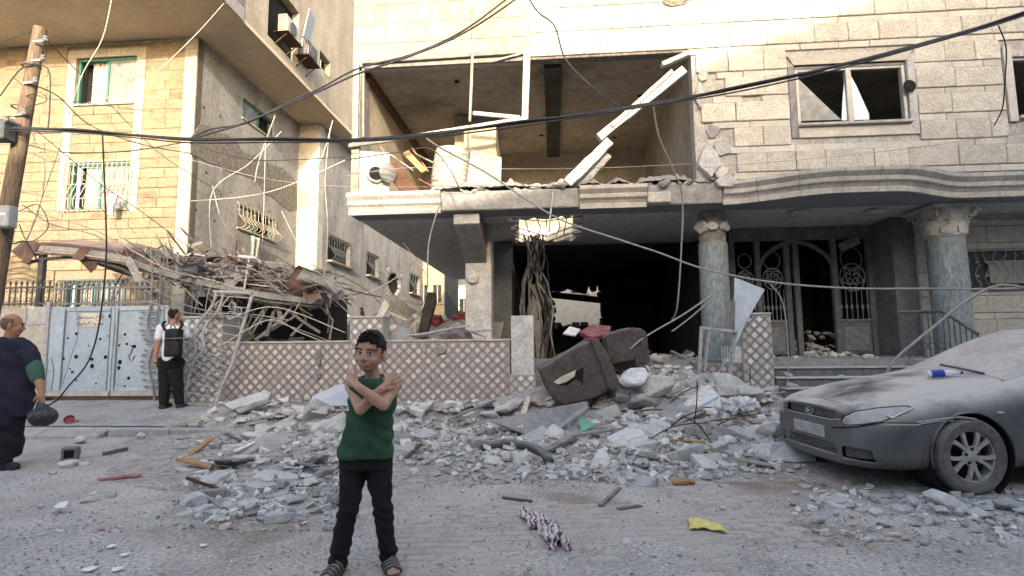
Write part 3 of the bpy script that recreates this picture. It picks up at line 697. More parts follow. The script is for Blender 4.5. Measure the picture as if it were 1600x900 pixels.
bp(wall_mb(uD0 - .1, uD1 + .4, FLOOR1, ZC + .02, WD + 3.2, WD + 3.4), 'hall_back', 'burnt')
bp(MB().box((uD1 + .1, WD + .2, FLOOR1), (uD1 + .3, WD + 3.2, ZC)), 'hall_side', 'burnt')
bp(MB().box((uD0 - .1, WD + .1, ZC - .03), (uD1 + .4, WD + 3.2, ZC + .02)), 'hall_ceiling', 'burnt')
# right-hand porch wall of the same stone, with the barred window
u0 = uD1 + .46; wy = (B.uz(1506, 420, WRW)[0], B.uz(1506, 420, WRW)[0] + 2.6, B.uz(1550, 450, WRW)[1], B.uz(1550, 392, WRW)[1])
bp(wall_mb(u0, UE, .3, ZC + .02, WRW, WRW + .2, [wy]), 'wall', 'mortar')
r = 0; z = .9
while z < ZC - .1:
    h = .36 if r % 2 == 0 else .13; z1 = min(z + h, ZC - .01)
    for a, b_ in subtract((u0 + .01, 15), [(wy[0] - .02, wy[1] + .02)] if (z1 > wy[2] - .02 and z < wy[3] + .02) else []):
        u = a
        while u < b_ - .05:
            e = min(u + rs.uniform(.6, .8), b_); e = b_ if b_ - e < .2 else e
            stone('stone_block' if r % 2 == 0 else 'stone_band', 'stone_rough' if r % 2 == 0 else 'stone_smooth', bd, u, e, z, z1, WRW + rs.uniform(-.004, .004), .05, .008, .01 if r % 2 == 0 else .004); u = e
    z = z1; r += 1
wn_ = bp(MB().box((wy[0], WRW + .12, wy[2]), (wy[1], WRW + .14, wy[3])), 'barred_window', 'glass_dark')
bp(MB().box((wy[0] + .55, WRW + .06, wy[2] + .1), (wy[1], WRW + .10, wy[3] - .2)), 'curtain', 'wire_grey', parent=wn_)
bp(MB().box((wy[0] - .02, WRW - .12, wy[2] - .05), (wy[1], WRW + .05, wy[2] - .005)), 'sill', 'cornice', .006, parent=wn_)
for i in range(14):
    u = wy[0] + .06 + i * .185
    pts = [(u + .05 * math.sin(t * 1.3 + i), WRW - .03, wy[2] + (wy[3] - wy[2]) * t / 8) for t in range(9)]
    bp(MB().tube(pts, .011, 5), 'bar', 'iron', parent=wn_)
    for zz in (.33, .7): bp(MB().ell((u, WRW - .03, wy[2] + (wy[3] - wy[2]) * zz), (.025, .02, .025), n=6, m=4), 'rosette', 'iron_pale', parent=wn_)
# ceiling lamps of the porch
for (px, py) in ((1247, 332), (1368, 330)):
    u, w = B.uw(px, py, ZC); bp(MB().lathe([(.20, ZC + .01), (.20, ZC - .03), (.17, ZC - .06), (.16, ZC - .075), (.02, ZC - .075)][::-1], 18, Matrix.Translation((u, w, 0))), 'ceiling_lamp', 'cornice')
u, w = B.uw(1345, 315, ZC)
# steps up to the porch
us0, us1 = B.uz(1212, 600, -.6)[0], B.uz(1420, 560, -.6)[0]
for i in range(5):
    z1 = FLOOR1 - i * .16; w1 = -.05 - i * .30
    bp(MB().box((us0, w1 - .30, z1 - .16 - .13), (us1 + .3, w1 + .02, z1 - .16)), 'step', 'door_metal', .01)
    bp(MB().box((us0, w1 - .335, z1 - .155), (us1 + .3, w1 - .0, z1 - .125)), 'step_tread', 'concrete', .006)
bp(MB().box((us1 + .32, -1.4, .1), (us1 + .5, .2, FLOOR1)), 'stair_cheek', 'concrete', .01)
# stair handrail beside the outer column
hr = [B.P(1404, 488, .1), B.P(1472, 486, -.2), B.P(1528, 522, -.9)]
rail = thing('stair_railing', 'black iron stair railing with scroll row beside outer granite column', 'railing', B.W(hr[0].x, .1, FLOOR1), YAW)
hw = [B.W(*h) for h in hr]
MB().tube(hw, .028, 8).build('handrail', 'iron_dark', rail)
for i in range(13):
    t = i / 12 * 2; k = min(int(t), 1); p = hw[k].lerp(hw[k + 1], t - k); zb_ = FLOOR1 if k == 0 else FLOOR1 - (t - 1) * .5
    MB().tube([(p.x, p.y, zb_ - .05), p], .011, 5).build('baluster', 'iron_dark', rail)
for i in range(5):
    p = hw[0].lerp(hw[1], (i + .5) / 5); c = V((p.x, p.y - .012, FLOOR1 + .22)); MB().tube([c + V((.08 * math.cos(x * .63), 0, .055 * math.sin(x * .63))) for x in range(11)], .009, 5).build('scroll', 'iron_dark', rail)
# ---- sliding window of the upper floor
wf = bp(MB().box((win[0], .02, win[3] - .055), (win[1], .12, win[3])), 'window', 'alu_dark', .004)
for (a, b_) in (((win[0], win[2], 0), (win[0] + .06, win[3] - .056, 0)), ((win[1] - .06, win[2], 0), (win[1], win[3] - .056, 0)), (((win[0] + win[1]) / 2 - .07, win[2], 0), ((win[0] + win[1]) / 2 + .03, win[3] - .056, 0))):
    bp(MB().box((a[0], .02, a[1]), (b_[0], .12, b_[1])), 'frame', 'alu', .004, parent=wf)
for (a, b_) in ((win[0] + .062, (win[0] + win[1]) / 2 - .072), ((win[0] + win[1]) / 2 + .032, win[1] - .062)):
    bp(MB().box((a, .03, win[2]), (b_, .11, win[2] + .05)), 'frame', 'alu', .004, parent=wf); bp(MB().box((a, .03, win[3] - .10), (b_, .11, win[3] - .057)), 'frame', 'alu', .004, parent=wf)
def shard(pts, w, m_, th=.008): bp(MB().prism([B.P(*p, w) for p in pts], (0, th, 0)), 'glass_shard', m_, parent=wf)
shard([(1246, 122), (1314, 187), (1248, 189)], .07, 'glass_dusty'); shard([(1319, 128), (1324, 188), (1315, 188), (1317, 150)], .075, 'bottle_clear')
shard([(1329, 118), (1338, 134), (1358, 178), (1358, 187), (1330, 187)], .06, 'bottle_clear')
bp(MB().box((win[0] - .02, -.14, win[2] - .05), (win[1] + .0, .02, win[2] - .004)), 'sill', 'cornice', .006, parent=wf)
bp(MB().box((win[0] - .02, -.05, win[2] - .26), (win[1] - .0, .0, win[2] - .06)), 'apron_stone', 'stone_smooth', .004)
c0, c1 = win[0], win[1]; zt = win[3]
bp(MB().prism([(c0 - .16, -.07, zt + .19), (c1 + .13, -.07, zt + .19), (c1 + .02, -.02, zt + .02), (c0 - .03, -.02, zt + .02)], (0, .07, 0)), 'lintel_stone', 'stone_smooth', .004)
bp(MB().prism([(c1 + .005, -.03, win[2] - .26), (c1 + .14, -.05, win[2] - .26), (c1 + .15, -.05, zt + .17), (c1 + .03, -.03, zt + .02)], (0, .04, 0)), 'jamb', 'concrete', .006)
bp(MB().box((c0 - .15, -.03, win[2] - .26), (c0 - .025, .0, zt + .0)), 'jamb', 'chunk_dark', .006)
c = B.P(1420, 135, -.05); bp(MB().lathe([(.10, 0), (.12, .02), (.07, .035)], 12, Matrix.Translation((c.x, -.055, c.z)) @ Matrix.Rotation(rad(90), 4, 'X')), 'pipe_hole', 'dark_hole')
bp(wall_mb(win[0] - .5, UE, ZT, ZO, 3.2, 3.4), 'back_wall', 'interior'); bp(MB().box((uR + .2, .25, ZO), (UE, 3.4, ZO + .2)), 'ceiling', 'interior')
wf2 = bp(MB().box((win2[0], .05, win2[2]), (win2[0] + .06, .12, win2[3])), 'window', 'alu_dark', .004)
bp(MB().box((win2[0] - .16, -.06, win2[2] - .1), (win2[0] - .01, .0, win2[3] + .18)), 'jamb', 'stone_smooth', .006, parent=wf2); bp(MB().box((win2[0] + .06, .05, win2[3] - .06), (win2[1], .12, win2[3])), 'frame', 'alu', .004, parent=wf2)
bp(MB().box((win2[0], -.1, win2[2] - .05), (win2[1], .02, win2[2])), 'sill', 'cornice', .006, parent=wf2)
# ================================================================== apartment block on the left
_c = at(297, 300, 15.5); L = Frame((_c.x, _c.y, 0), YAW)
lb = thing('apartment_block', 'sand coloured stone apartment block with overhanging upper floors on the left', 'building', L.o, YAW)
def lp(mb, name, mt, bevel=0, smooth=False, parent=None): return mb.build(name, mt, parent or lb, local=True, bevel=bevel, smooth=smooth)
ZS = L.uz(150, 66)[1]; OV = 1.75; OF = -2.7; ZTOP = ZS + 6.2
lw1 = (L.uz(118, 120)[0], L.uz(212, 120)[0], L.uz(165, 161)[1], L.uz(165, 89)[1])
lw2 = (L.uz(106, 290)[0], L.uz(199, 290)[0], L.uz(150, 327)[1], L.uz(150, 254)[1])
lw3 = (L.uz(96, 470)[0], L.uz(190, 470)[0], .9, L.uz(150, 440)[1])
WB = L.wz(465, 300, 0)[0]                                   # depth where the pilaster stands
sw = [(380, 430, 152, 222), (372, 430, 318, 385)]           # flank windows traced in the photo
swr = []
for (a, b_, c, d) in sw:
    w0, z1 = L.wz(a, c, 0); w1, _ = L.wz(b_, c, 0); z0 = L.wz(a, d - (38 if c < 200 else 30), 0)[1]; swr.append((w0, w1, z0, z1))
lp(wall_mb(-12, 0, .3, ZS, .05, .3, [lw1, lw2, lw3]), 'wall', 'left_mortar')
# rock-faced courses, quoins and window surrounds on the front
rs = random.Random(6); ch = .30; r = 0; z = .32; qs = .40
sur = [(h[0] - .30, h[1] + .30, h[2] - (1.95 if k == 0 else .12), h[3] + .26) for k, h in enumerate((lw1, lw2, lw3))]
sur[1] = (lw2[0] - .30, lw2[1] + .30, lw2[2] - .2, lw2[3])
nb = 0
while z < ZS - .02:
    z1 = min(z + ch, ZS - .005); mid = (z + z1) / 2
    cuts = [(s[0], s[1]) for s in ((lw1[0] - .30, lw1[1] + .30, lw2[2] - .1, lw1[3] + .28), (lw3[0] - .3, lw3[1] + .3, .3, lw3[3] + .2)) if s[2] < mid < s[3]]
    for a, b_ in subtract((-6.2, -qs - .005), cuts):
        u = a
        while u < b_ - .03:
            e = min(u + rs.uniform(.55, .85), b_); e = b_ if b_ - e < .2 else e
            stone('stone_block', 'left_stone', lb, u, e, z, z1, .05 + rs.uniform(-.008, .008), .05, .005, .010); u = e
    z = z1
z = .32
while z < ZS - .05:
    h = rs.choice((.42, .5, .6)); stone('quoin_stone', 'left_quoin', lb, -qs, .0, z, min(z + h, ZS - .01), .045, .05, .008, .005); z += h
# plain jamb strips joining the two windows, and infill courses between them
for (ua, ub) in ((lw1[0] - .30, lw1[0] - .0), (lw1[1], lw1[1] + .30)):
    z = lw2[2] - .1
    while z < lw1[3] + .0:
        z1 = min(z + .52, lw1[3] + .0); stone('jamb_stone', 'left_quoin', lb, ua, ub, z, z1, .045, .05, .008, .005); z = z1
n = 4
for i in range(n): stone('lintel_stone', 'left_quoin', lb, lw1[0] - .30 + (lw1[1] - lw1[0] + .6) * i / n, lw1[0] - .30 + (lw1[1] - lw1[0] + .6) * (i + 1) / n, lw1[3] + .0, lw1[3] + .27, .045, .05, .008, .005)
z = lw2[3] + .0
while z < lw1[2] - .08:
    z1 = min(z + ch, lw1[2] - .07)
    u = lw1[0]
    while u < lw1[1] - .03:
        e = min(u + rs.uniform(.5, .8), lw1[1]); e = lw1[1] if lw1[1] - e < .2 else e
        stone('stone_block', 'left_stone', lb, u, e, z, z1, .05, .05, .008, .012); u = e
    z = z1
def lwin(h, opened, w=.12):
    f = lp(MB().box((h[0], w - .03, h[3] - .07), (h[1], w + .06, h[3])), 'window', 'green_frame', .004)
    for u in (h[0], (h[0] + h[1]) / 2 - .03, h[1] - .07): lp(MB().box((u, w - .03, h[2]), (u + .07, w + .06, h[3] - .072)), 'frame', 'green_frame', .004, parent=f)
    lp(MB().box((h[0] + .072, w - .03, h[2]), (h[1] - .072, w + .06, h[2] + .05)), 'frame', 'green_frame', .004, parent=f)
    lp(MB().box((h[0] - .03, -.04, h[2] - .06), (h[1] + .03, .1, h[2] - .003)), 'sill', 'left_quoin', .006, parent=f)
    a, b_ = h[0] + .35, (h[0] + h[1]) / 2 + .05
    lp(MB().grid(lambda s, t: (a + (b_ - a) * s, w + .12 + .035 * math.sin(s * 26), h[2] + .03 + (h[3] - h[2] - .1) * t), 40, 2), 'curtain', 'curtain', smooth=True, parent=f)
    lp(MB().box(((h[0] + h[1]) / 2 + .04, w, h[2] + .05), (h[1] - .07, w + .008, h[3] - .07)), 'pane', 'glass_dusty', parent=f)
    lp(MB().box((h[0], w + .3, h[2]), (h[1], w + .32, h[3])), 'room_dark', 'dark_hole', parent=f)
    return f
lwin(lw1, True); f2 = lwin(lw2, True); f3 = lwin(lw3, False)
def belly_grille(P_, a, b_, z0, z1, n, parent, mt='grille_cream', along='u', face=0.0, d=.26):
    """bulging window grille; along='u' on the front, 'w' on the flank"""
    def pt(s, out, z): return (s, face - out, z) if along == 'u' else (face + out, s, z)
    H = z1 - z0
    for i in range(n):
        s = a + (b_ - a) * i / (n - 1)
        pr = [(.03, z1 + .02), (.05, z1 - .1 * H), (.05, z1 - .45 * H), (.05 + d * .55, z1 - .66 * H), (.05 + d, z1 - .82 * H), (.05 + d * .9, z0 + .04), (.05 + d * .4, z0 - .03), (.03, z0 - .03)]
        P_(MB().tube([pt(s, o_, z) for o_, z in pr], .011, 5), 'bar', mt, parent=parent, smooth=True)
        if i % 2 == 0:
            c = [pt(s + .06 * math.cos(t * .9), .05, z1 - .25 * H + .05 * math.sin(t * .9)) for t in range(8)]
            P_(MB().tube(c, .008, 4), 'curl', mt, parent=parent)
    for (o_, z) in ((.05, z1 - .06 * H), (.05, z1 - .47 * H), (.05 + d, z1 - .82 * H), (.04, z0 - .03), (.03, z1 + .02)):
        P_(MB().tube([pt(a, o_, z), pt(b_, o_, z)], .011, 5), 'cross_bar', mt, parent=parent)
    for s in (a, b_):
        P_(MB().tube([pt(s, .0, z1), pt(s, .05, z1)], .011, 4), 'bracket', mt, parent=parent)
g2 = lp(MB().box((lw2[0] - .15, -.03, lw2[3] + .02), (lw2[1] + .15, .0, lw2[3] + .05)), 'window_grille', 'grille_cream'); belly_grille(lp, lw2[0] - .12, lw2[1] + .12, lw2[2] - .02, lw2[3] + .04, 15, g2)
g3 = lp(MB().box((lw3[0] - .15, -.03, lw3[3] + .02), (lw3[1] + .15, .0, lw3[3] + .05)), 'window_grille', 'iron_dark'); belly_grille(lp, lw3[0] - .12, lw3[1] + .12, lw3[2], lw3[3] + .04, 15, g3, mt='iron_dark')
# flank (faces the alley): grey plaster with openings
def flank(u, w0, w1, z0, z1, holes, th=.25):
    mb = wall_mb(w0, w1, z0, z1, -th, 0, holes); mb.v = [V((u + v.y, v.x, v.z)) for v in mb.v]; mb.f = [f[::-1] for f in mb.f]; return mb
lp(flank(0, .02, WB, .3, ZS, swr), 'flank_wall', 'plaster_grey')
for k, h in enumerate(swr):
    f = lp(MB().box((-.14, h[0], h[3] - .06), (-.06, h[1], h[3])), 'window', 'green_frame', .004)
    for w in (h[0], (h[0] + h[1]) / 2, h[1] - .08): lp(MB().box((-.14, w, h[2]), (-.06, w + .08, h[3] - .062)), 'frame', 'green_frame', .004, parent=f)
    lp(MB().box((-.11, h[0] + .1, h[2]), (-.10, (h[0] + h[1]) / 2, h[3] - .07)), 'pane', 'glass_dusty' if k == 0 else 'glass_dark', parent=f)
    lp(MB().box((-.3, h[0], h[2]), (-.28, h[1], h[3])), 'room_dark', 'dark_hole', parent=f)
    lp(MB().box((-.05, h[0] - .05, h[2] - .07), (.06, h[1] + .05, h[2] - .004)), 'sill', 'plaster_tan', .006, parent=f)
g = lp(MB().box((0, swr[1][0] - .05, swr[1][3] + .02), (.03, swr[1][1] + .05, swr[1][3] + .05)), 'window_grille', 'grille_cream'); belly_grille(lp, swr[1][0], swr[1][1], swr[1][2], swr[1][3], 11, g, along='w')
# spalled render patch on the flank, traced
def fpatch(pts, mt, name='bare_render', off=.02):
    vs = [V((off, *L.wz(x, y, 0))) for x, y in pts]; return lp(MB().prism(vs, (-off + .004, 0, 0)), name, mt)
fpatch([(297, 215), (306, 203), (312, 194), (325, 196), (340, 207), (352, 209), (368, 220), (378, 236), (392, 243), (398, 240), (410, 250), (425, 258), (440, 262), (455, 276), (462, 284), (464, 326), (452, 330), (438, 320), (425, 308), (412, 302), (402, 286), (390, 277), (375, 272), (358, 268), (340, 258), (322, 254), (308, 245), (297, 242)], 'cement_patch')
fpatch([(284, 405), (290, 398), (305, 393), (318, 390), (330, 395), (345, 402), (360, 410), (375, 418), (390, 424), (395, 440), (284, 440)], 'chunk_dark')
for (x, y, s) in ((318, 168, 3), (344, 182, 3), (322, 270, 4), (306, 328, 3), (345, 304, 3), (335, 345, 3), (420, 330, 3), (360, 300, 2), (430, 300, 3), (310, 300, 2)):
    w, z = L.wz(x, y, 0); q = s * .013
    lp(MB().prism([(.012, w + a * 1.2, z + c) for a, c in rough_poly(7, q, q, rs, .4)], (-.01, 0, 0)), 'shrapnel_pock', 'dark_hole')
# pilaster and the stepped-out wall behind it
uP = L.uz(496, 350, WB)[0]; zP = L.uz(480, 232, WB)[1]
lp(MB().box((-.25, WB, .3), (uP, WB + .5, ZS - .02)), 'pilaster', 'white_plaster', .01)
fl = [(L.uz(x, y, WB - .004)) for x, y in ((466, 294), (476, 296), (484, 306), (492, 310), (488, 320), (478, 326), (466, 322))]
lp(MB().prism([(u, WB - .008, z) for u, z in fl], (0, .006, 0)), 'bare_render', 'plaster_tan')
WE = 44.0
sw2 = []
for (a, b_, c, d, e) in ((513, 548, 366, 405, 10), (573, 592, 393, 428, 8), (640, 656, 426, 456, 5)):
    w0, z1 = L.wz(a, c, uP); w1, _ = L.wz(b_, c, uP); z0 = L.wz(a, d, uP)[1]; sw2.append((w0, w1, z0, z1))
w0, z1 = L.wz(604, 415, uP); w1, _ = L.wz(628, 415, uP); z0 = L.wz(604, 462, uP)[1]; breach = (w0, w1, z0, z1)
ZS2 = ZS - .02
lp(flank(uP, WB + .5, WE, .3, ZS2, sw2 + [breach]), 'flank_wall', 'plaster_grey')
for k, h in enumerate(sw2):
    f = lp(MB().box((uP - .14, h[0], h[3] - .06), (uP - .06, h[1], h[3])), 'window', 'alu_dark', .004)
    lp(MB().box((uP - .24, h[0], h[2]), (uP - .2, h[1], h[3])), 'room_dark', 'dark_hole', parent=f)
    gg = lp(MB().box((uP, h[0] - .03, h[3] + .02), (uP + .03, h[1] + .03, h[3] + .05)), 'window_grille', 'iron_dark'); belly_grille(lp, h[0], h[1], h[2], h[3], [10, 8, 5][k], gg, along='w', face=uP, mt='iron_dark' if k < 2 else 'iron', d=.3)
    lp(MB().box((uP - .04, h[0] - .1, h[2] - .12), (uP + .22, h[1] + .1, h[2] - .05)), 'sill', 'plaster_tan', .01, parent=f)
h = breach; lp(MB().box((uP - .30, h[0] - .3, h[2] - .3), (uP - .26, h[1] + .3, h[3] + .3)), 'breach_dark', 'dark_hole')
for i in range(14):
    t = i / 14 * 2 * math.pi; w = (h[0] + h[1]) / 2 + math.cos(t) * (h[1] - h[0]) * .5; z = (h[2] + h[3]) / 2 + math.sin(t) * (h[3] - h[2]) * .5
    lp(MB().prism([(uP - .2, w + a * 1.6, z + c) for a, c in rough_poly(7, .3, .3, rs, .4)], (.215, 0, 0)), 'broken_edge', 'plaster_grey', .01)
# overhanging upper floors
lp(MB().box((-12, OF, ZS), (OV, WB + 4.6, ZS + .12)), 'soffit', 'soffit')
up = (L.wz(422, 15, OV), L.wz(470, 15, OV)); 
wA, wBx = L.wz(420, 5, OV)[0], L.wz(466, 70, OV)[0]; zA0 = L.wz(425, 62, OV)[1]
wS0, zS1 = L.wz(500, 78, OV); wS1 = L.wz(516, 100, OV)[0]; zS0 = L.wz(501, 104, OV)[1]
lp(flank(OV, OF, WB + 4.6, ZS + .121, ZTOP, [(wA, wBx, zA0, zA0 + 2), (wS0, wS1, zS0, zS1)]), 'overhang_wall', 'plaster_tan')
lp(MB().box((-12, OF, ZS + .121), (OV - .25, OF + .2, ZTOP)), 'overhang_front', 'tile_cream')
lp(MB().box((-12, OF, ZTOP), (OV, WB + 4.6, ZTOP + .2)), 'roof', 'concrete')
lp(MB().box((-12, WB + 4.4, ZS + .121), (OV - .25, WB + 4.6, ZTOP)), 'overhang_rear', 'plaster_tan')
lp(MB().box((-12, 12.5, .3), (-.3, 12.7, ZS)), 'rear_wall', 'plaster_grey')
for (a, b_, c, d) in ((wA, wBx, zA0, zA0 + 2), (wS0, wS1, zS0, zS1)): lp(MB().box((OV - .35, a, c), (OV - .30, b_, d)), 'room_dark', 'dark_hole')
for r in range(9):
    for c in range(5):
        w = OF + c * .42
        if w + .42 > L.wz(383, 62, OV)[0] + .5: continue
        link('facing_tile', unit_box('facing_tile', .03, .41, .41, .003), 'plaster_grey', lb, (OV, w + .005, ZS + .01 + r * .42))
# air conditioners on brackets under the upper window
def ac(px, py, pz_h, label, tilt, dark):
    w, z = L.wz(px, py, OV); c = L.W(OV, w, z); t = thing('air_conditioner', label, 'air conditioner', c, YAW, 'air conditioners on the overhang wall')
    mt = 'plastic_white' if not dark else 'iron_dark'
    MB().box((.12, -.42, 0), (.42, .42, .58)).build('casing', mt, t, local=True, bevel=.02)
    for k in range(8): MB().box((.14, -.425, .06 + k * .062), (.40, -.421, .085 + k * .062)).build('fin', 'rust' if not dark else 'iron', t, local=True)
    fr = MB().lathe([(.22, 0), (.22, .02), (.18, .03)], 18, Matrix.Translation((.425, 0, .29)) @ Matrix.Rotation(rad(90), 4, 'Y')); fr.build('fan_guard', 'iron_dark', t, local=True)
    for s in (-.36, .36):
        MB().bar((.0, s, -.02), (.5, s, -.02), .04, .04).build('bracket', 'rust', t, local=True); MB().bar((.0, s, -.4), (.45, s, -.03), .03, .03).build('bracket_strut', 'rust', t, local=True)
    MB().box((.02, -.5, -.055), (.52, .5, -.042)).build('tray', 'rust', t, local=True)
    for s in (-.5, .5): MB().bar((.5, s, -.04), (.5, s, .28), .02, .02).build('cage_bar', 'iron_pale', t, local=True)
    return t
ac(438, 60, 0, 'white air conditioner with rusty fins on a bracket beneath the upper window', 0, False)
ac(470, 95, 0, 'dark caged air conditioner hanging just below the white one', 0, True)
w, z = L.wz(455, 55, OV); c = L.W(OV + .35, w + .1, z)
o = MB().box((-.02, -.35, 0), (.02, .35, .95)).build('loose_shutter', 'plastic_white', None, bevel=.006); o.location = c + V((.05, .2, -.03)); o.rotation_euler = (.12, .22, .1); tag(o, 'pale loose shutter leaning against the upper air conditioner', 'shutter')
# blue cloth hanging on the grille
c = L.P(177, 318, -.36)
mb = MB().grid(lambda s, t: (c.x - .13 + .26 * s * (1 - .35 * t), -.38 + .05 * math.sin(s * 9 + t * 3), c.z + .30 - .62 * t), 12, 14); mb.v = [L.m @ v for v in mb.v]
o = mb.build('hanging_cloth', 'cloth_blue', None, smooth=True); tag(o, 'blue patterned cloth hanging from the lower window grille', 'cloth')
c = L.wz(385, 395, 0)
mb = MB().grid(lambda s, t: (.26 + .10 * math.sin(s * 11 + t), c[0] - .2 + .6 * s * (1 - .4 * t), c[1] + .55 - 1.15 * t * (.7 + .3 * math.sin(s * 5))), 14, 10); mb.v = [L.m @ v for v in mb.v]
o = mb.build('hanging_cloth', 'wire_grey', None, smooth=True); tag(o, 'torn pale and dark cloth hanging below the alley window grille', 'cloth')
# white stair tower further back, bright in the sun
_q = L.W(OV, WB + 8, 0)
tw_ = thing('pale_tower', 'bright white sunlit wall rising behind the overhang at the alley', 'building', L.W(.9, WB + 6, 0), YAW)
a = L.uz(510, 100, WB + 6)[0] - .9; b_ = L.uz(548, 100, WB + 6)[0] - .9
MB().box((a - .6, 0, 0), (b_ + .6, 1.2, 16)).build('wall', 'white_plaster', tw_, local=True)
for k in range(3): MB().box((a + .1, -.02, 6.6 + k * 2.6), (a + .5, .01, 7.6 + k * 2.6)).build('window', 'interior', tw_, local=True)
# far buildings closing the alley, and behind the blown-out hall
def far_house(name, label, Y, px0, px1, pytop, mt, rows, cols, depth=6, wins=True):
    p = at(px0, 540, Y); q = at(px1, 540, Y); zt = at(px0, pytop, Y).z
    t = thing(name, label, 'building', (p.x, p.y, .2), YAW); Wd = (q.x - p.x) / math.cos(YAW)
    hs = []
    for r_ in range(rows):
        for c_ in range(cols):
            u = Wd * (c_ + .5) / cols; z = 1.2 + r_ * 3.1; hw_ = min(.6, Wd / cols * .3); hs.append((u - hw_, u + hw_, z, z + 1.3))
    wall_mb(0, Wd, 0, zt - .2, 0, .3, hs).build('wall', mt, t, local=True)
    MB().box((0, .3, 0), (Wd, depth, zt - .25)).build('core', 'burnt', t, local=True)
    MB().box((-.15, -.15, zt - .35), (Wd + .15, depth, zt - .1)).build('parapet', 'left_quoin', t, local=True)
    for h in hs:
        w_ = MB().box((h[0], .15, h[2]), (h[1], .18, h[3])).build('window', 'glass_dark', t, local=True)
        MB().box((h[0] - .1, -.12, h[2] - .12), (h[1] + .1, .1, h[2] - .004)).build('sill', 'left_quoin', w_, local=True)
        MB().box(((h[0] + h[1]) / 2 - .03, .1, h[2]), ((h[0] + h[1]) / 2 + .03, .149, h[3])).build('mullion', 'alu', w_, local=True)
    return t
far_house('alley_house', 'cream sunlit house at the left of the alley end', 40, 650, 694, 405, 'tile_cream', 2, 2)
far_house('alley_house', 'white house closing the end of the alley', 52, 690, 760, 448, 'far_wall', 2, 3)
far_house('rear_house', 'cream house seen through the breach at the back of the hall', 34, 760, 1010, 300, 'stone_rough', 3, 6)
# tree at the alley end
tr = thing('alley_tree', 'small dark green tree at the far end of the alley', 'tree', at(708, 535, 46) * 1, 0); tr.location.z = .3
MB().tube([V((tr.location.x, tr.location.y, .3)) + V((0, 0, k * .6)) for k in range(6)], [.14, .12, .1, .08, .06, .03], 7).build('trunk', 'trunk', tr)
mb = MB(); r2 = random.Random(3)
for i in range(900):
    d = V((r2.gauss(0, .55), r2.gauss(0, .55), r2.gauss(0, .8))); c = V((tr.location.x, tr.location.y, 3.4)) + d; a = V((r2.uniform(-1, 1), r2.uniform(-1, 1), r2.uniform(-1, 1))).normalized() * .13; b_ = a.cross(V((r2.uniform(-1, 1), r2.uniform(-1, 1), 1))).normalized() * .07
    mb.add([c - a, c + b_, c + a, c - b_], [(0, 1, 2, 3)])
mb.build('crown', 'leaf_green', tr)
# ---- houses across the street, behind the photographer: out of view, roof lines shaped to throw the long shade
def across(name, label, x0, x1, y, prof_):
    t = thing(name, label, 'building', ((x0 + x1) / 2, y, 0)); pl = [(x0, y, 0)] + [(x, y, z) for x, z in prof_] + [(x1, y, 0)]
    MB().prism(pl, (0, -9, 0)).build('wall', 'opp_wall', t)
    for i in range(int((x1 - x0) / 3)):
        for k in range(2):
            x = x0 + 1.6 + i * 3; MB().box((x - .6, y, 1.2 + k * 3.1), (x + .6, y + .05, 2.6 + k * 3.1)).build('window', 'glass_dark', t)
    return t
OY = -6.0
def shade_pt(p):
    d = -sun_dir; s = (OY - p.y) / d.y; return p + d * s
SP = [shade_pt(p) for p in (L.W(-9, 0, CAM_H + 1.2), L.W(-1.0, 0, CAM_H + 1.5), B.W(0, 0, ZC - .05), B.W(2.1, 0, ZC + .1), B.P(900, 285, 0) and B.W(*B.P(900, 285, 0)), B.W(*B.P(1090, 105, 0)), B.W(*B.P(1370, 0, 0)))]
print('shade profile', [(round(p.x, 1), round(p.z, 1)) for p in SP])
across('street_house', 'flat roofed house across the street behind the photographer', -30, SP[3].x, OY, [(-30, SP[0].z), (SP[0].x, SP[0].z), (SP[1].x, SP[1].z), (SP[2].x, SP[2].z), (SP[3].x, SP[3].z)])
across('street_house', 'taller house with sloping roof across the street behind the photographer', SP[3].x + .02, 45, OY, [(SP[3].x + .02, SP[3].z), (SP[4].x, SP[4].z), (SP[5].x, SP[5].z), (SP[6].x, SP[6].z), (SP[6].x + 8, SP[6].z + 3.0), (45, SP[6].z + 3)])

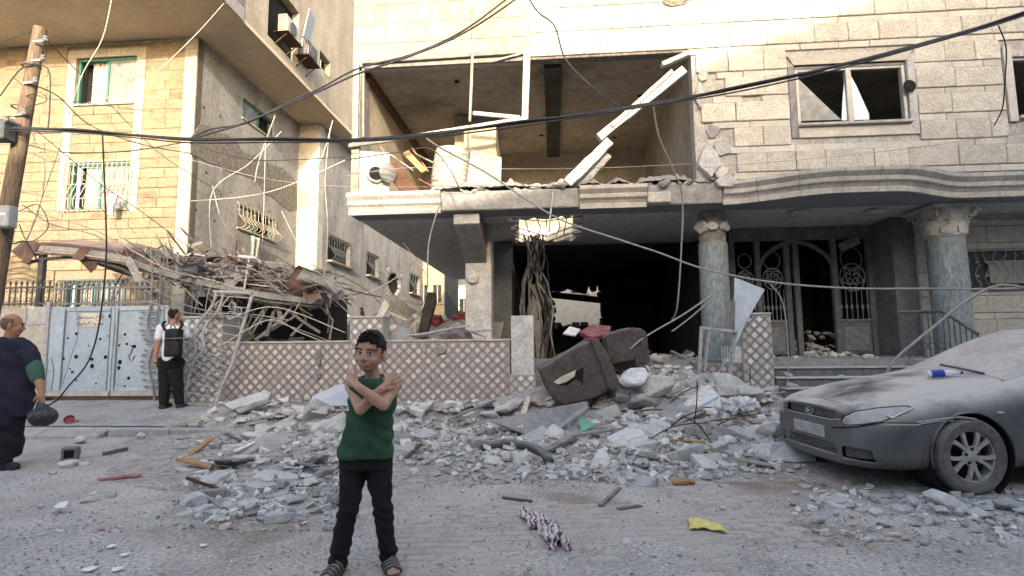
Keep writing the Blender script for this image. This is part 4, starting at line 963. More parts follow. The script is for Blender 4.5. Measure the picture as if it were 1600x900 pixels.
# ================================================================== tiled garden wall and posts
# diamond tile: pale centre, framed by a pair of dark lines, set proud of its field
TD = .182
def diamond_face(P_, u0, u1, z0, z1, w, parent, tile_mt, nmax=300, off=0.0, d=V((0, 0, 0))):
    """diagonal lattice of tiles on the front of a wall or post"""
    h = TD / 2; k = 0
    me_t = MB().prism([(-h * .56, 0, 0), (0, 0, -h * .56), (h * .56, 0, 0), (0, 0, h * .56)], (0, -.006, 0)).mesh('tile')
    lines = MB(); rest = MB()
    nu = int((u1 - u0) / TD) + 3; nz_ = int((z1 - z0) / TD) + 3
    for j in range(-1, 2 * nz_):
        for i in range(-1, nu):
            cu = u0 + i * TD + (j % 2) * h + off; cz = z0 + j * h
            if u0 + h * .52 < cu < u1 - h * .52 and z0 + h * .5 < cz < z1 - h * .5 and k < nmax and noise.noise(V((cu * 3, cz * 3, u0))) + .25 * noise.noise(V((cu * 31, cz * 17, 2))) > -.52:
                link('tile', me_t, tile_mt, parent, V((cu, w, cz)) + d); k += 1
            elif u0 + h * .52 < cu < u1 - h * .52 and z0 + h * .5 < cz < z1 - h * .5: rest.prism([(cu - h * .56, w, cz), (cu, w, cz - h * .56), (cu + h * .56, w, cz), (cu, w, cz + h * .56)], (0, -.006, 0))
    for dr in (1, -1):
        c = -4.0
        for m_ in range(-80, 160):
            for dd in (-.017, .017):
                # line: z - z0 = dr*(u - u0 - off) + m_*h*2 +- h
                q = m_ * TD + h * 1 * (1) + dd
                us_ = []
                for uu in (u0, u1): 
                    zz = z0 + dr * (uu - u0 - off) + q
                    if z0 <= zz <= z1: us_.append((uu, zz))
                for zz in (z0, z1):
                    uu = u0 + off + dr * (zz - z0 - q)
                    if u0 < uu < u1: us_.append((uu, zz))
                if len(us_) >= 2:
                    us_.sort(); a, b_ = us_[0], us_[-1]
                    if b_[0] - a[0] > .01: lines.bar((a[0], w - .001, a[1]), (b_[0], w - .001, b_[1]), .009, .006, up=(0, 1, 0))
    if lines.f: P_(lines, 'tile_joint', 'tile_line')['kind'] = 'stuff'
    if rest.f: P_(rest, 'tile_row', tile_mt)['kind'] = 'stuff'
def gwall(label, px0, px1, pyt, z0, thick, tile, field, name='garden_wall', cat='wall', w=0.0, cap=True, tiles=True, both=None, off=0.0):
    u0, u1 = T.uz(px0, 560, w)[0], T.uz(px1, 560, w)[0]; z1 = T.uz((px0 + px1) / 2, pyt, w)[1]
    t = thing(name, label, cat, T.W((u0 + u1) / 2, w + thick / 2, 0), YAW); t.location.z = z0
    i = pm(t).inverted()
    def P_(mb, nm, mt, bevel=0): mb.v = [i @ (T.m @ v) for v in mb.v]; return mb.build(nm, mt, t, local=True, bevel=bevel)
    core = P_(MB().box((u0, w, z0), (u1, w + thick, z1)), 'core', field)
    if cap: P_(MB().box((u0 - .015, w - .025, z1 + .002), (u1 + .015, w + thick + .025, z1 + .04)), 'coping', 'cornice', .006)
    if tiles:
        d = (i @ T.m).translation
        diamond_face(lambda mb, nm, mt: link(nm, mb.mesh(nm), mt, core, d), u0 + .005, u1 - .005, z0 + .02, z1 - .015, w, core, tile, 300, off, d)
    return t
gwall('narrow diamond tiled post beside the man with the backpack', 283, 346, 497, .25, .5, 'tile_light', 'tile_field', 'gate_post', 'post', w=-.05)
gwall('long low diamond tiled garden wall behind the boy', 347, 797, 535, .2, .22, 'tile_pink', 'tile_field_pink', off=.03)
gwall('diamond tiled post standing up behind the head of the boy', 546, 597, 497, .2, .45, 'tile_light', 'tile_field', 'wall_post', 'post', w=-.12)
pp = gwall('plain grey concrete stub post where the tiled wall is broken off', 799, 834, 493, .2, .4, 'tile_light', 'concrete', 'wall_post', 'post', w=-.03, cap=False, tiles=False)
gwall('short broken piece of diamond tiled wall left of the right post', 1100, 1164, 568, .2, .25, 'tile_pink', 'tile_field_pink', off=.05, w=.06, cap=False)
gwall('tall diamond tiled post at the foot of the porch steps', 1162, 1208, 492, .15, .42, 'tile_light', 'tile_field', 'gate_post', 'post', w=-.06, off=.02)
gwall('narrow strip of tiled wall beside the plain stub post', 797, 836, 585, .15, .06, 'tile_light', 'tile_field', w=-.10, cap=False)
# mortar lumps hanging on the long wall
for (px, py, sx, sz) in ((498, 560, .07, .2), (497, 587, .06, .09), (663, 545, .05, .1), (690, 547, .12, .1), (672, 590, .04, .05)):
    c = T.P(px, py, -.03); pl = rough_poly(8, sx, sz, rs, .35); mb = MB().prism([T.m @ V((c.x + x, -.004, c.z + y)) for x, y in pl], T.m.to_3x3() @ V((0, -.05, 0)))
    o = mb.build('mortar_lump', 'chunk_dark', None, bevel=.01); tag(o, {498: 'long vertical smear of mortar on the tiled wall left of the boy', 497: 'small mortar smear low on the tiled wall left of the boy', 663: 'drop shaped mortar lump hanging from the coping right of the boy', 690: 'broad mortar lump hanging from the coping right of the boy', 672: 'tiny mortar splash low on the tiled wall'}[px], 'mortar lump', 'mortar lumps on the wall')
# low pillar stub and stone on the right broken wall
c = T.P(1147, 556, .1); o = MB().box(T.W(c.x - .17, .02, c.z - .14), T.W(c.x + .17, .25, c.z + .17)).build('plaster_block', 'chunk_white', None, bevel=.03); tag(o, 'white plastered stub block on the short broken tiled wall', 'block')
# ================================================================== sheet metal gate
GW = T.uz(160, 625, .1)
gt = thing('metal_gate', 'pale blue sheet metal double gate riddled with bullet holes', 'gate', T.W(T.uz(160, 600, .12)[0], .12, .3), YAW)
gi = pm(gt).inverted()
def gp(mb, nm, mt, bevel=0, parent=None, smooth=False): mb.v = [gi @ (T.m @ v) for v in mb.v]; return mb.build(nm, mt, parent or gt, local=True, bevel=bevel, smooth=smooth)
gu = lambda px: T.uz(px, 550, .12)[0]; gz = lambda py: T.uz(160, py, .12)[1]
gb, gtop = gz(621), gz(479)
leaf1 = gp(MB().box((gu(78), .10, gb + .1), (gu(178), .13, gtop)), 'gate_leaf', 'gate_blue'); leaf2 = gp(MB().box((gu(179), .10, gb + .1), (gu(262), .13, gtop)), 'gate_leaf', 'gate_blue')
for lf, (a, b_, ia, ib) in ((leaf1, (78, 178, 101, 173)), (leaf2, (179, 262, 184, 256))):
    for (x0, x1) in ((a, ia), (ib, b_)): gp(MB().box((gu(x0) + .003, .075, gb + .12), (gu(x1), .099, gtop)), 'stile', 'gate_blue', .004, parent=lf)
    for (z0, z1) in ((gtop - .09, gtop), (gb + .12, gb + .2)): gp(MB().box((gu(ia) + .002, .078, z0), (gu(ib) - .002, .099, z1)), 'rail', 'gate_blue', .004, parent=lf)
    for x in (ia, ib): gp(MB().bar((gu(x), .07, gb + .14), (gu(x), .07, gtop - .04), .014, .014), 'bead', 'iron', parent=lf)
    gp(MB().box((gu(a) + .01, .065, gb + .03), (gu(b_) - .01, .1, gb + .118)), 'bottom_rail', 'cornice', .004, parent=lf)
    gp(MB().box((gu(a) + .01, .06, gb + .0), (gu(b_) - .01, .1, gb + .028)), 'rusty_edge', 'rust', .004, parent=lf)
gp(MB().bar((gu(77), .06, .3), (gu(75), .06, gtop + .1), .08, .06), 'hinge_post', 'iron_pale', .006)
hm = MB().lathe([(.03, 0), (.034, -.004), (.024, -.007), (.002, -.0072)], 9, Matrix.Rotation(rad(-90), 4, 'X')).mesh('bullet_hole')
rs = random.Random(21)
hp = [(106, 528), (119, 521), (88, 541), (96, 553), (102, 560), (113, 576), (117, 581), (88, 571), (124, 594), (90, 580), (170, 494), (168, 525), (157, 530), (167, 558), (179, 541), (187, 540), (195, 523), (199, 538), (207, 541), (211, 542), (178, 576), (190, 566), (189, 575), (205, 591), (155, 599), (146, 561), (147, 572), (200, 604), (181, 553), (121, 557), (139, 540), (174, 553)]
for (x, y) in hp:
    s = rs.uniform(.5, 1.25); link('bullet_hole', hm, 'dark_hole', leaf1 if x < 178 else leaf2, gi @ (T.m @ V((gu(x), .099, gz(y)))), (0, 0, 0), (s, 1, s * rs.uniform(.8, 1.2)))
for (x, y, a) in ((207, 550, .5), (204, 558, -.6), (211, 560, .7), (208, 546, .2)):
    gp(MB().prism([(gu(x) + q * .5 + a * r_ * .6, .097, gz(y) + r_) for q, r_ in rough_poly(7, .03, .09, rs, .4)], (0, -.003, 0)), 'rust_stain', 'rust', parent=leaf2)
sg = gp(MB().box((gu(125), .088, gz(510)), (gu(153), .098, gz(489))), 'notice', 'sign_cream', .001, parent=leaf1)
def arabic(txt, h, u, z, w, parent, mt):
    cu = bpy.data.curves.new('lettering', 'FONT'); cu.body = txt; cu.size = h; cu.align_x = 'CENTER'; cu.extrude = .001
    o = bpy.data.objects.new('tmp', cu); COL.objects.link(o); dg = bpy.context.evaluated_depsgraph_get(); me = bpy.data.meshes.new_from_object(o.evaluated_get(dg)); bpy.data.objects.remove(o)
    me.transform(gi @ T.m @ Matrix.Translation((u, w, z)) @ Matrix.Rotation(rad(90), 4, 'X')); me.materials.clear(); return link('lettering', me, mt, parent)
# shaped letter forms, laid right to left: garage in use / no parking
l1 = '\uFEDE\uFEE4\uFECC\uFE98\uFEB4\uFEE3 \uFE9D\uFE8D\uFEAE\uFEDB'; l2 = '\uFED1\uFEEE\uFED7\uFEEE\uFEDF\uFE8D \uFEC9\uFEEE\uFEE8\uFEE4\uFEE3'
arabic(l1, .105, (gu(125) + gu(153)) / 2, gz(497.5), .0865, sg, 'sign_text'); arabic(l2, .105, (gu(125) + gu(153)) / 2, gz(507.5), .0865, sg, 'sign_text')
# white plastered pier left of the gate and iron railing over both
t = thing('yard_wall', 'white plastered yard wall with crumbled top left of the blue gate', 'wall', T.W(gu(40), .2, .3), YAW); i2 = pm(t).inverted()
def yp(mb, nm, mt, bevel=0): mb.v = [i2 @ (T.m @ v) for v in mb.v]; return mb.build(nm, mt, t, local=True, bevel=bevel)
yp(MB().box((gu(-60), .05, .2), (gu(75), .3, gz(505))), 'wall', 'white_plaster'); yp(MB().box((gu(42), .03, gz(508)), (gu(76), .32, gz(478))), 'crumbled_top', 'concrete', .03); yp(MB().box((gu(-60), .05, gz(505) + .004), (gu(41), .3, gz(480))), 'wall_top', 'white_plaster', .01)
def railing(label, x0, x1, py0, py1, w, n, mt, curls):
    t = thing('iron_railing', label, 'railing', T.W(gu((x0 + x1) / 2), w, gz(py1)), YAW); ii = pm(t).inverted()
    def rp(mb, nm): mb.v = [ii @ (T.m @ v) for v in mb.v]; return mb.build(nm, mt, t, local=True)
    z0, z1 = gz(py1), gz(py0)
    for z in (z0 + .04, z1 - .05): rp(MB().bar((gu(x0), w, z), (gu(x1), w, z), .035, .035), 'rail')
    for i in range(n):
        u = gu(x0) + (gu(x1) - gu(x0)) * (i + .5) / n; rp(MB().bar((u, w, z0), (u, w, z1), .02, .02), 'bar')
        rp(MB().lathe([(.006, z1), (.028, z1 + .03), (.02, z1 + .06), (.002, z1 + .10)], 6, Matrix.Translation((u, w, 0))), 'spear_tip')
        if i % curls == 1:
            for s in (-1, 1):
                for k in (0, 1):
                    c = V((u + s * .045, w - .02, (z0 + z1) / 2 + (k - .5) * .16)); rp(MB().tube([c + V((.035 * math.cos(x * .8), 0, .045 * math.sin(x * .8))) for x in range(9)], .009, 4), 'curl')
railing('black iron railing with curls on the white yard wall', -50, 74, 443, 476, .12, 14, 'iron_dark', 3)
railing('grey iron railing along the top of the blue gate', 76, 262, 446, 477, .12, 22, 'iron', 5)
# ================================================================== collapsed canopy behind the gate
rs = random.Random(31)
cn = thing('collapsed_canopy', 'collapsed yard canopy of bent beams, torn sheets and splintered laths', 'canopy', T.W(T.uz(260, 500, 1)[0], 1.0, .35), YAW)
ci = pm(cn).inverted()
def cp(mb, nm, mt, bevel=0, smooth=False): mb.v = [ci @ (T.m @ v) for v in mb.v]; return mb.build(nm, mt, cn, local=True, bevel=bevel, smooth=smooth)
def tp(px, py, w): return T.P(px, py, w)
cp(MB().box((tp(61, 430, .5).x, .45, .35), (tp(69, 430, .5).x, .55, tp(65, 398, .5).z)), 'post', 'iron_dark', .006)
# front eave: grey beam and fascia boards following the sag
eave = [(40, 392), (70, 388), (110, 391), (150, 396), (190, 403), (235, 420), (290, 436), (350, 449), (420, 463), (500, 472)]
for dy, w, m_, th in ((0, .35, 'roof_grey', .11), (8, .42, 'wood_grey', .05), (-7, .6, 'roof_brown', .07)):
    pts = [tp(x, y + dy, w) for x, y in eave]
    for a, b_ in zip(pts, pts[1:]): cp(MB().bar(a, b_ + (b_ - a) * .02, .06, th), 'eave_board', m_, .006)
cp(MB().tube([tp(x, y, .5) for x, y in ((44, 410), (75, 404), (110, 402), (150, 408), (190, 420), (225, 440), (250, 470))], .035, 6), 'bent_rail', 'iron_dark')
def sheet(pts, w0, w1, m_, nm='roof_sheet'):
    n = len(pts); q = [tp(x, y, w0 + (w1 - w0) * k / max(1, n - 1)) for k, (x, y) in enumerate(pts)]
    cp(MB().prism(q, (0, .012, .012)), nm, m_)
sheet([(17, 393), (34, 377), (60, 378), (40, 411)], .28, .32, 'roof_brown'); sheet([(36, 408), (46, 379), (62, 380), (46, 411)], .26, .3, 'roof_brown')
sheet([(112, 405), (126, 384), (142, 386), (129, 406)], .30, .30, 'roof_brown'); sheet([(124, 407), (152, 410), (150, 420), (142, 427)], .4, .5, 'roof_brown'); sheet([(128, 404), (205, 412), (230, 440), (180, 425)], .5, .7, 'wood_brown')
sheet([(193, 388), (210, 395), (208, 402), (190, 400)], .4, .5, 'roof_brown')
sheet([(192, 402), (204, 402), (238, 462), (226, 470)], .12, .2, 'roof_grey', 'fallen_plank')
# roof plane behind the eave, sagging back; grey sheets added to shade the bay
for (a, b_, c, d, m_) in (((60, 384), (190, 396), (215, 380), (90, 374), 'roof_brown'), ((190, 396), (300, 432), (320, 408), (215, 380), 'roof_brown'), ((300, 432), (420, 458), (430, 430), (320, 408), 'roof_grey'), ((420, 458), (505, 470), (500, 440), (430, 430), 'roof_grey')):
    q = [tp(*a, .5), tp(*b_, .5), tp(*c, 2.6), tp(*d, 2.6)]; cp(MB().prism(q, (0, 0, -.05)), 'roof_sheet', m_)
lath = []
for i in range(150):
    x = rs.uniform(215, 520); t = (x - 215) / 305; y = 408 + 50 * t + rs.gauss(0, 11) - 4; w = rs.uniform(.25, 2.2); Lp = rs.uniform(.5, 1.7); ang = rs.gauss(-.25, .42); yw = rs.gauss(0, .8)
    c = tp(x, y, w); d = V((math.cos(ang) * math.cos(yw), math.sin(yw), math.sin(ang))) * Lp / 2
    cp(MB().bar(c - d, c + d, rs.uniform(.012, .06), rs.uniform(.010, .03)), 'lath', rs.choice(['wood_grey', 'wood_grey', 'wood_pale', 'roof_grey', 'wood_grey', 'wood_grey', 'roof_brown'] + (['red_dusty'] if i % 9 == 0 else [])))
for i in range(70):
    x = rs.uniform(300, 525); t = (x - 300) / 225; y = 402 + 48 * t + rs.gauss(0, 9); w = rs.uniform(.6, 2.4); c = tp(x, y, w); s = rs.uniform(.08, .3)
    pl = rough_poly(6, s, s * .5, rs, .4); e = Euler((rs.uniform(-1, 1), rs.uniform(-.6, .6), rs.uniform(0, 3))).to_matrix()
    cp(MB().prism([c + e @ V((x_, y_, 0)) for x_, y_ in pl], e @ V((0, 0, rs.uniform(.02, .06)))), 'splintered_board', rs.choice(['wood_pale', 'wood_pale', 'chunk_pale', 'wood_grey', 'roof_brown']))
# bent tube frames falling over the wall
for pl in ([(395, 452), (430, 462), (470, 480), (478, 500), (455, 525)], [(350, 440), (400, 470), (445, 480), (470, 500), (500, 520)], [(480, 465), (505, 470), (515, 490), (512, 520)], [(430, 455), (412, 492), (395, 520)], [(470, 460), (440, 500), (400, 530)], [(380, 445), (395, 490), (378, 530)], [(300, 420), (330, 470), (350, 500)], [(270, 415), (292, 450), (310, 475)], [(445, 470), (500, 478), (520, 500), (515, 530)], [(340, 430), (380, 500), (372, 535)], [(455, 450), (420, 470), (372, 545)]):
    w = rs.uniform(.4, 1.4); cp(MB().tube([tp(x, y, w + k * .04) for k, (x, y) in enumerate(pl)], rs.uniform(.018, .035), 6), 'bent_tube', rs.choice(['iron_pale', 'roof_grey', 'wood_pale']))
for i in range(16):
    x0, y0 = rs.uniform(340, 480), rs.uniform(455, 490); x1, y1 = x0 + rs.uniform(-70, 40), rs.uniform(505, 532); w = rs.uniform(.4, 1.8)
    cp(MB().bar(tp(x0, y0, w), tp(x1, y1, w - .2), rs.uniform(.03, .09), .03), 'lath', rs.choice(['wood_grey', 'roof_grey', 'wood_pale']))
for i in range(46):
    x0 = rs.uniform(200, 500); y0 = 398 + 45 * (x0 - 215) / 305 + rs.uniform(-14, 20); w = rs.uniform(.0, 1.5); dx = rs.uniform(30, 120) * rs.choice((1, 1, -.6)); dy = rs.uniform(10, 75)
    pl = [tp(x0, y0, w), tp(x0 + dx * .35, y0 + dy * .1 + rs.uniform(-8, 4), w), tp(x0 + dx * .75, y0 + dy * .5, w - .1), tp(x0 + dx, min(y0 + dy, 528), w - .15)]
    cp(MB().tube(crv(pl, 5), rs.uniform(.006, .013), 5), 'bent_rod', rs.choice(['iron_pale', 'iron', 'rust', 'wire_grey']))
for i in range(14):
    x = rs.uniform(230, 500); y = 412 + 45 * (x - 215) / 305 + rs.uniform(-12, 14); c = tp(x, y, rs.uniform(.2, 1.2)); e = Euler((rs.uniform(-1.2, 1.2), rs.uniform(-.6, .6), rs.uniform(0, 3))).to_matrix(); sx, sy = rs.uniform(.2, .5), rs.uniform(.12, .3); ph_ = rs.uniform(0, 6)
    mb = MB().grid(lambda s, t: c + e @ V((sx * (s - .5) * 2, sy * (t - .5) * 2, .06 * math.sin(s * 5 + ph_) + .05 * math.sin(t * 6 + s * 3))), 10, 6); cp(mb, 'crumpled_sheet', rs.choice(['roof_grey', 'roof_brown', 'sheet_metal', 'roof_grey']))
# dark sheet added at the back of the bay, standing in for its shade
cp(MB().box((tp(300, 500, 2.9).x, 2.9, .35), (tp(540, 500, 2.9).x, 3.0, tp(420, 462, 2.9).z)), 'shade_backing', 'burnt')
# air conditioner casing half buried in the canopy
c = T.W(*tp(434, 428, 1.6)); t = thing('fallen_air_conditioner', 'battered air conditioner casing half buried on top of the canopy', 'air conditioner', c, .3)
t.rotation_euler = (.15, .1, .3); MB().box((-.3, -.15, -.25), (.3, .15, .25)).build('casing', 'roof_grey', t, local=True, bevel=.02); MB().lathe([(.17, 0), (.17, .02), (.14, .03)], 14, Matrix.Translation((.05, -.155, 0)) @ Matrix.Rotation(rad(90), 4, 'X')).build('fan_guard', 'iron_dark', t, local=True)
# ================================================================== bent wrought iron gate leaf leaning by the backpacker
ig = thing('bent_iron_leaf', 'buckled wrought iron gate leaf with leaf tips leaning on the post', 'gate', T.W(T.uz(330, 640, -.3)[0], -.35, .28), YAW); gi2 = pm(ig).inverted()
def ip(mb, nm, mt='iron_pale', smooth=False): mb.v = [gi2 @ (T.m @ v) for v in mb.v]; return mb.build(nm, mt, ig, local=True, smooth=smooth)
tp3 = lambda x, y, w: T.P(x, y, w)
st1 = [tp3(x, y, w) for x, y, w in ((338, 458, -.12), (330, 480, -.14), (310, 505, -.2), (303, 525, -.28), (306, 545, -.3), (300, 560, -.33), (288, 575, -.36), (281, 610, -.42), (268, 643, -.48))]
st2 = [tp3(x, y, w) for x, y, w in ((349, 459, -.12), (341, 485, -.14), (322, 507, -.2), (316, 527, -.28), (318, 545, -.3), (305, 562, -.33), (297, 580, -.36), (290, 612, -.42), (280, 646, -.48))]
ip(MB().tube(crv(st1), .028, 6), 'stile', smooth=True); ip(MB().tube(crv(st2), .028, 6), 'stile', smooth=True)
st3 = [tp3(394, 462, -.12), tp3(378, 515, -.22), tp3(362, 570, -.35), tp3(348, 600, -.4), tp3(334, 643, -.48)]
ip(MB().tube(crv(st3), .036, 6), 'stile', smooth=True); ip(MB().tube([tp3(334, 456, -.12), tp3(394, 458, -.12)], .035, 6), 'top_rail'); ip(MB().tube([tp3(256, 648, -.48), tp3(345, 648, -.48)], .035, 6), 'bottom_rail')
c1, c3 = crv(st1, 8), crv(st3, 16)
for i in range(15):
    t = (i + .7) / 15.5; a = c1[int(t * (len(c1) - 1))]; b_ = c3[int(t * (len(c3) - 1))]; ext = a + (a - b_).normalized() * (.14 if i > 5 else .02)
    ip(MB().tube([ext, b_], .010, 5), 'bar')
    if i > 5:
        d = (a - b_).normalized(); up = V((0, 0, 1)); e = ext + d * .02
        for off_ in (0, .24):
            q = e - d * off_; vs = [q + d * .075, q + up * .028, q - d * .06, q - up * .028, q + V((0, -.018, 0)), q + V((0, .018, 0))]
            ip(MB().add(vs, [(0, 1, 4), (1, 2, 4), (2, 3, 4), (3, 0, 4), (1, 0, 5), (2, 1, 5), (3, 2, 5), (0, 3, 5)]), 'leaf_tip')
for (x, y) in ((363, 478), (372, 486), (360, 492), (330, 590), (325, 605), (345, 560)):
    c = tp3(x, y, -.2); ip(MB().tube([c + V((.07 * math.cos(k * .8), 0, .07 * math.sin(k * .8))) for k in range(9)], .011, 5), 'scroll')
# matching straight strip with leaf tips on the gate side
il = thing('iron_gate_edge', 'curved iron strip with a column of leaf tips against the blue gate', 'gate', T.W(T.uz(240, 620, .0)[0], .0, .3), YAW); gi3 = pm(il).inverted()
def ip2(mb, nm, smooth=False): mb.v = [gi3 @ (T.m @ v) for v in mb.v]; return mb.build(nm, 'iron', il, local=True, smooth=smooth)
cc = crv([tp3(x, y, .02) for x, y in ((237, 400), (238, 440), (235, 480), (231, 505), (236, 525), (243, 535), (236, 555), (233, 575), (238, 600), (242, 628))], 8)
ip2(MB().tube(cc, .022, 6), 'stile', True); ip2(MB().tube([p + V((.17, 0, 0)) for p in cc[:40]], .02, 6), 'stile', True)
for i in range(18):
    p = cc[8 + int(i * (len(cc) - 12) / 18)]; q = p + V((-.13, -.01, 0)); ip2(MB().tube([q, p + V((.15, 0, 0))], .008, 4), 'bar')
    for e in (q, p + V((.10, -.01, 0))):
        d = V((-1, 0, 0)); up = V((0, 0, 1)); vs = [e + d * .08, e + up * .03, e - d * .07, e - up * .03, e + V((0, -.018, 0)), e + V((0, .018, 0))]
        ip2(MB().add(vs, [(0, 1, 4), (1, 2, 4), (2, 3, 4), (3, 0, 4), (1, 0, 5), (2, 1, 5), (3, 2, 5), (0, 3, 5)]), 'leaf_tip')
# ================================================================== utility pole, boxes, cables
PY = 8.6; pole = thing('utility_pole', 'leaning weathered wooden utility pole at the left edge', 'pole', at(-58, 640, PY), 0); pole.location.z = .15
pb0, pt0 = at(-46, 642, PY), at(63, 44, PY); pb0.z = .1
MB().tube([pb0.lerp(pt0, k / 8) for k in range(9)], [.15 - .055 * k / 8 for k in range(9)], 12).build('shaft', 'pole_wood', pole, smooth='auto')
for k, (x, y) in enumerate(((61, 65), (57, 95), (45, 130), (28, 180))):
    c = at(x, y, PY - .13); MB().tube([c + V((-.09, 0, 0)), c + V((.12, 0, .02))], .02, 6).build('bolt', 'iron_pale', pole); MB().lathe([(.02, 0), (.045, .02), (.03, .05), (.045, .07), (.02, .1)], 8, Matrix.Translation(c + V((.1, 0, 0)))).build('insulator', 'plastic_grey', pole)
for (y, x) in ((104, 49), (168, 33), (186, 28)):
    c = at(x, y, PY); MB().tube([c + V((.125 * math.cos(k * .7), .125 * math.sin(k * .7), 0)) for k in range(10)], .014, 5).build('strap', 'iron_dark', pole)
c = at(4, 205, PY - .25); t = thing('cable_box', 'dark junction box wrapped in plastic on the leaning pole', 'box', c); MB().box((-.22, -.12, -.16), (.12, .12, .1)).build('casing', 'iron_dark', t, local=True, bevel=.02); MB().box((-.2, -.14, .1), (.16, .14, .2)).build('plastic_wrap', 'glass_dusty', t, local=True, bevel=.04)
c = at(8, 340, PY - .22); t = thing('meter_box', 'pale grey meter box low on the leaning pole', 'box', c); MB().box((-.14, -.08, -.16), (.12, .1, .18)).build('casing', 'iron_pale', t, local=True, bevel=.015); MB().box((-.1, -.086, .02), (.08, -.081, .06)).build('plate', 'paper', t, local=True)
def cable(pts, Y0, Y1, r, m_, label, group=None, sub=8, name='cable', cat='cable'):
    n = len(pts); P = [at(x, y, Y0 + (Y1 - Y0) * k / (n - 1)) for k, (x, y) in enumerate(pts)]
    if n > 2: P = crv(P, sub)
    o = MB().tube(P, r, 6).build(name, m_, None, smooth=True); return tag(o, label, cat, group)
g = 'overhead cables'
main = [(-30, 197), (40, 200), (120, 204), (220, 212), (300, 217), (430, 218), (560, 218), (680, 208), (800, 193), (900, 180), (1040, 158), (1150, 138), (1300, 105), (1450, 66), (1620, 14), (1950, -105), (2400, -290)]
cable(main, 8.5, 6.4, .022, 'cable', 'thick black cable bundle spanning the whole street', g)
cable([(x, y + 2.2 * math.sin(k * 2.1)) for k, (x, y) in enumerate(main)], 8.45, 6.35, .017, 'cable', 'second strand twisted round the thick black cable bundle', g)
cable([(x, y + 4.5 + 1.6 * math.sin(k * 1.7 + 1)) for k, (x, y) in enumerate(main)], 8.4, 6.3, .011, 'cable', 'thin black strand slung just under the thick cable bundle', g)
cable([(296, 218), (330, 208), (380, 193), (440, 168), (500, 142), (560, 115), (640, 88), (720, 54), (812, -6), (960, -120), (1150, -280)], 8.3, 7.2, .015, 'cable', 'black cable rising from the bundle to the top edge past the opening', g)
cable([(300, 215), (330, 202), (385, 192), (440, 165), (500, 138), (560, 107), (640, 86), (720, 50), (800, -8), (950, -125), (1140, -285)], 8.35, 7.25, .014, 'cable', 'companion black cable rising steeply beside the other past the opening', g)
cable([(800, -60), (823, -10), (840, 18), (866, 40), (880, 85), (900, 112), (940, 148), (975, 170)], 8.8, 7.22, .014, 'cable', 'black wire dropping from the upper facade to the cable bundle', g)
cable([(1020, 162), (1030, 215), (1050, 260), (1066, 310), (1064, 400), (1058, 480), (1050, 500)], 7.16, 8.8, .013, 'wire_grey', 'grey wire hanging down in front of the burnt hall', g)
cable([(1560, 40), (1572, 75), (1570, 130), (1566, 170), (1553, 196)], 6.5, 7.5, .008, 'cable', 'short black wire hanging by the right window', g)
cable([(864, 300), (863, 312), (860, 335), (858, 362)], 10.25, 9.9, .018, 'plastic_white', 'white wire end hanging from the slab edge', g)
cable([(690, 303), (689, 315), (680, 340), (670, 380), (668, 420), (668, 450)], 10.3, 9.9, .014, 'wire_grey', 'grey wire hanging in front of the alley side of the slab', g)
cable([(665, 215), (690, 232), (760, 270), (820, 310), (880, 345), (960, 372), (1030, 395), (1100, 420), (1200, 440), (1320, 450), (1450, 451), (1610, 450), (1900, 430)], 8.0, 6.6, .014, 'wire_grey', 'long grey wire sweeping down across the porch columns', g)
cable([(1610, 452), (1560, 446), (1510, 470), (1460, 510), (1400, 560), (1385, 585)], 6.0, 6.2, .016, 'wire_grey', 'grey conduit curving down behind the car bonnet', g)
cable([(1120, 455), (1070, 490), (1010, 525), (985, 545)], 9.0, 8.0, .014, 'wire_grey', 'taut grey wire running from the inner column to the brown sofa', g)
cable([(1118, 462), (1080, 495), (1050, 518)], 9.0, 8.4, .012, 'wire_grey', 'shorter taut wire from the inner column into the rubble', g)
cable([(1205, 445), (1222, 470), (1230, 520), (1232, 580), (1228, 610)], 8.9, 8.9, .010, 'wire_grey', 'thin wire hanging before the iron doors', g)
cable([(1150, 530), (1130, 570), (1105, 610), (1085, 640)], 8.7, 7.6, .012, 'wire_grey', 'wire draped over the short broken wall', g)
cable([(160, 207), (165, 330), (166, 400), (160, 470), (150, 530), (135, 570), (110, 600), (85, 628), (55, 640)], 8.26, 9.2, .013, 'cable', 'black wire trailing down the face of the blue gate', g)
cable([(735, -10), (741, 0), (738, 90), (734, 190)], 10.1, 10.2, .028, 'wood_pale', 'pale pole hanging upright in front of the upper opening', g, name='hanging_pole', cat='pole')
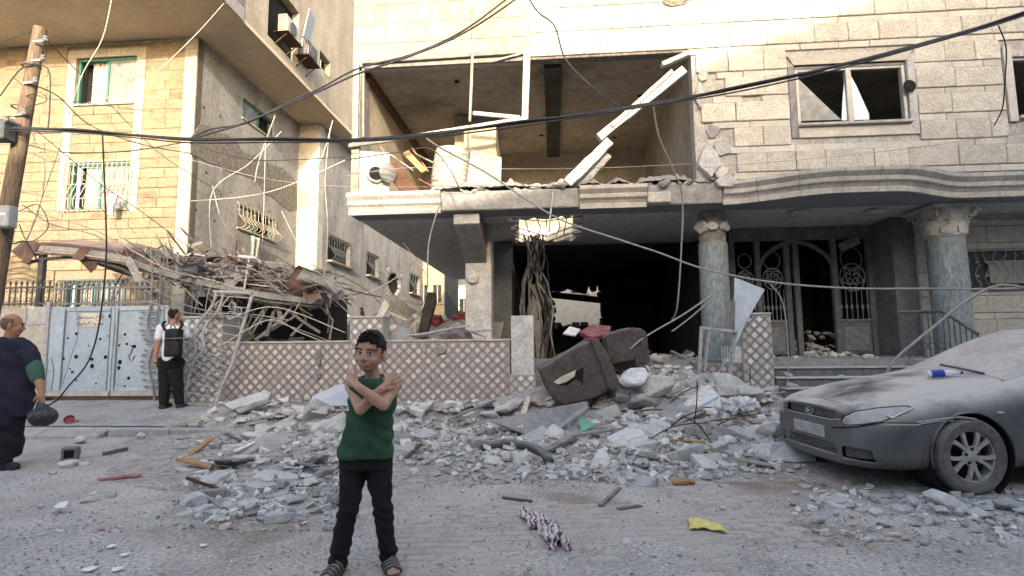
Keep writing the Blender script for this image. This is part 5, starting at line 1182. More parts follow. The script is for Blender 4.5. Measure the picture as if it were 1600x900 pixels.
# twist of pale and black wires left of and above the alley
g2_ = 'slack wires between pole and buildings'
tangle = [
 ([(58, 45), (90, 80), (150, 140), (250, 240), (345, 300)], 8.6, 12, .008, 'cable'), ([(176, -10), (160, 60), (125, 125), (90, 240), (40, 380)], 9, 9.5, .008, 'wire_pale'),
 ([(350, 5), (300, 60), (220, 130), (120, 165), (50, 170)], 12, 9, .007, 'wire_pale'), ([(45, 100), (75, 108), (78, 160), (75, 200)], 8.5, 8.5, .010, 'cable'), ([(45, 130), (90, 150), (140, 195), (220, 225), (300, 240)], 8.5, 10, .010, 'cable'),
 ([(40, 225), (100, 238), (200, 236), (290, 222)], 8.5, 9, .010, 'cable'), ([(290, 222), (380, 248), (450, 250), (540, 245)], 9, 10.2, .009, 'cable'), ([(0, 150), (30, 110), (50, 102)], 8.4, 8.5, .010, 'cable'), ([(-10, 68), (30, 55), (58, 46)], 8.3, 8.6, .008, 'cable'),
 ([(40, 190), (100, 240), (160, 290), (220, 330), (300, 390)], 8.6, 11, .007, 'cable'), ([(50, 210), (70, 260), (60, 330), (30, 400)], 8.7, 8.8, .007, 'wire_grey'), ([(35, 320), (80, 350), (130, 362), (165, 378), (230, 440), (300, 480), (420, 500), (520, 535)], 8.8, 10.6, .009, 'wire_grey'),
 ([(40, 330), (120, 350), (170, 370), (260, 420), (340, 440), (430, 470)], 8.9, 10.8, .009, 'wire_pale'), ([(30, 300), (120, 310), (200, 290), (260, 262)], 9, 10, .006, 'wire_pale'), ([(290, 315), (420, 300), (540, 250)], 10, 10.6, .008, 'wire_pale'),
 ([(330, 390), (332, 300), (390, 255), (440, 205)], 10.5, 10.5, .008, 'wire_pale'), ([(332, 290), (345, 340), (365, 370)], 10.5, 10.8, .007, 'wire_pale'), ([(520, 188), (505, 240), (480, 285)], 10.5, 10.5, .009, 'wire_pale'), ([(516, 200), (508, 280), (512, 360), (505, 440), (495, 470)], 10.6, 10.8, .009, 'wire_pale'),
 ([(430, 180), (405, 250), (398, 285)], 11, 11, .008, 'wire_pale'), ([(415, 220), (412, 330), (410, 380)], 11.5, 11.5, .007, 'wire_pale'), ([(440, 330), (470, 390), (500, 430), (530, 440)], 11.5, 11, .008, 'wire_pale'), ([(500, 470), (560, 462), (610, 440), (645, 410)], 11, 12.5, .014, 'wire_pale'), ([(630, 380), (650, 405), (668, 432)], 12, 12, .014, 'wire_pale'),
 ([(540, 275), (640, 262), (800, 264), (950, 262), (1080, 256)], 9.8, 9.2, .006, 'wire_grey'), ([(540, 250), (620, 238), (670, 232), (700, 260), (720, 300)], 9.8, 9.6, .010, 'cable'), ([(300, 250), (420, 280), (560, 292), (760, 290)], 9.8, 9.6, .005, 'wire_grey'), ([(1100, 262), (1300, 245), (1450, 228), (1610, 205)], 9.2, 8.6, .005, 'wire_grey'),
 ([(50, 240), (130, 280), (190, 340), (240, 400)], 9, 10, .006, 'wire_grey'), ([(20, 120), (60, 150), (110, 158), (240, 175)], 8.4, 10, .006, 'cable'), ([(60, 255), (90, 250), (98, 240), (70, 235), (50, 245)], 8.5, 8.5, .006, 'wire_grey'), ([(40, 150), (65, 145), (72, 158), (50, 165), (38, 170)], 8.5, 8.5, .007, 'cable'),
 ([(30, 330), (60, 320), (75, 355), (45, 378), (30, 350)], 8.6, 8.6, .007, 'cable'), ([(0, 360), (20, 380), (40, 378), (60, 410)], 8.5, 8.6, .012, 'cable'), ([(-5, 340), (10, 375), (14, 400)], 8.5, 8.5, .012, 'cable'), ([(163, 260), (175, 300), (180, 350), (200, 400)], 10, 10, .006, 'wire_grey'),
 ([(345, 540), (420, 500), (470, 520), (520, 540)], 10, 10.3, .010, 'wire_pale'), ([(355, 500), (430, 480), (540, 520)], 10, 10.3, .010, 'wire_pale'), ([(230, 470), (300, 490), (380, 490), (450, 500)], 9.9, 10.3, .012, 'wire_grey'), ([(118, 470), (122, 520), (110, 560), (98, 600)], 9.9, 9.8, .007, 'wire_grey'), ([(180, 480), (178, 540), (165, 600)], 9.95, 9.9, .007, 'wire_grey'), ([(80, 560), (84, 580), (80, 610)], 9.8, 9.7, .006, 'cable')]
for pts, a, b_, r, m_ in tangle:
    mx_ = sum(p[0] for p in pts) / len(pts); tone = {'cable': 'black', 'wire_grey': 'grey', 'wire_pale': 'pale'}[m_]
    zone = 'around the leaning pole' if mx_ < 130 else 'before the sand coloured facade' if mx_ < 300 else 'across the mouth of the alley' if mx_ < 690 else 'before the stone front'
    my_ = sum(p_[1] for p_ in pts) / len(pts); lvl = 'high up' if my_ < 130 else 'at mid height' if my_ < 270 else 'hanging low' if my_ < 420 else 'trailing at gate height'
    lng = 'short' if abs(pts[0][0] - pts[-1][0]) + abs(pts[0][1] - pts[-1][1]) < 130 else 'long'
    cable(pts, a, b_, r, m_, f'thin {lng} {tone} wire {lvl} {zone}', g2_, name='wire', cat='wire')
# dry palm fronds beside the pole
pf = thing('palm_frond', 'dry drooping palm fronds beside the pole above the yard wall', 'palm frond', T.W(T.uz(20, 430, .6)[0], .6, 1.9), 0)
for i in range(5):
    p0 = T.W(*T.P(-14, 425 + i * 5, .6)); p1 = T.W(*T.P(45 + 8 * i - 6 * (i % 2), 402 + i * 12, .5)); ax = [p0.lerp(p1, k / 7) + V((0, 0, .16 * math.sin(k / 7 * 3.1))) for k in range(8)]
    MB().tube(ax, .012, 4).build('rib', 'leaf_dry', pf); mb = MB()
    for k in range(28):
        p = ax[int(k / 4)].lerp(ax[min(7, int(k / 4) + 1)], (k % 4) / 4)
        for s in (-1, 1): q = p + V((.18, s * .1, -.06 + s * .12)) * rs.uniform(.7, 1.3); mb.add([p, p + V((.02, 0, .01)), q], [(0, 1, 2)])
    mb.build('leaflet', 'leaf_dry', pf)
# ================================================================== things on the blown-open upper floor
def bthing(name, label, cat, u, w, z, rot=(0, 0, 0)): t = thing(name, label, cat, B.W(u, w, z)); t.rotation_euler = (rot[0], rot[1], rot[2] + YAW); return t
ZF = ZT
p0, p1 = B.P(556, 300, .12), B.P(604, 240, .12); t = bthing('washing_machine', 'white washing machine with dark round door ajar on the ledge', 'washing machine', (p0.x + p1.x) / 2 + .0, .36, ZF + .03, (0, 0, .3))
Wm = (p1.x - p0.x) * .48
MB().box((-Wm, -Wm, 0), (Wm, Wm, .90)).build('body', 'plastic_white', t, local=True, bevel=.03, segs=2)
MB().box((-Wm + .02, -Wm - .012, .70), (Wm - .02, -Wm - .001, .82)).build('control_panel', 'plastic_white', t, local=True, bevel=.004)
MB().lathe([(.16, 0), (.2, .03), (.19, .06), (.14, .06), (.13, .02)], 22, Matrix.Translation((.03, -Wm - .002, .42)) @ Matrix.Rotation(rad(90), 4, 'X'), caps=False).build('door_ring', 'plastic_grey', t, local=True, smooth='auto')
MB().lathe([(.13, 0), (.14, .03), (.08, .05), (.0, .06)], 18, Matrix.Translation((.03, -Wm + .0, .42)) @ Matrix.Rotation(rad(90), 4, 'X'), caps=False).build('drum', 'dark_hole', t, local=True)
MB().lathe([(.20, 0), (.205, .03), (.17, .05), (.13, .06), (.02, .09)], 20, Matrix.Translation((.25, -Wm - .14, .42)) @ Matrix.Rotation(rad(35), 4, 'Z') @ Matrix.Rotation(rad(90), 4, 'X')).build('door', 'plastic_grey', t, local=True, smooth='auto')
p0, p1 = B.P(672, 288, .3), B.P(729, 218, .3); R_ = (p1.x - p0.x) / 2 * .97; H_ = 1.0
t = bthing('water_tank', 'white ribbed plastic water tank tilted on the broken ledge', 'water tank', (p0.x + p1.x) / 2 - .03, .38, ZF + .0, (rad(3), rad(7), 0))
pr = [(R_ * .86, 0), (R_ * .93, .03)]
for k in range(9): z = .06 + k * .098; pr += [(R_ * (.95 + .05 * math.sin(k / 8 * 3.1)), z), (R_ * (.985 + .05 * math.sin(k / 8 * 3.1)), z + .03), (R_ * (.985 + .05 * math.sin(k / 8 * 3.1)), z + .06), (R_ * (.95 + .05 * math.sin(k / 8 * 3.1)), z + .085)]
pr += [(R_ * .93, .955), (R_ * .90, .985), (R_ * .8, .995), (R_ * .02, 1.0)]
MB().lathe(pr, 36, caps=True).build('body', 'plastic_white', t, local=True, smooth='auto'); MB().lathe([(.2, .999), (.2, 1.04), (.02, 1.05)], 18).build('lid', 'plastic_white', t, local=True)
def board(name, label, cat, pts, w0, w1, m_, th=.03, bev=.006):
    n = len(pts); q = [B.P(x, y, w) for (x, y), w in zip(pts, [w0, w0, w1, w1] if n == 4 else [w0] * n)]; q = [B.m @ v for v in q]
    nrm = (q[1] - q[0]).cross(q[2] - q[0]).normalized(); o = MB().prism(q, nrm * th).build(name, m_, None, bevel=bev); return tag(o, label, cat)
board('grey_board', 'large grey board leaning upright beside the water tank', 'board', [(729, 291), (783, 294), (784, 248), (736, 236)], .12, .4, 'dimmed_concrete', .05)
board('cream_cabinet', 'cream cabinet back standing behind the water tank', 'cabinet', [(728, 246), (778, 252), (777, 206), (728, 212)], .95, .98, 'tile_cream', .3)
board('brown_board', 'dark brown cupboard panel fallen beside the washing machine', 'board', [(624, 299), (656, 299), (618, 256), (600, 258)], .12, .45, 'wood_brown', .04)
board('punched_board', 'tan board with broken slots wedged between machine and tank', 'board', [(660, 272), (668, 268), (640, 237), (630, 242)], .35, .55, 'wood_tan', .06)
board('tan_plank', 'tan plank lying along the ledge below the brown panel', 'plank', [(620, 306), (657, 305), (657, 300), (620, 301)], -.02, -.02, 'wood_tan', .1)
board('red_plank', 'reddish plank lying at the foot of the washing machine', 'plank', [(566, 308), (590, 308), (588, 303), (572, 303)], -.03, -.03, 'red_dusty', .1)
board('yellow_slab', 'yellowish slab fragment at the end of the cornice', 'slab', [(662, 305), (690, 305), (686, 299), (668, 300)], -.05, -.05, 'yellow_cloth', .08)
rs = random.Random(17)
for i in range(14):
    x = rs.uniform(606, 668); y = rs.uniform(248, 290); c = B.W(*B.P(x, y, rs.uniform(.3, .8))); e = Euler((rs.uniform(-.6, .6), rs.uniform(.3, 1.1), rs.uniform(-.6, .6))).to_matrix(); d = e @ V((rs.uniform(.15, .38), 0, 0))
    o = MB().bar(c - d, c + d, rs.uniform(.03, .1), .02).build('slat', rs.choice(['wood_tan', 'plastic_white', 'red_dusty', 'wood_brown', 'wood_pale']), None); tag(o, 'loose slat in the clutter between washing machine and water tank', 'slat', 'loose slats on the ledge')
# hanging aluminium window frame
wfh = thing('hanging_window_frame', 'wrecked brown aluminium window frame hanging in the left opening', 'window frame', B.W(*B.P(700, 215, -.08)), YAW)
for (a, b_, s, m_) in (((566, 97), (824, 80), .09, 'alu_dark'), ((822, 78), (819, 188), .10, 'alu'), ((827, 78), (823, 190), .05, 'cornice'), ((818, 186), (650, 213), .09, 'alu'), ((650, 213), (545, 228), .08, 'alu_dark'), ((558, 100), (556, 222), .09, 'alu'), ((568, 104), (568, 215), .05, 'alu_dark'), ((739, 177), (812, 184), .08, 'cornice'), ((770, 96), (820, 83), .03, 'wood_pale')):
    MB().bar(B.W(*B.P(*a, -.09)), B.W(*B.P(*b_, -.09)), s, .06, up=(0, 1, 0)).build('frame_bar', m_, wfh, bevel=.006)
# broken stone sill beams hanging diagonally
def beam(name, label, a, b_, wa, wb, th, dp, m_='cornice'):
    p, q = B.W(*B.P(*a, wa)), B.W(*B.P(*b_, wb)); d = (q - p); n = 9; pts = []; mb = MB(); r_ = random.Random(hash(label) % 999 if False else len(label)); vs = []
    dn = d.normalized(); rt = dn.cross(V((0, 1, 0))).normalized(); bk = V((0, 1, 0))
    for k in range(n):
        c = p + d * (k / (n - 1)); j = [r_.uniform(.8, 1.1) for _ in range(4)]
        for (a_, b2), jj in zip(((-1, -1), (1, -1), (1, 1), (-1, 1)), j): vs.append(c + rt * (a_ * th / 2 * jj) + bk * (b2 * dp / 2))
    fs = [(i*4 + j, i*4 + (j+1) % 4, (i+1)*4 + (j+1) % 4, (i+1)*4 + j) for i in range(n - 1) for j in range(4)] + [(3, 2, 1, 0), ((n-1)*4, (n-1)*4+1, (n-1)*4+2, (n-1)*4+3)]
    o = mb.add(vs, fs).build(name, m_, None, bevel=.008); return tag(o, label, 'stone beam', 'broken stone beams in the right opening')
beam('stone_beam', 'long pale stone beam hanging diagonally in the right opening', (1068, 110), (935, 216), -.12, -.05, .17, .16)
beam('stone_beam', 'thin stone strip stuck on top of the diagonal beam', (1050, 112), (955, 198), -.2, -.13, .08, .12)
beam('stone_beam', 'lower toothed stone beam resting on the ledge', (952, 222), (886, 288), -.06, .05, .20, .2)
beam('stone_beam', 'short stone strip broken off at the top right of the opening', (1034, 102), (1076, 84), -.1, -.1, .09, .14)
beam('stone_beam', 'grey concrete wedge leaning beside the lower stone beam', (945, 240), (900, 292), .25, .4, .3, .25, 'concrete')
# debris along the ledge
rs = random.Random(23)
def chunk_mesh(seed, kind):
    r_ = random.Random(seed); bm = bmesh.new()
    if kind == 'slab':
        n = r_.randint(5, 7); pl = rough_poly(n, .5, .36, r_, .35); h = r_.uniform(.06, .13); tl = r_.uniform(-.06, .06)
        for x, y in pl: bm.verts.new((x, y, 0)); bm.verts.new((x + r_.uniform(-.05, .05), y + r_.uniform(-.05, .05), h + tl * x))
    elif kind == 'block':
        for sx in (-1, 1):
            for sy in (-1, 1):
                for sz in (0, 1): bm.verts.new((sx * .4 + r_.uniform(-.09, .09), sy * .26 + r_.uniform(-.07, .07), sz * .3 + r_.uniform(-.06, .06)))
        for k in range(3): bm.verts.new((r_.uniform(-.45, .45), r_.uniform(-.3, .3), r_.uniform(.05, .34)))
    else:
        for k in range(15):
            d = V((r_.gauss(0, 1), r_.gauss(0, 1), r_.gauss(0, 1))).normalized(); bm.verts.new((d.x * .46, d.y * .36, .24 + d.z * .26))
    res = bmesh.ops.convex_hull(bm, input=bm.verts)
    bmesh.ops.delete(bm, geom=list({g_ for g_ in res['geom_interior'] + res['geom_unused'] if isinstance(g_, bmesh.types.BMVert)}), context='VERTS')
    bmesh.ops.dissolve_limit(bm, angle_limit=rad(4), verts=bm.verts, edges=bm.edges)
    bmesh.ops.bevel(bm, geom=bm.edges[:], offset=.018, segments=1, affect='EDGES')
    me = bpy.data.meshes.new('chunk_' + kind); bm.to_mesh(me); bm.free(); return me
CH = {}
def get_chunk(kind, m_, v):
    k = (kind, m_, v)
    if k not in CH: CH[k] = chunk_mesh(v * 7 + len(kind), kind); CH[k].materials.append(M[m_])
    return CH[k]
def put_chunk(p, size, kind, m_, label, group, tilt=.25, r_=rs, name=None, sink=.12, zs=1.0):
    nm = name or {'slab': 'concrete_slab', 'block': 'concrete_block', 'lump': 'concrete_lump'}[kind]
    o = link(nm, get_chunk(kind, m_, r_.randint(0, 9)), None, None, p - V((0, 0, size * sink)), (r_.gauss(0, tilt), r_.gauss(0, tilt), r_.uniform(0, 6.28)), (size * r_.uniform(.85, 1.2), size * r_.uniform(.75, 1.15), size * zs * r_.uniform(.8, 1.25)))
    return tag(o, label, 'rubble', group)
TONE = {'dimmed_concrete': 'mid grey', 'concrete': 'grey', 'chunk_pale': 'pale', 'chunk_dark': 'dark grey', 'chunk_white': 'white'}
KW = {'slab': 'flat concrete slab', 'block': 'squarish concrete block', 'lump': 'rough concrete lump'}
for i in range(85):
    x = rs.choice([rs.uniform(735, 900), rs.uniform(960, 1085), rs.uniform(690, 900), rs.uniform(1010, 1120)]); w = rs.uniform(-.10, .22); c = B.P(x, 300, 0); m_ = rs.choice(['dimmed_concrete', 'dimmed_concrete', 'chunk_dark', 'concrete']); k = rs.choice(['lump', 'block', 'slab', 'lump'])
    s = rs.uniform(.08, .28) * (1.3 if x > 1000 else 1)
    put_chunk(B.W(c.x, w, ZT + .0 + .09 * rs.random() * (w > .2)), s, k, m_, f"{TONE[m_]} {KW[k]} on the broken ledge {'under the diagonal beam' if 880 < x < 1000 else 'right of the diagonal beam' if x >= 1000 else 'beside the grey board'}", 'debris on the upper ledge', .4)
# long ragged ridge of mortar on the ledge
mb = MB().grid(lambda s, t: (lambda u: (u, -.10 + .75 * t, ZT - .02 + (.03 + .30 * abs(nz3(u, 0, 5, 1.7)) + .16 * abs(nz3(u, t, 2, 7))) * math.sin(math.pi * min(1, t * .7 + .12))))(segs[1][1] - .3 + (u1130 - segs[1][1] + .2) * s), 150, 10); mb.v = [B.m @ v for v in mb.v]
o = mb.build('ledge_debris', 'dimmed_concrete', None, base=False); tag(o, 'crushed mortar lying along the broken upper ledge', 'rubble', kind='stuff')
# ================================================================== rubble filling the alley and yard
def alley_h(u, w): return (.25 + 1.35 * sstep(-.2, 4.0, w) + .25 * nz3(u, w, 0, .7) + .16 * nz3(u, w, 3, 2.3) + .06 * nz3(u, w, 8, 7)) * (1 - .5 * sstep(14, 30, w))
mb = MB().grid(lambda s, t: (lambda u, w: (u, w, .3 + alley_h(u, w)))(-6.5 + 9.3 * s, .9 + 34 * t * t), 90, 130); mb.v = [B.m @ v for v in mb.v]
o = mb.build('alley_heap', 'gravel', None, base=False, smooth=True); tag(o, 'mass of crushed debris filling the alley between the buildings', 'rubble', kind='stuff')
rs = random.Random(41)
for i in range(80):
    w = 1.6 + 14 * rs.random() ** 1.6; u = rs.uniform(-4.6, 1.2); m_ = rs.choice(['chunk_pale', 'chunk_pale', 'concrete', 'chunk_white']); k = rs.choice(['slab', 'lump', 'block'])
    put_chunk(B.W(u, w, .3 + alley_h(u, w)), rs.uniform(.2, .75), k, m_, f"{TONE[m_]} {KW[k]} on the heap in the alley, {'near its mouth' if w < 4 else 'deep in it'}", 'rubble in the alley', .45)
for i in range(60):
    w = 1.4 + 9 * rs.random(); u = rs.uniform(-4.8, .8); c = B.W(u, w, .35 + alley_h(u, w) + rs.uniform(.0, .2)); d = Euler((0, rs.gauss(0, .5), rs.uniform(0, 6.28))).to_matrix() @ V((rs.uniform(.25, .8), 0, 0)); m_ = rs.choice(['wood_pale', 'wood_pale', 'wood_grey', 'iron_pale'])
    o = MB().bar(c - d, c + d, rs.uniform(.03, .14), rs.uniform(.02, .05)).build('broken_plank', m_, None); tag(o, f"{'pale' if m_ == 'wood_pale' else 'weathered' if m_ == 'wood_grey' else 'grey metal'} broken plank on the heap in the alley, {'near its mouth' if w < 4 else 'deep in it'}", 'plank', 'broken planks in the alley')
def prop(name, label, cat, pts, w, th, m_, bev=.02):
    q = [B.W(*B.P(x, y, w)) for x, y in pts]; o = MB().prism(q, V((0, th, 0))).build(name, m_, None, bevel=bev); return tag(o, label, cat)
prop('charred_post', 'charred timber post leaning in the alley mouth', 'timber', [(652, 524), (666, 524), (681, 470), (680, 457), (668, 456), (661, 480)], 2.2, .25, 'burnt')
prop('pale_slab', 'pale upright slab fragment standing in the alley rubble', 'slab', [(588, 495), (597, 502), (609, 478), (600, 467)], 3.0, .12, 'chunk_pale')
prop('fallen_boarding', 'grey plank panel leaning on the alley wall', 'panel', [(598, 480), (640, 510), (655, 490), (612, 458)], 7.0, .1, 'wood_grey')
prop('long_pale_board', 'long pale board jutting out of the alley rubble', 'board', [(622, 470), (660, 478), (662, 471), (624, 460)], 6.0, .1, 'wood_pale')
for (x0, x1, y, lab, m_) in ((598, 655, 522, 'dark rolled tarpaulin lying on the tiled wall right of the boy', 'sheet_metal'), (690, 742, 528, 'brown cloth heap on the tiled wall left of the pier', 'sofa')):
    a, b_ = T.P(x0, y, .35), T.P(x1, y, .35); c = (a + b_) / 2; Lr = (b_.x - a.x) / 2
    me = remesh(MB().ell(T.m @ V((c.x, .35, 1.35)), (Lr, .3, .32), n=24, m=14), .03, 3, .5, lambda q: .05 * nz3(q.x, q.y, q.z, 7)); o = link('tarpaulin_heap', me, m_); c0 = T.m @ V((c.x, .35, 1.2)); me.transform(Matrix.Translation(-c0)); o.location = c0; tag(o, lab, 'tarpaulin')
for i, (x, y, m_) in enumerate(((655, 505, 'red_cloth'), (695, 500, 'red_cloth'), (712, 512, 'red_dusty'))):
    c = B.W(*B.P(x + 25, y, 3.5)); me = remesh(MB().ell((0, 0, 0), (.25, .2, .22)), .03, 2, .5, lambda q: .06 * nz3(q.x, q.y, q.z, 8)); o = link('red_cloth', me, m_, None, c); tag(o, ['crimson cloth bundle deep in the alley beside the charred post', 'red bundle at the foot of the pier', 'dusty red bundle behind the pier foot'][i], 'cloth')
# bars and strips lying on the long wall
for i, pl in enumerate(([(600, 527), (660, 522), (735, 508)], [(610, 530), (700, 520), (770, 515)], [(680, 530), (700, 515), (715, 505), (728, 525)], [(640, 528), (720, 512), (760, 527)])):
    o = MB().tube([T.W(*T.P(x, y, .2 + .05 * i)) for x, y in pl], .022, 5).build('bent_bar', 'iron_pale', None); tag(o, ['long bent strip lying on the wall behind the boy', 'thin bent bar lying behind the long strip', 'folded bar standing up above the wall', 'crossed bar behind the folded bar'][i], 'metal bar')
# ================================================================== rubble on the street
rs = random.Random(77)
def inpoly(x, y, pl):
    c = False; n = len(pl)
    for i in range(n):
        (x0, y0), (x1, y1) = pl[i], pl[(i + 1) % n]
        if (y0 > y) != (y1 > y) and x < (x1 - x0) * (y - y0) / (y1 - y0) + x0: c = not c
    return c
ZONES = [  # polygon in the photo, count, size range in photo pixels, kinds, tones, words
 ([(285, 735), (330, 700), (420, 688), (535, 690), (540, 770), (520, 800), (400, 822), (300, 815)], 46, (18, 52), ('slab', 'slab', 'lump', 'block'), ('concrete', 'chunk_pale', 'chunk_dark', 'chunk_pale'), 'in the spread left of the boy'),
 ([(290, 690), (420, 655), (560, 660), (560, 690), (420, 700)], 22, (18, 50), ('slab', 'block', 'lump'), ('concrete', 'chunk_pale', 'concrete'), 'along the kerb left of the boy'),
 ([(345, 640), (520, 600), (545, 610), (545, 655), (360, 655)], 16, (16, 50), ('slab', 'slab', 'lump'), ('concrete', 'chunk_pale'), 'on the pavement at the foot of the tiled wall'),
 ([(620, 640), (760, 628), (850, 640), (870, 700), (800, 700), (700, 720), (620, 720)], 50, (14, 48), ('slab', 'lump', 'block'), ('concrete', 'chunk_pale', 'concrete', 'chunk_dark'), 'between the boy and the brown sofa'),
 ([(640, 700), (860, 690), (920, 740), (860, 770), (700, 745)], 32, (14, 50), ('slab', 'slab', 'lump'), ('chunk_pale', 'concrete', 'concrete'), 'at the front of the heap right of the boy'),
 ([(960, 575), (1100, 590), (1170, 610), (1240, 660), (1250, 700), (1100, 720), (980, 700), (930, 660)], 84, (18, 62), ('block', 'slab', 'lump', 'block', 'slab'), ('concrete', 'chunk_pale', 'concrete', 'chunk_dark', 'concrete'), 'on the high heap right of the brown sofa'),
 ([(900, 690), (1180, 700), (1240, 735), (1160, 745), (980, 760), (880, 750)], 50, (12, 42), ('lump', 'block', 'slab'), ('concrete', 'chunk_pale', 'chunk_pale'), 'at the foot of the high heap'),
 ([(1230, 760), (1440, 775), (1600, 790), (1600, 850), (1480, 825), (1300, 790)], 34, (14, 44), ('slab', 'slab', 'lump'), ('concrete', 'chunk_pale', 'chunk_pale'), 'on the road before the grey car'),
 ([(850, 520), (960, 505), (1090, 520), (1090, 580), (1020, 590), (1000, 560), (930, 530), (850, 545)], 30, (12, 46), ('slab', 'block', 'lump'), ('concrete', 'chunk_pale', 'concrete'), 'at the threshold of the burnt hall'),
 ([(1220, 545), (1400, 545), (1400, 612), (1215, 612)], 14, (8, 22), ('slab', 'lump'), ('chunk_pale', 'concrete'), 'on the porch steps'),
 ([(40, 660), (300, 690), (290, 830), (60, 880), (20, 780)], 22, (8, 22), ('slab', 'lump'), ('concrete', 'chunk_pale'), 'scattered on the road at the left'),
 ([(620, 760), (1000, 780), (1240, 790), (1560, 870), (1200, 895), (660, 890)], 20, (8, 18), ('lump', 'slab'), ('concrete', 'chunk_pale'), 'scattered on the near road'),
]
nr = 0; KWS = {'slab': 'slab', 'block': 'block', 'lump': 'lump'}
for pl, cnt, (s0, s1), kinds, tones, words in ZONES:
    xs = [p[0] for p in pl]; ys = [p[1] for p in pl]; k = 0
    while k < cnt:
        x, y = rs.uniform(min(xs), max(xs)), rs.uniform(min(ys), max(ys))
        if not inpoly(x, y, pl): continue
        k += 1
        if 'steps' in words:
            i = rs.randint(0, 4); u = rs.uniform(us0 + .1, us1); p = B.W(u, -.2 - i * .30, FLOOR1 - .125 - i * .16)
            if i == 0: p = B.W(rs.uniform(us0, us1), rs.uniform(.1, 1.2), FLOOR1)
        else: p = drop(x, y)
        sz = rs.uniform(s0, s1) * (rs.random() * .7 + .85) * p.y / F_PX; szw = 'large' if sz > .36 else 'small' if sz < .2 else 'middling'; part_ = ['left side', 'middle', 'right side'][min(2, int(3 * (x - min(xs)) / (max(xs) - min(xs) + 1)))]; kd = rs.choice(kinds); tn = rs.choice(tones)
        put_chunk(p, sz, kd, tn, f'{szw} {TONE[tn]} {KWS[kd]} {words}, {part_}', 'loose rubble on the street', .10 if 'road' in words or 'spread' in words else .3, rs, sink=.05 if 'road' in words or 'spread' in words else .12, zs=.8 if kd != 'slab' else 1.0)
# small bits, uncountable
sm = [random.Random(k) for k in range(3)]
def tiny(mb, p, s, r_):
    e = Euler((r_.uniform(0, 6), r_.uniform(0, 6), r_.uniform(0, 6))).to_matrix(); a, b_, c = s * r_.uniform(.6, 1.2), s * r_.uniform(.4, .9), s * r_.uniform(.2, .6)
    vs = [p + e @ V((x * a * r_.uniform(.6, 1), y * b_ * r_.uniform(.6, 1), z * c)) for x, y, z in ((-1,-1,-1),(1,-1,-1),(1,1,-1),(-1,1,-1),(-.8,-.8,1),(.8,-.8,1),(.8,.8,1),(-.8,.8,1))]
    mb.add(vs, [(3,2,1,0),(4,5,6,7),(0,1,5,4),(1,2,6,5),(2,3,7,6),(3,0,4,7)])
bits = {'concrete': MB(), 'chunk_pale': MB(), 'chunk_dark': MB(), 'paper': MB()}
for pl, cnt, (s0, s1), kinds, tones, words in ZONES[:9]:
    xs = [p[0] for p in pl]; ys = [p[1] for p in pl]; k = 0
    for _ in range(cnt * 26):
        x, y = rs.uniform(min(xs) - 40, max(xs) + 40), rs.uniform(min(ys) - 6, max(ys) + 14)
        if not inpoly(x, y, pl) and rs.random() < .8: continue
        if y > 762 and x > 560 and x < 1240 and rs.random() < .85: continue
        if rs.random() > .62 + .9 * nz3(x / 60, y / 30, 3): continue
        p = drop(x, y)
        if p.y > 13: continue
        p.z = ground(p.x, p.y) + .01
        tiny(bits[rs.choice(['concrete', 'concrete', 'chunk_pale', 'chunk_dark'])], p, rs.uniform(.006, .026) * (1.5 if y < 700 else 1), rs)
for _ in range(6500):
    y = 640 + 262 * rs.random() ** .8; x = rs.uniform(0, 1600); p = onz(x, y, .0)
    if base_z(p.x, p.y) > 0: p.z = base_z(p.x, p.y)
    dens = nz3(p.x, p.y, 2, .9) + .35 * nz3(p.x, p.y, 5, 3)
    if rs.random() > .55 + 1.1 * dens: continue
    tiny(bits[rs.choice(['concrete', 'concrete', 'chunk_pale', 'chunk_pale', 'concrete', 'concrete', 'chunk_dark'] + (['paper'] if rs.random() < .25 else []))], p + V((0, 0, .003)), rs.choice([.003, .004, .006, .008, .012]) * rs.uniform(.7, 1.3), rs)
def shardlet(mb, p, s, r_):
    e = Euler((r_.gauss(0, .35), r_.gauss(0, .35), r_.uniform(0, 6.3))).to_matrix(); n_ = r_.randint(4, 6); pl = rough_poly(n_, s, s * r_.uniform(.5, .9), r_, .35); h_ = s * r_.uniform(.25, .7)
    mb.prism([p + e @ V((x, y, -h_ * .3)) for x, y in pl], e @ V((r_.uniform(-.2, .2) * s, r_.uniform(-.2, .2) * s, h_)))
mids = {'concrete': MB(), 'chunk_pale': MB(), 'chunk_dark': MB()}
for zi, (pl, cnt, (s0, s1), kinds, tones, words) in enumerate(ZONES[:9]):
    xs = [p[0] for p in pl]; ys = [p[1] for p in pl]
    for _ in range(cnt * 9):
        x, y = rs.uniform(min(xs) - 15, max(xs) + 15), rs.uniform(min(ys) - 4, max(ys) + 8)
        if not inpoly(x, y, pl) and rs.random() < .7: continue
        if y > 752 and x > 560 and x < 1240: continue
        p = drop(x, y)
        if p.y > 13: continue
        p.z = ground(p.x, p.y) + .01
        shardlet(mids[rs.choice(['concrete', 'concrete', 'chunk_pale', 'chunk_pale', 'chunk_dark'])], p, rs.uniform(4, 12) * p.y / F_PX, rs)
for k_, mb in mids.items():
    o = mb.build('rubble_scatter', k_, None, base=False); tag(o, {'concrete': 'countless fist sized grey shards between the rubble pieces', 'chunk_pale': 'countless fist sized pale shards between the rubble pieces', 'chunk_dark': 'countless fist sized dark shards between the rubble pieces'}[k_], 'rubble', kind='stuff')
for k_, mb in bits.items():
    o = mb.build('gravel_scatter', k_, None, base=False); tag(o, {'concrete': 'small grey concrete crumbs strewn over the street', 'chunk_pale': 'small pale stone crumbs strewn over the street', 'chunk_dark': 'small dark crumbs strewn over the street', 'paper': 'white flecks strewn over the street'}[k_], 'gravel', kind='stuff')
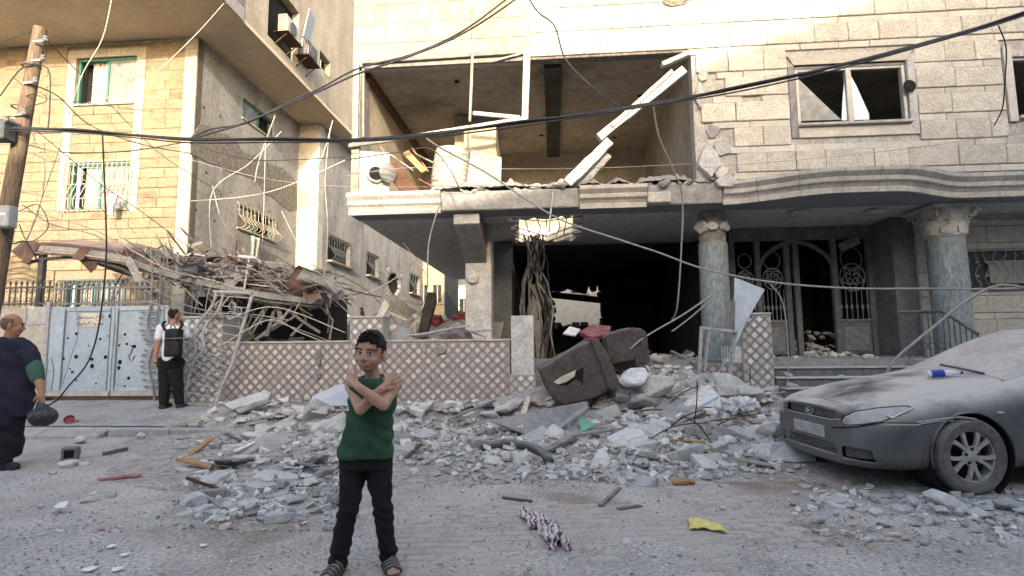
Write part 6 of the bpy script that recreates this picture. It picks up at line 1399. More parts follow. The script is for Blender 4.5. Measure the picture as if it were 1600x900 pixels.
for i in range(16):
    p0 = drop(rs.uniform(930, 1200), rs.uniform(590, 700)); d0 = V((rs.gauss(0, 1), rs.gauss(0, .6), rs.uniform(.1, .7))).normalized() * rs.uniform(.3, .8); md = V((rs.gauss(0, .1), rs.gauss(0, .1), rs.uniform(.0, .12)))
    o = MB().tube(crv([p0 - d0 * .2, p0 + d0 * .4 + md, p0 + d0], 5), .008, 5).build('reinforcing_bar', 'rust', None); tag(o, 'thin rusty reinforcing bar sticking out of the high heap', 'bar', 'reinforcing bars in the heap')
for i in range(18):
    x, y = rs.choice([(rs.uniform(630, 850), rs.uniform(640, 740)), (rs.uniform(920, 1220), rs.uniform(600, 740)), (rs.uniform(300, 530), rs.uniform(690, 800))]); p0 = drop(x, y) + V((0, 0, .04)); d0 = Euler((0, rs.gauss(0, .2), rs.uniform(0, 6.28))).to_matrix() @ V((rs.uniform(.1, .35), 0, 0)); m_ = rs.choice(['wood_pale', 'wood_tan', 'wood_brown', 'wood_grey', 'alu'])
    o = MB().bar(p0 - d0, p0 + d0, rs.uniform(.03, .09), rs.uniform(.012, .03)).build('splintered_lath', m_, None, bevel=.003); tag(o, f"{ {'wood_pale': 'pale wooden', 'wood_tan': 'tan wooden', 'wood_brown': 'dark brown wooden', 'wood_grey': 'weathered wooden', 'alu': 'aluminium'}[m_] } lath in the rubble {'left of the boy' if x < 560 else 'right of the boy' if x < 860 else 'on the high heap'}", 'lath', 'laths in the rubble')
# ---- traced single pieces
def traced(name, label, cat, pts, Y, th, m_, bev=.012, lean=0.0):
    if isinstance(Y, (int, float)): Y = [Y] * len(pts)
    q = [at(x, y, yy) for (x, y), yy in zip(pts, Y)]; n = (q[1] - q[0]).cross(q[2] - q[0]).normalized(); n = n if n.y > 0 else -n
    o = MB().prism(q, n * th).build(name, m_, None, bevel=bev); return tag(o, label, cat)
traced('leaning_slab', 'large pale grey slab leaning on the heap below the right post', 'slab', [(1064, 663), (1075, 630), (1108, 600), (1126, 618), (1130, 662), (1118, 690), (1080, 702)], [7.3, 7.45, 7.7, 7.65, 7.4, 7.2, 7.1], .16, 'chunk_pale')
traced('leaning_slab', 'narrow slab standing beside the large leaning slab', 'slab', [(1126, 622), (1145, 630), (1156, 690), (1132, 700), (1128, 665)], [7.7, 7.7, 7.3, 7.25, 7.4], .14, 'concrete')
traced('hollow_block', 'squared grey block perched in the middle of the heap', 'block', [(1020, 655), (1045, 645), (1066, 668), (1044, 680), (1030, 676)], [7.5, 7.7, 7.5, 7.3, 7.3], .2, 'concrete')
traced('blue_grey_slab', 'smooth blue grey slab leaning at the wall foot behind the boy', 'slab', [(483, 634), (488, 618), (534, 598), (545, 606), (545, 634)], [9.3, 9.4, 9.7, 9.7, 9.4], .12, 'sheet_blue')
traced('long_flat_slab', 'long flat slab tilted on another by the iron leaf', 'slab', [(349, 630), (415, 609), (424, 613), (420, 622), (362, 640)], [9.1, 9.4, 9.4, 9.25, 9.0], .12, 'concrete')
traced('long_flat_slab', 'lower slab under the tilted slab by the iron leaf', 'slab', [(366, 640), (420, 622), (424, 628), (375, 646)], [9.0, 9.2, 9.2, 8.95], .1, 'chunk_dark')
traced('white_lump', 'bright white gypsum lump below the second sofa cushion', 'gypsum lump', [(973, 590), (985, 574), (1010, 573), (1016, 585), (1008, 600), (985, 600)], [7.6, 7.7, 7.8, 7.7, 7.5, 7.5], .18, 'chunk_white', .03)
traced('white_tile', 'white slab fragment near the nose of the grey car', 'slab', [(1178, 690), (1180, 678), (1210, 670), (1212, 678), (1196, 692)], [6.9, 7.0, 7.1, 7.0, 6.8], .05, 'chunk_white')
traced('white_tile', 'white shard lying at the front edge of the heap by the car', 'slab', [(1163, 715), (1180, 712), (1198, 718), (1195, 724), (1175, 724)], [6.2, 6.3, 6.3, 6.1, 6.1], .03, 'chunk_white')
traced('car_side_block', 'big rough concrete block beside the car bumper', 'block', [(1197, 716), (1203, 690), (1225, 690), (1278, 702), (1280, 722), (1240, 722)], [6.0, 6.1, 6.2, 6.1, 5.9, 5.85], .3, 'concrete', .03)
traced('sheet_metal', 'crumpled dark grey metal sheet below the overturned sofa', 'metal sheet', [(768, 660), (860, 640), (920, 628), (918, 645), (906, 668), (885, 690), (840, 688), (800, 672)], [7.2, 7.5, 7.8, 7.7, 7.4, 7.1, 7.0, 7.0], .03, 'sheet_metal')
traced('sheet_fold', 'folded flap of the dark metal sheet', 'metal sheet', [(860, 672), (915, 632), (922, 636), (870, 674)], [7.05, 7.55, 7.5, 7.0], .02, 'sheet_metal')
traced('green_shard', 'green plastic shard beside the dark metal sheet', 'plastic shard', [(904, 654), (914, 653), (932, 664), (908, 676)], [7.25, 7.3, 7.25, 7.1], .02, 'green_plastic')
traced('pale_strip', 'pale blue plastic strip slanting over the heap', 'strip', [(1056, 648), (1118, 616), (1125, 619), (1060, 655)], [7.3, 7.6, 7.6, 7.25], .04, 'pale_blue_strip')
traced('leaning_sheet', 'bent blue grey metal sheet leaning against the inner column', 'metal sheet', [(1148, 433), (1196, 452), (1178, 482), (1168, 500), (1150, 540), (1146, 500)], [9.5, 9.5, 9.45, 9.35, 9.2, 9.3], .02, 'sheet_blue')
traced('paper_scrap', 'white paper scrap on the road left of the boy', 'paper', [(83, 793), (92, 786), (108, 783), (100, 794)], [4.45, 4.6, 4.65, 4.45], .004, 'paper', 0)
traced('orange_tile', 'small orange tile piece in the rubble by the kerb', 'tile', [(383, 684), (398, 680), (403, 685), (388, 688)], [7.6, 7.7, 7.65, 7.55], .04, 'orange_brick', .005)
for i, (x, y, s) in enumerate(((173, 857, 9), (195, 870, 7), (140, 893, 14), (183, 893, 10), (318, 855, 8), (20, 700, 6), (98, 792, 3), (470, 760, 5), (1490, 815, 5), (1000, 870, 4))):
    p = drop(x, y); q = s * p.y / F_PX; o = MB().prism([p + V((a, c * 1.4, .008 + .02 * abs(a) / max(q, .01) * .5)) for a, c in rough_poly(6, q, q * .7, rs, .4)], (0, 0, .004)).build('paper_scrap', 'paper', None)
    tag(o, 'torn white paper scrap lying on the road', 'paper', 'paper scraps on the road')
def stick(name, label, cat, a, b_, w, h, m_, lift=.03):
    p, q = drop(*a), drop(*b_); p.z += lift; q.z += lift; o = MB().bar(p, q, w, h).build(name, m_, None, bevel=.004); return tag(o, label, cat)
stick('long_rail', 'long dark flat bar lying across the heap', 'bar', (893, 692), (1012, 674), .05, .03, 'iron', .08)
stick('grey_plank', 'grey plank lying on the rubble left of the metal sheet', 'plank', (700, 668), (775, 640), .04, .03, 'iron', .10)
stick('upright_plank', 'pale plank standing against the metal sheet', 'plank', (812, 682), (826, 632), .07, .03, 'wood_pale', .1)
stick('white_lath', 'white lath lying in the rubble left of the boy', 'lath', (368, 716), (396, 702), .05, .02, 'paper', .08)
stick('straight_pole', 'grey pole lying on the road at the left', 'pole', (162, 712), (198, 704), .05, .05, 'wood_grey', .02)
stick('thin_plank', 'thin plank lying on the road before the heap', 'plank', (938, 793), (968, 765), .035, .02, 'wood_grey', .015)
stick('black_rod', 'black rod lying on the road between flat stones', 'rod', (785, 780), (832, 786), .02, .02, 'iron_dark', .015)
stick('pale_batten', 'pale batten in the rubble before the sofa', 'batten', (850, 715), (895, 690), .10, .04, 'wood_grey', .06)
stick('front_plank', 'yellowish plank at the foot of the white lump', 'plank', (965, 590), (1002, 604), .05, .03, 'wood_pale', .12)
stick('window_bar', 'aluminium bar lying beside the inner column', 'bar', (1050, 560), (1095, 585), .06, .04, 'alu', .15)
stick('dark_stick', 'dark strip lying on the road behind the yellow cloth', 'strip', (965, 797), (1000, 792), .05, .012, 'iron_dark', .01)
o = MB().tube(crv([drop(*p) + V((0, 0, .05)) for p in ((752, 706), (790, 700), (830, 705), (848, 716), (858, 728))]), [.03] + [.05] * 15 + [.055, .05, .05, .045, .04, .03][:6] if False else .05, 8).build('rubber_strip', 'rubber', None, smooth=True); tag(o, 'black rubber bumper strip curling over the rubble', 'rubber strip')
# metal frame standing before the inner column
mf = thing('bent_grille', 'bent grey metal frame standing before the inner column', 'frame', drop(1120, 590))
for a, b_ in (((1096, 510), (1092, 590)), ((1096, 512), (1152, 518)), ((1108, 514), (1100, 580)), ((1150, 518), (1140, 585))): MB().bar(at(*a, 8.9), at(*b_, 8.85), .05, .04).build('bar', 'iron_pale', mf)
for k in range(5): MB().bar(at(1136 + k * 3, 470, 9.3), at(1130 + k * 4, 560, 9.2), .02, .02).build('thin_bar', 'iron', mf)
# frying pan, red bowl, can, hollow block, red strips
p = drop(355, 733); t = thing('frying_pan', 'black frying pan lying in the rubble left of the boy', 'pan', p + V((0, 0, .04)), .3); t.rotation_euler = (-.12, .1, .3)
MB().lathe([(.09, 0), (.115, .004), (.135, .045), (.14, .046), (.131, .04), (.112, .012), (.0, .008)], 28, caps=False).build('dish', 'pan', t, local=True, smooth='auto'); MB().bar((0, -.135, .035), (.02, -.18, .04), .03, .012).build('handle_stub', 'pan', t, local=True, bevel=.003)
p = drop(108, 661); t = thing('red_bowl', 'small red plastic bowl lying on the pavement', 'bowl', p + V((0, 0, .05))); t.rotation_euler = (1.0, .2, .3); MB().lathe([(.03, -.03), (.06, -.02), (.075, .02), (.07, .02), (.055, -.012), (.0, -.018)], 18, caps=False).build('dish', 'red_cloth', t, local=True, smooth='auto'); MB().bar((.07, 0, .01), (.13, 0, .015), .02, .008).build('handle', 'red_cloth', t, local=True)
p = drop(130, 682); t = thing('crushed_can', 'crushed red and silver can at the kerb', 'can', p + V((0, 0, .03))); t.rotation_euler = (1.57, .0, 1.2); MB().lathe([(.026, -.06), (.033, -.05), (.028, .0), (.033, .04), (.026, .055)], 12).build('body', 'red_cloth', t, local=True); MB().lathe([(.0271, .056), (.0261, .07), (.002, .071)], 12).build('end', 'chrome', t, local=True)
p = drop(110, 718); t = thing('hollow_block', 'dark hollow building block standing on the road at the left', 'block', p, .4); MB().box((-.08, -.07, 0), (.08, .07, .15)).build('body', 'wood_grey', t, local=True, bevel=.012); MB().box((-.05, -.072, .03), (.05, -.069, .12)).build('hollow', 'dark_hole', t, local=True)
o = link('red_strip', remesh(MB().cap((0, 0, .02), .02, (.32, .08, .03), .028), .008, 2, .5, lambda q: .012 * nz3(q.x, q.y, q.z, 18)), 'red_dusty', None, drop(155, 752), (0, 0, .15)); tag(o, 'dusty red cloth strip on the road at the left', 'cloth')
o = link('red_scrap', remesh(MB().ell((0, 0, .008), (.03, .02, .01)), .006, 1), 'red_dusty', None, drop(158, 829)); tag(o, 'tiny red scrap on the near road at the left', 'scrap')
# cloths on the near road
def cloth(name, label, px_path, w0, m_, h=.05, seed=0, vox=.009):
    r_ = random.Random(seed); mb = MB(); pts = [drop(*p) for p in px_path]
    for k in range(len(pts) - 1):
        for j in range(5):
            o_ = V((r_.uniform(-w0, w0), r_.uniform(-w0, w0), r_.uniform(0, h))); mb.cap(pts[k] + o_ + V((0, 0, .012)), r_.uniform(.018, .035), pts[k + 1] + V((r_.uniform(-w0, w0), r_.uniform(-w0, w0), r_.uniform(0, h) + .012)), r_.uniform(.018, .035), 8)
    me = remesh(mb, vox, 2, .5, lambda q: .016 * nz3(q.x, q.y, q.z, 22) + .010 * math.sin(60 * (q.x + q.y * .7 + .1 * nz3(q.x, q.y, q.z, 9)))); c = pts[len(pts) // 2]; me.transform(Matrix.Translation(-c)); o = link(name, me, m_, None, c); return tag(o, label, 'cloth')
cloth('patterned_cloth', 'twisted pale pink cloth with dark print lying on the near road', [(818, 812), (840, 824), (858, 838), (876, 856)], .05, 'print_cloth', .05, 2)
p = drop(1100, 825); r_ = random.Random(5)
mb = MB().grid(lambda s, t: (lambda x, y: (x, y, .012 + .022 * abs(math.sin(9 * s + 4 * t)) * (1 - abs(2 * t - 1) * .5) + .015 * abs(nz3(x, y, 0, 14))))((-.13 + .25 * s * (.55 + .45 * t)) + .06 * (1 - t), .12 - .22 * t + .04 * math.sin(s * 5)), 26, 26)
o = mb.build('yellow_cloth', 'yellow_cloth', None, smooth=True, base=False); sd = o.modifiers.new('thickness', 'SOLIDIFY'); sd.thickness = .004; o.location = p; tag(o, 'crumpled yellow cloth lying on the near road', 'cloth')
me = remesh(MB().ell((0, 0, .03), (.09, .05, .035)).ell((.08, .02, .02), (.05, .04, .02)), .01, 1, .5, lambda q: .02 * nz3(q.x, q.y, q.z, 20)); o = link('brown_rag', me, 'wood_tan', None, drop(1066, 758)); tag(o, 'crumpled tan rag on the brown soil before the heap', 'cloth')
for i, (x, y, s) in enumerate(((985, 660, .11), (1160, 645, .2), (1090, 850, .02))):
    if i == 2: continue
    me = remesh(MB().ell((0, 0, 0), (s, s * .8, s * .5)), .012, 0, .5, lambda q: s * .42 * nz3(q.x, q.y, q.z, 2.6 / s) + s * .2 * nz3(q.x, q.y, q.z, 7 / s)); o = link('plastic_bag', me, 'bag_white', None, drop(x, y) + V((0, 0, s * .5))); tag(o, ['crumpled white plastic bag in the heap below the white lump', 'white plastic sheet heap at the foot of the right tiled post'][i], 'plastic bag')
# ================================================================== overturned brown sofa
sf = thing('overturned_sofa', 'torn brown fabric sofa overturned on the rubble', 'sofa', drop(900, 635))
def traced_soft(pts, Y0, depth, vox, wr, it=5):
    q = [at(x, y, Y0) for x, y in pts]; mb = MB().prism(q, V((0, depth, .0))); return remesh(mb, vox, it, .5, wr)
wr = lambda q: .018 * nz3(q.x, q.y, q.z, 4) + .006 * nz3(q.x, q.y, q.z, 16)
YS = 7.75
o = link('seat_base', rebase(traced_soft([(843, 577), (860, 566), (922, 531), (938, 560), (958, 608), (930, 622), (882, 634), (866, 626), (852, 600)], YS, .75, .02, wr), sf), 'sofa', sf)
link('side_panel', rebase(traced_soft([(921, 528), (935, 530), (948, 548), (968, 596), (960, 611), (950, 606), (936, 565)], YS - .05, .78, .018, wr, 4), sf), 'sofa', sf)
pl = [at(x, y, YS - .012) for x, y in ((866, 598), (912, 574), (911, 598), (900, 593), (885, 602))]; MB().prism(pl, (0, .03, 0)).build('torn_hole', 'dark_hole', sf)
pl = [at(x, y, YS - .03) for x, y in ((865, 597), (878, 588), (892, 582), (900, 578), (898, 588), (885, 597), (872, 601))]; MB().prism(pl, (0, .02, 0)).build('torn_foam', 'sofa_foam', sf, bevel=.005)
MB().tube([at(x, y, YS - .02) for x, y in ((930, 545), (945, 560), (962, 588), (968, 592), (985, 602))], .012, 5).build('torn_piping', 'sofa_foam', sf)
sc = thing('sofa_cushion', 'big brown sofa back cushion standing behind the overturned sofa', 'sofa', at(980, 575, 8.3))
link('cushion', rebase(traced_soft([(945, 526), (952, 520), (985, 512), (993, 520), (1004, 560), (1000, 574), (962, 574), (950, 560)], 8.25, .35, .018, wr), sc), 'sofa', sc)
link('cushion_side', rebase(traced_soft([(987, 512), (1003, 514), (1010, 520), (1018, 562), (1008, 572), (1001, 570)], 8.28, .6, .018, wr), sc), 'sofa', sc)
MB().prism([at(x, y, 8.24) for x, y in ((958, 569), (966, 566), (990, 562), (993, 556), (993, 570), (985, 576), (962, 577))], (0, .05, 0)).build('torn_hole', 'dark_hole', sc)
traced('red_board', 'dark red cloth covered board behind the sofa in the hall', 'board', [(905, 518), (925, 506), (955, 509), (952, 520), (925, 527)], [9.6, 9.9, 9.8, 9.5, 9.3], .08, 'red_cloth')
traced('cream_shard', 'cream slab fragment at the hall threshold', 'slab', [(880, 520), (890, 509), (908, 514), (900, 523)], [9.6, 9.8, 9.8, 9.5], .05, 'chunk_white')
# rubble piled in the entrance doorway
rs = random.Random(51)
for i in range(40):
    u = rs.uniform(pu(1240), pu(1318)); w = WD + rs.uniform(-.6, .9); h = .55 * sstep(-.5, .6, w - WD)
    kd = rs.choice(['slab', 'lump', 'block']); tn = rs.choice(['concrete', 'chunk_pale', 'wood_pale' if False else 'concrete'])
    put_chunk(B.W(u, w, FLOOR1 + h * rs.random()), rs.uniform(.12, .3), kd, tn, f'{TONE[tn]} {KW[kd]} piled in the entrance doorway', 'rubble in the entrance doorway', .4)
for i in range(26):
    u = rs.uniform(us0, us1 + .3); w = rs.uniform(.1, WD - .2); kd = rs.choice(['slab', 'lump']); tn = rs.choice(['concrete', 'chunk_pale'])
    put_chunk(B.W(u, w, FLOOR1), rs.uniform(.1, .28), kd, tn, f'{TONE[tn]} {KW[kd]} lying on the porch floor before the doors', 'rubble on the porch', .2)
# ================================================================== people
def rot_to(fx, up=(0, 0, 1)):
    """head frame: columns right, back, up for a face looking along fx"""
    f = V(fx).normalized(); u = V(up).normalized(); r = f.cross(u).normalized(); u = r.cross(f)
    return Matrix((( -r.x, -f.x, u.x), (-r.y, -f.y, u.y), (-r.z, -f.z, u.z))) if False else Matrix(((r.x, -f.x, u.x), (r.y, -f.y, u.y), (r.z, -f.z, u.z)))
def head_blob(mb, c, Rm, s=1.0, child=False):
    """skull, jaw, cheeks, nose, ears. local x = the person's right, y = back, z = up (s: head height / .23)"""
    W = lambda x, y, z: c + Rm @ V((x, y, z)) * s
    if child:
        mb.ell(W(0, .018, .022), (.075 * s, .090 * s, .095 * s), Rm, 24, 16); mb.ell(W(0, -.014, -.024), (.062 * s, .066 * s, .074 * s), Rm, 20, 14); mb.ell(W(0, -.036, -.074), (.028 * s, .030 * s, .027 * s), Rm, 14, 10)
        for e in (-1, 1):
            mb.cap(W(e * .048, .008, -.040), .022 * s, W(e * .018, -.038, -.074), .019 * s, 10); mb.ell(W(e * .036, -.046, -.034), (.026 * s, .024 * s, .025 * s), Rm, 12, 9)
            mb.ell(W(e * .076, .014, -.012), (.011 * s, .020 * s, .031 * s), Rm @ Euler((0, 0, e * .4)).to_matrix(), 12, 9); mb.ell(W(e * .010, -.083, -.030), (.009 * s, .009 * s, .0075 * s), Rm, 8, 6)
        mb.cap(W(0, -.074, .006), .0075 * s, W(0, -.088, -.025), .0115 * s, 10); mb.cap(W(-.016, -.070, -.056), .009 * s, W(.016, -.070, -.056), .009 * s, 8); return W
    mb.ell(W(0, .018, .022), (.073 * s, .090 * s, .095 * s), Rm, 24, 16)          # cranium
    mb.ell(W(0, -.018, -.030), (.060 * s, .068 * s, .078 * s), Rm, 20, 14)        # face
    mb.ell(W(0, -.042, -.082), (.032 * s, .034 * s, .030 * s), Rm, 14, 10)        # chin
    for e in (-1, 1):
        mb.cap(W(e * .052, .012, -.045), .022 * s, W(e * .022, -.045, -.082), .020 * s, 10)   # jaw line
        mb.ell(W(e * .036, -.055, -.034), (.024 * s, .022 * s, .024 * s), Rm, 12, 9)          # cheek
        mb.cap(W(e * .012, -.080, .020), .008 * s, W(e * .042, -.070, .018), .009 * s, 8)     # brow ridge
        mb.ell(W(e * .073, .014, -.012), (.010 * s, .020 * s, .032 * s), Rm @ Euler((0, 0, e * .35)).to_matrix(), 12, 9)  # ear
        mb.ell(W(e * .011, -.092, -.034), (.009 * s, .010 * s, .008 * s), Rm, 8, 6)           # nostril
    mb.cap(W(0, -.080, .010), .009 * s, W(0, -.098, -.028), .0125 * s, 10)         # nose
    mb.cap(W(-.020, -.078, -.058), .009 * s, W(.020, -.078, -.058), .009 * s, 8)   # mouth mound
    return W
def face_parts(root, c, Rm, s, smile=False):
    W = lambda x, y, z: c + Rm @ V((x, y, z)) * s
    for e in (-1, 1):
        eye = MB().ell(W(e * .029, -.0705, .002), (.0145 * s, .0085 * s, .0082 * s), Rm, 14, 9).build('eye', 'eye_white', root, smooth=True)
        MB().ell(W(e * .029 + .001, -.0775, .002), (.0062 * s, .0035 * s, .0066 * s), Rm, 10, 7).build('iris', 'eye_dark', eye, smooth=True) if False else MB().ell(W(e * .029 - .0, -.0765, .002), (.0064 * s, .0040 * s, .0068 * s), Rm, 10, 7).build('iris', 'eye_dark', root, smooth=True)
        MB().tube([W(e * .014, -.0805, .0095), W(e * .029, -.0815, .0125), W(e * .044, -.073, .008)], .0028 * s, 6).build('eyelid', 'hair', root, smooth=True)
        MB().tube([W(e * .012, -.0885, .023), W(e * .028, -.086, .0285), W(e * .042, -.078, .0275), W(e * .052, -.066, .020)], [.0045 * s, .0055 * s, .0048 * s, .002 * s], 6).build('eyebrow', 'hair', root, smooth=True)
    MB().tube([W(-.023, -.080, -.0545), W(-.012, -.0875, -.0545), W(0, -.0895, -.0555), W(.012, -.0875, -.0545), W(.023, -.080, -.0545)], [.001 * s, .004 * s, .0035 * s, .004 * s, .001 * s], 8).build('upper_lip', 'lip', root, smooth=True)
    MB().tube([W(-.021, -.080, -.0625), W(-.010, -.0875, -.0665), W(0, -.089, -.0675), W(.010, -.0875, -.0665), W(.021, -.080, -.0625)], [.001 * s, .0045 * s, .005 * s, .0045 * s, .001 * s], 8).build('lower_lip', 'lip', root, smooth=True)
    MB().tube([W(-.019, -.0835, -.0585), W(0, -.0895, -.0605), W(.019, -.0835, -.0585)], [.001 * s, .0028 * s, .001 * s], 6).build('mouth', 'eye_dark', root, smooth=True)
def hair_cap(root, c, Rm, s, m_, keep, grow=1.07, wob=.004, name='hair'):
    mb = MB().ell((0, .018, .022), (.073 * grow, .090 * grow, .095 * grow), None, 40, 28); bm = bmesh.new(); me = bpy.data.meshes.new(name); me.from_pydata([tuple(v) for v in mb.v], [], mb.f); bm.from_mesh(me)
    bmesh.ops.delete(bm, geom=[f for f in bm.faces if not keep(f.calc_center_median())], context='FACES')
    for v in bm.verts: v.co += v.co.normalized() * (wob * (noise.noise(v.co * 60) + .8 * noise.noise(v.co * 130)))
    r = bmesh.ops.extrude_face_region(bm, geom=bm.faces[:]); 
    for v in [g for g in r['geom'] if isinstance(g, bmesh.types.BMVert)]: v.co = V((0, .018, .022)) + (v.co - V((0, .018, .022))) * .88
    bmesh.ops.recalc_face_normals(bm, faces=bm.faces)
    for f in bm.faces: f.smooth = True
    bm.to_mesh(me); bm.free(); me.transform(Matrix.Translation(c) @ (Rm * s).to_4x4()); rebase(me, root); return link(name, me, m_, root)
def fingers(mb, knuck, dirs, lens, r, curl):
    for k, (p, d, L_) in enumerate(zip(knuck, dirs, lens)):
        q = V(p); dd = V(d).normalized(); cu = V(curl)
        for j, fr in enumerate((.45, .32, .23)):
            n = q + dd * L_ * fr; mb.cap(q, r * (1 - .08 * j), n, r * (.93 - .08 * j), 8); q = n; dd = (dd + cu * (.55 if j == 0 else .5)).normalized()
# ------------------------------------------------------------------ the boy
g0 = onz(566, 892); YB = g0.y; k1 = YB / F_PX
def bq(px, py, dy=0.0): return at(px, py, YB + dy)
boy = thing('person', 'boy in green sleeveless shirt and black trousers with arms crossed', 'person', (g0.x, YB, 0))
HC = bq(577.5, 551, .0); HR = rot_to((-.12, -.98, -.06), (.09, 0, 1)); HS = 1.13
mb = MB(); head_blob(mb, HC, HR, HS, True)
mb.chain([(bq(579, 567, .03), .047), (bq(582, 590, .045), .046), (bq(583, 602, .05), .06)])
sl, sr = bq(550, 603, .03), bq(617, 601, .03)
mb.cap(sl, .045, sr, .045); mb.chain([(bq(583, 608, .04), .062), (bq(578, 650, .03), .07), (bq(573, 702, .03), .07)]); mb.cap(bq(562, 625, .03), .05, bq(603, 625, .03), .05); mb.cap(bq(558, 702, .03), .05, bq(590, 702, .03), .05)
# arm from the image-left shoulder, hand on the other shoulder (behind)
e1 = bq(563, 640, -.135); w1 = bq(596, 608, -.150); h1 = bq(611, 594, -.105)
mb.chain([(sl, .044), (sl.lerp(e1, .5), .037), (e1, .032), (e1.lerp(w1, .35), .034), (w1, .024)])
# arm from the image-right shoulder, in front
e2 = bq(599, 633, -.195); w2 = bq(562, 606, -.225); h2 = bq(548, 594, -.150)
mb.chain([(sr, .044), (sr.lerp(e2, .5), .037), (e2, .032), (e2.lerp(w2, .35), .034), (w2, .024)])
# hand over the image-right shoulder
pd = (h1 - w1).normalized(); mb.cap(w1, .022, h1, .024); side = pd.cross(V((0, 1, .3))).normalized()
kn = [h1 + side * o_ + pd * .012 for o_ in (-.031, -.010, .011, .030)]
for a in kn: mb.cap(w1.lerp(h1, .35), .016, a, .013, 8)
fingers(mb, kn, [pd + V((.1, .25, .05))] * 4, [.052, .058, .055, .044], .0092, V((.10, .5, -.55)))
fingers(mb, [w1.lerp(h1, .45) - side * .02 + V((0, -.01, -.005))], [pd * .8 - side * .5], [.05], .0100, V((0, .1, -.1)))
# hand over the image-left shoulder, thumb raised
pd = (h2 - w2).normalized(); mb.cap(w2, .023, h2, .025); side = pd.cross(V((0, 1, .2))).normalized()
kn = [h2 + side * o_ + pd * .012 for o_ in (-.031, -.010, .011, .030)]
for a in kn: mb.cap(w2.lerp(h2, .35), .016, a, .0135, 8)
fingers(mb, kn, [pd + V((-.1, .3, .0))] * 4, [.050, .056, .053, .043], .0095, V((-.15, .5, -.5)))
mb.chain([(w2.lerp(h2, .35), .016), (bq(555.5, 588, -.19), .0125), (bq(555, 578, -.185), .0115), (bq(556, 571, -.18), .0095)], 8)
# legs and feet
la, ra = bq(531, 876, -.02), bq(606, 868, .05)
lk, rk = bq(546, 795, -.05), bq(597, 795, .0)
mb.chain([(bq(556, 715, .03), .05), (bq(549, 765, .0), .036), (lk, .034), (bq(537, 838, -.02), .032), (la, .03)]); mb.chain([(bq(592, 715, .03), .05), (bq(594, 765, .02), .036), (rk, .034), (bq(602, 835, .03), .032), (ra, .03)])
lf, rf = onz(526, 897, .03), onz(617, 893, .03)
lfh, rfh = V((la.x + .0, la.y + .02, .045)), V((ra.x, ra.y + .02, .045))
lft, rft = V((la.x - .02, la.y - .125, .03)), V((ra.x + .055, ra.y - .115, .03))
for a, hh, tt in ((la, lfh, lft), (ra, rfh, rft)):
    mb.chain([(a, .034), (hh, .034)]); mb.cap(hh, .032, tt, .026); d = (tt - hh).normalized(); s_ = V((-d.y, d.x, 0))
    for j in range(5): q = tt + s_ * (-.028 + .014 * j) + d * .008; mb.cap(q, .011 - .0008 * abs(j - (0 if a is la else 4)), q + d * (.036 - .004 * abs(j - 1)), .009, 8)
skin = remesh(mb, .0036, 4, .5); link('body', rebase(skin, boy), 'skin', boy)
Wf = lambda x, y, z: HC + HR @ V((x, y, z)) * HS
for e in (-1, 1):
    MB().ell(Wf(e * .0275, -.0665, -.002), (.0150 * HS, .0075 * HS, .0074 * HS), HR, 16, 10).build('eye', 'eye_white', boy, smooth=True)
    MB().ell(Wf(e * .0275 - .0030, -.0714, -.002), (.0070 * HS, .0036 * HS, .0070 * HS), HR, 12, 8).build('iris', 'eye_dark', boy, smooth=True)
    MB().tube([Wf(e * .013, -.0735, .004), Wf(e * .0275, -.0755, .0085), Wf(e * .043, -.066, .003)], .0022 * HS, 6).build('eyelid', 'hair', boy, smooth=True)
    MB().tube([Wf(e * .012, -.0785, .0195), Wf(e * .027, -.0765, .0255), Wf(e * .041, -.068, .0245), Wf(e * .050, -.057, .017)], [.0030 * HS, .0038 * HS, .0032 * HS, .0012 * HS], 6).build('eyebrow', 'hair', boy, smooth=True)
MB().tube([Wf(-.021, -.071, -.0515), Wf(-.010, -.0785, -.0525), Wf(0, -.0798, -.0538), Wf(.010, -.0785, -.0525), Wf(.021, -.071, -.0515)], [.001, .0034, .003, .0034, .001], 8).build('upper_lip', 'lip', boy, smooth=True)
MB().tube([Wf(-.019, -.071, -.0585), Wf(-.009, -.0775, -.0635), Wf(0, -.079, -.0648), Wf(.009, -.0775, -.0635), Wf(.019, -.071, -.0585)], [.001, .0036, .0042, .0036, .001], 8).build('lower_lip', 'lip', boy, smooth=True)
MB().tube([Wf(-.017, -.0755, -.0552), Wf(0, -.0800, -.0588), Wf(.017, -.0755, -.0552)], [.001, .0026, .001], 6).build('mouth', 'eye_white', boy, smooth=True)

def keep_boy(q):
    front = -q.y; hl = .062 + .012 * math.cos(q.x * 40)                 # hairline height on the brow
    if q.y < -.045: return q.z > hl - .006
    if q.y < -.012: return q.z > .028
    if q.y < .028: return q.z > (.004 if q.y < .004 else .012)
    return q.z > -.066
hair_cap(boy, HC, HR, HS, 'hair', keep_boy, 1.085, .0055)
# quiff: short tufts along the hairline
mbq = MB(); r_ = random.Random(2)
for k in range(90):
    x = r_.uniform(-.058, .058); y = r_.uniform(-.072, -.02) + abs(x) * .35; z = .022 + math.sqrt(max(0, 1 - (x / .076) ** 2 - ((y - .018) / .094) ** 2)) * .098
    p = HC + HR @ V((x, y, z)) * HS; d = HR @ V((x * 2 + r_.uniform(-.3, .3), -.8, .15 + r_.uniform(-.2, .4))).normalized() * r_.uniform(.016, .030); mbq.tube([p - d * .3, p + d * .6, p + d + V((0, 0, -.004))], [.006, .004, .001], 4)
mbq.build('fringe', 'hair', boy, smooth=True)['kind'] = 'stuff'
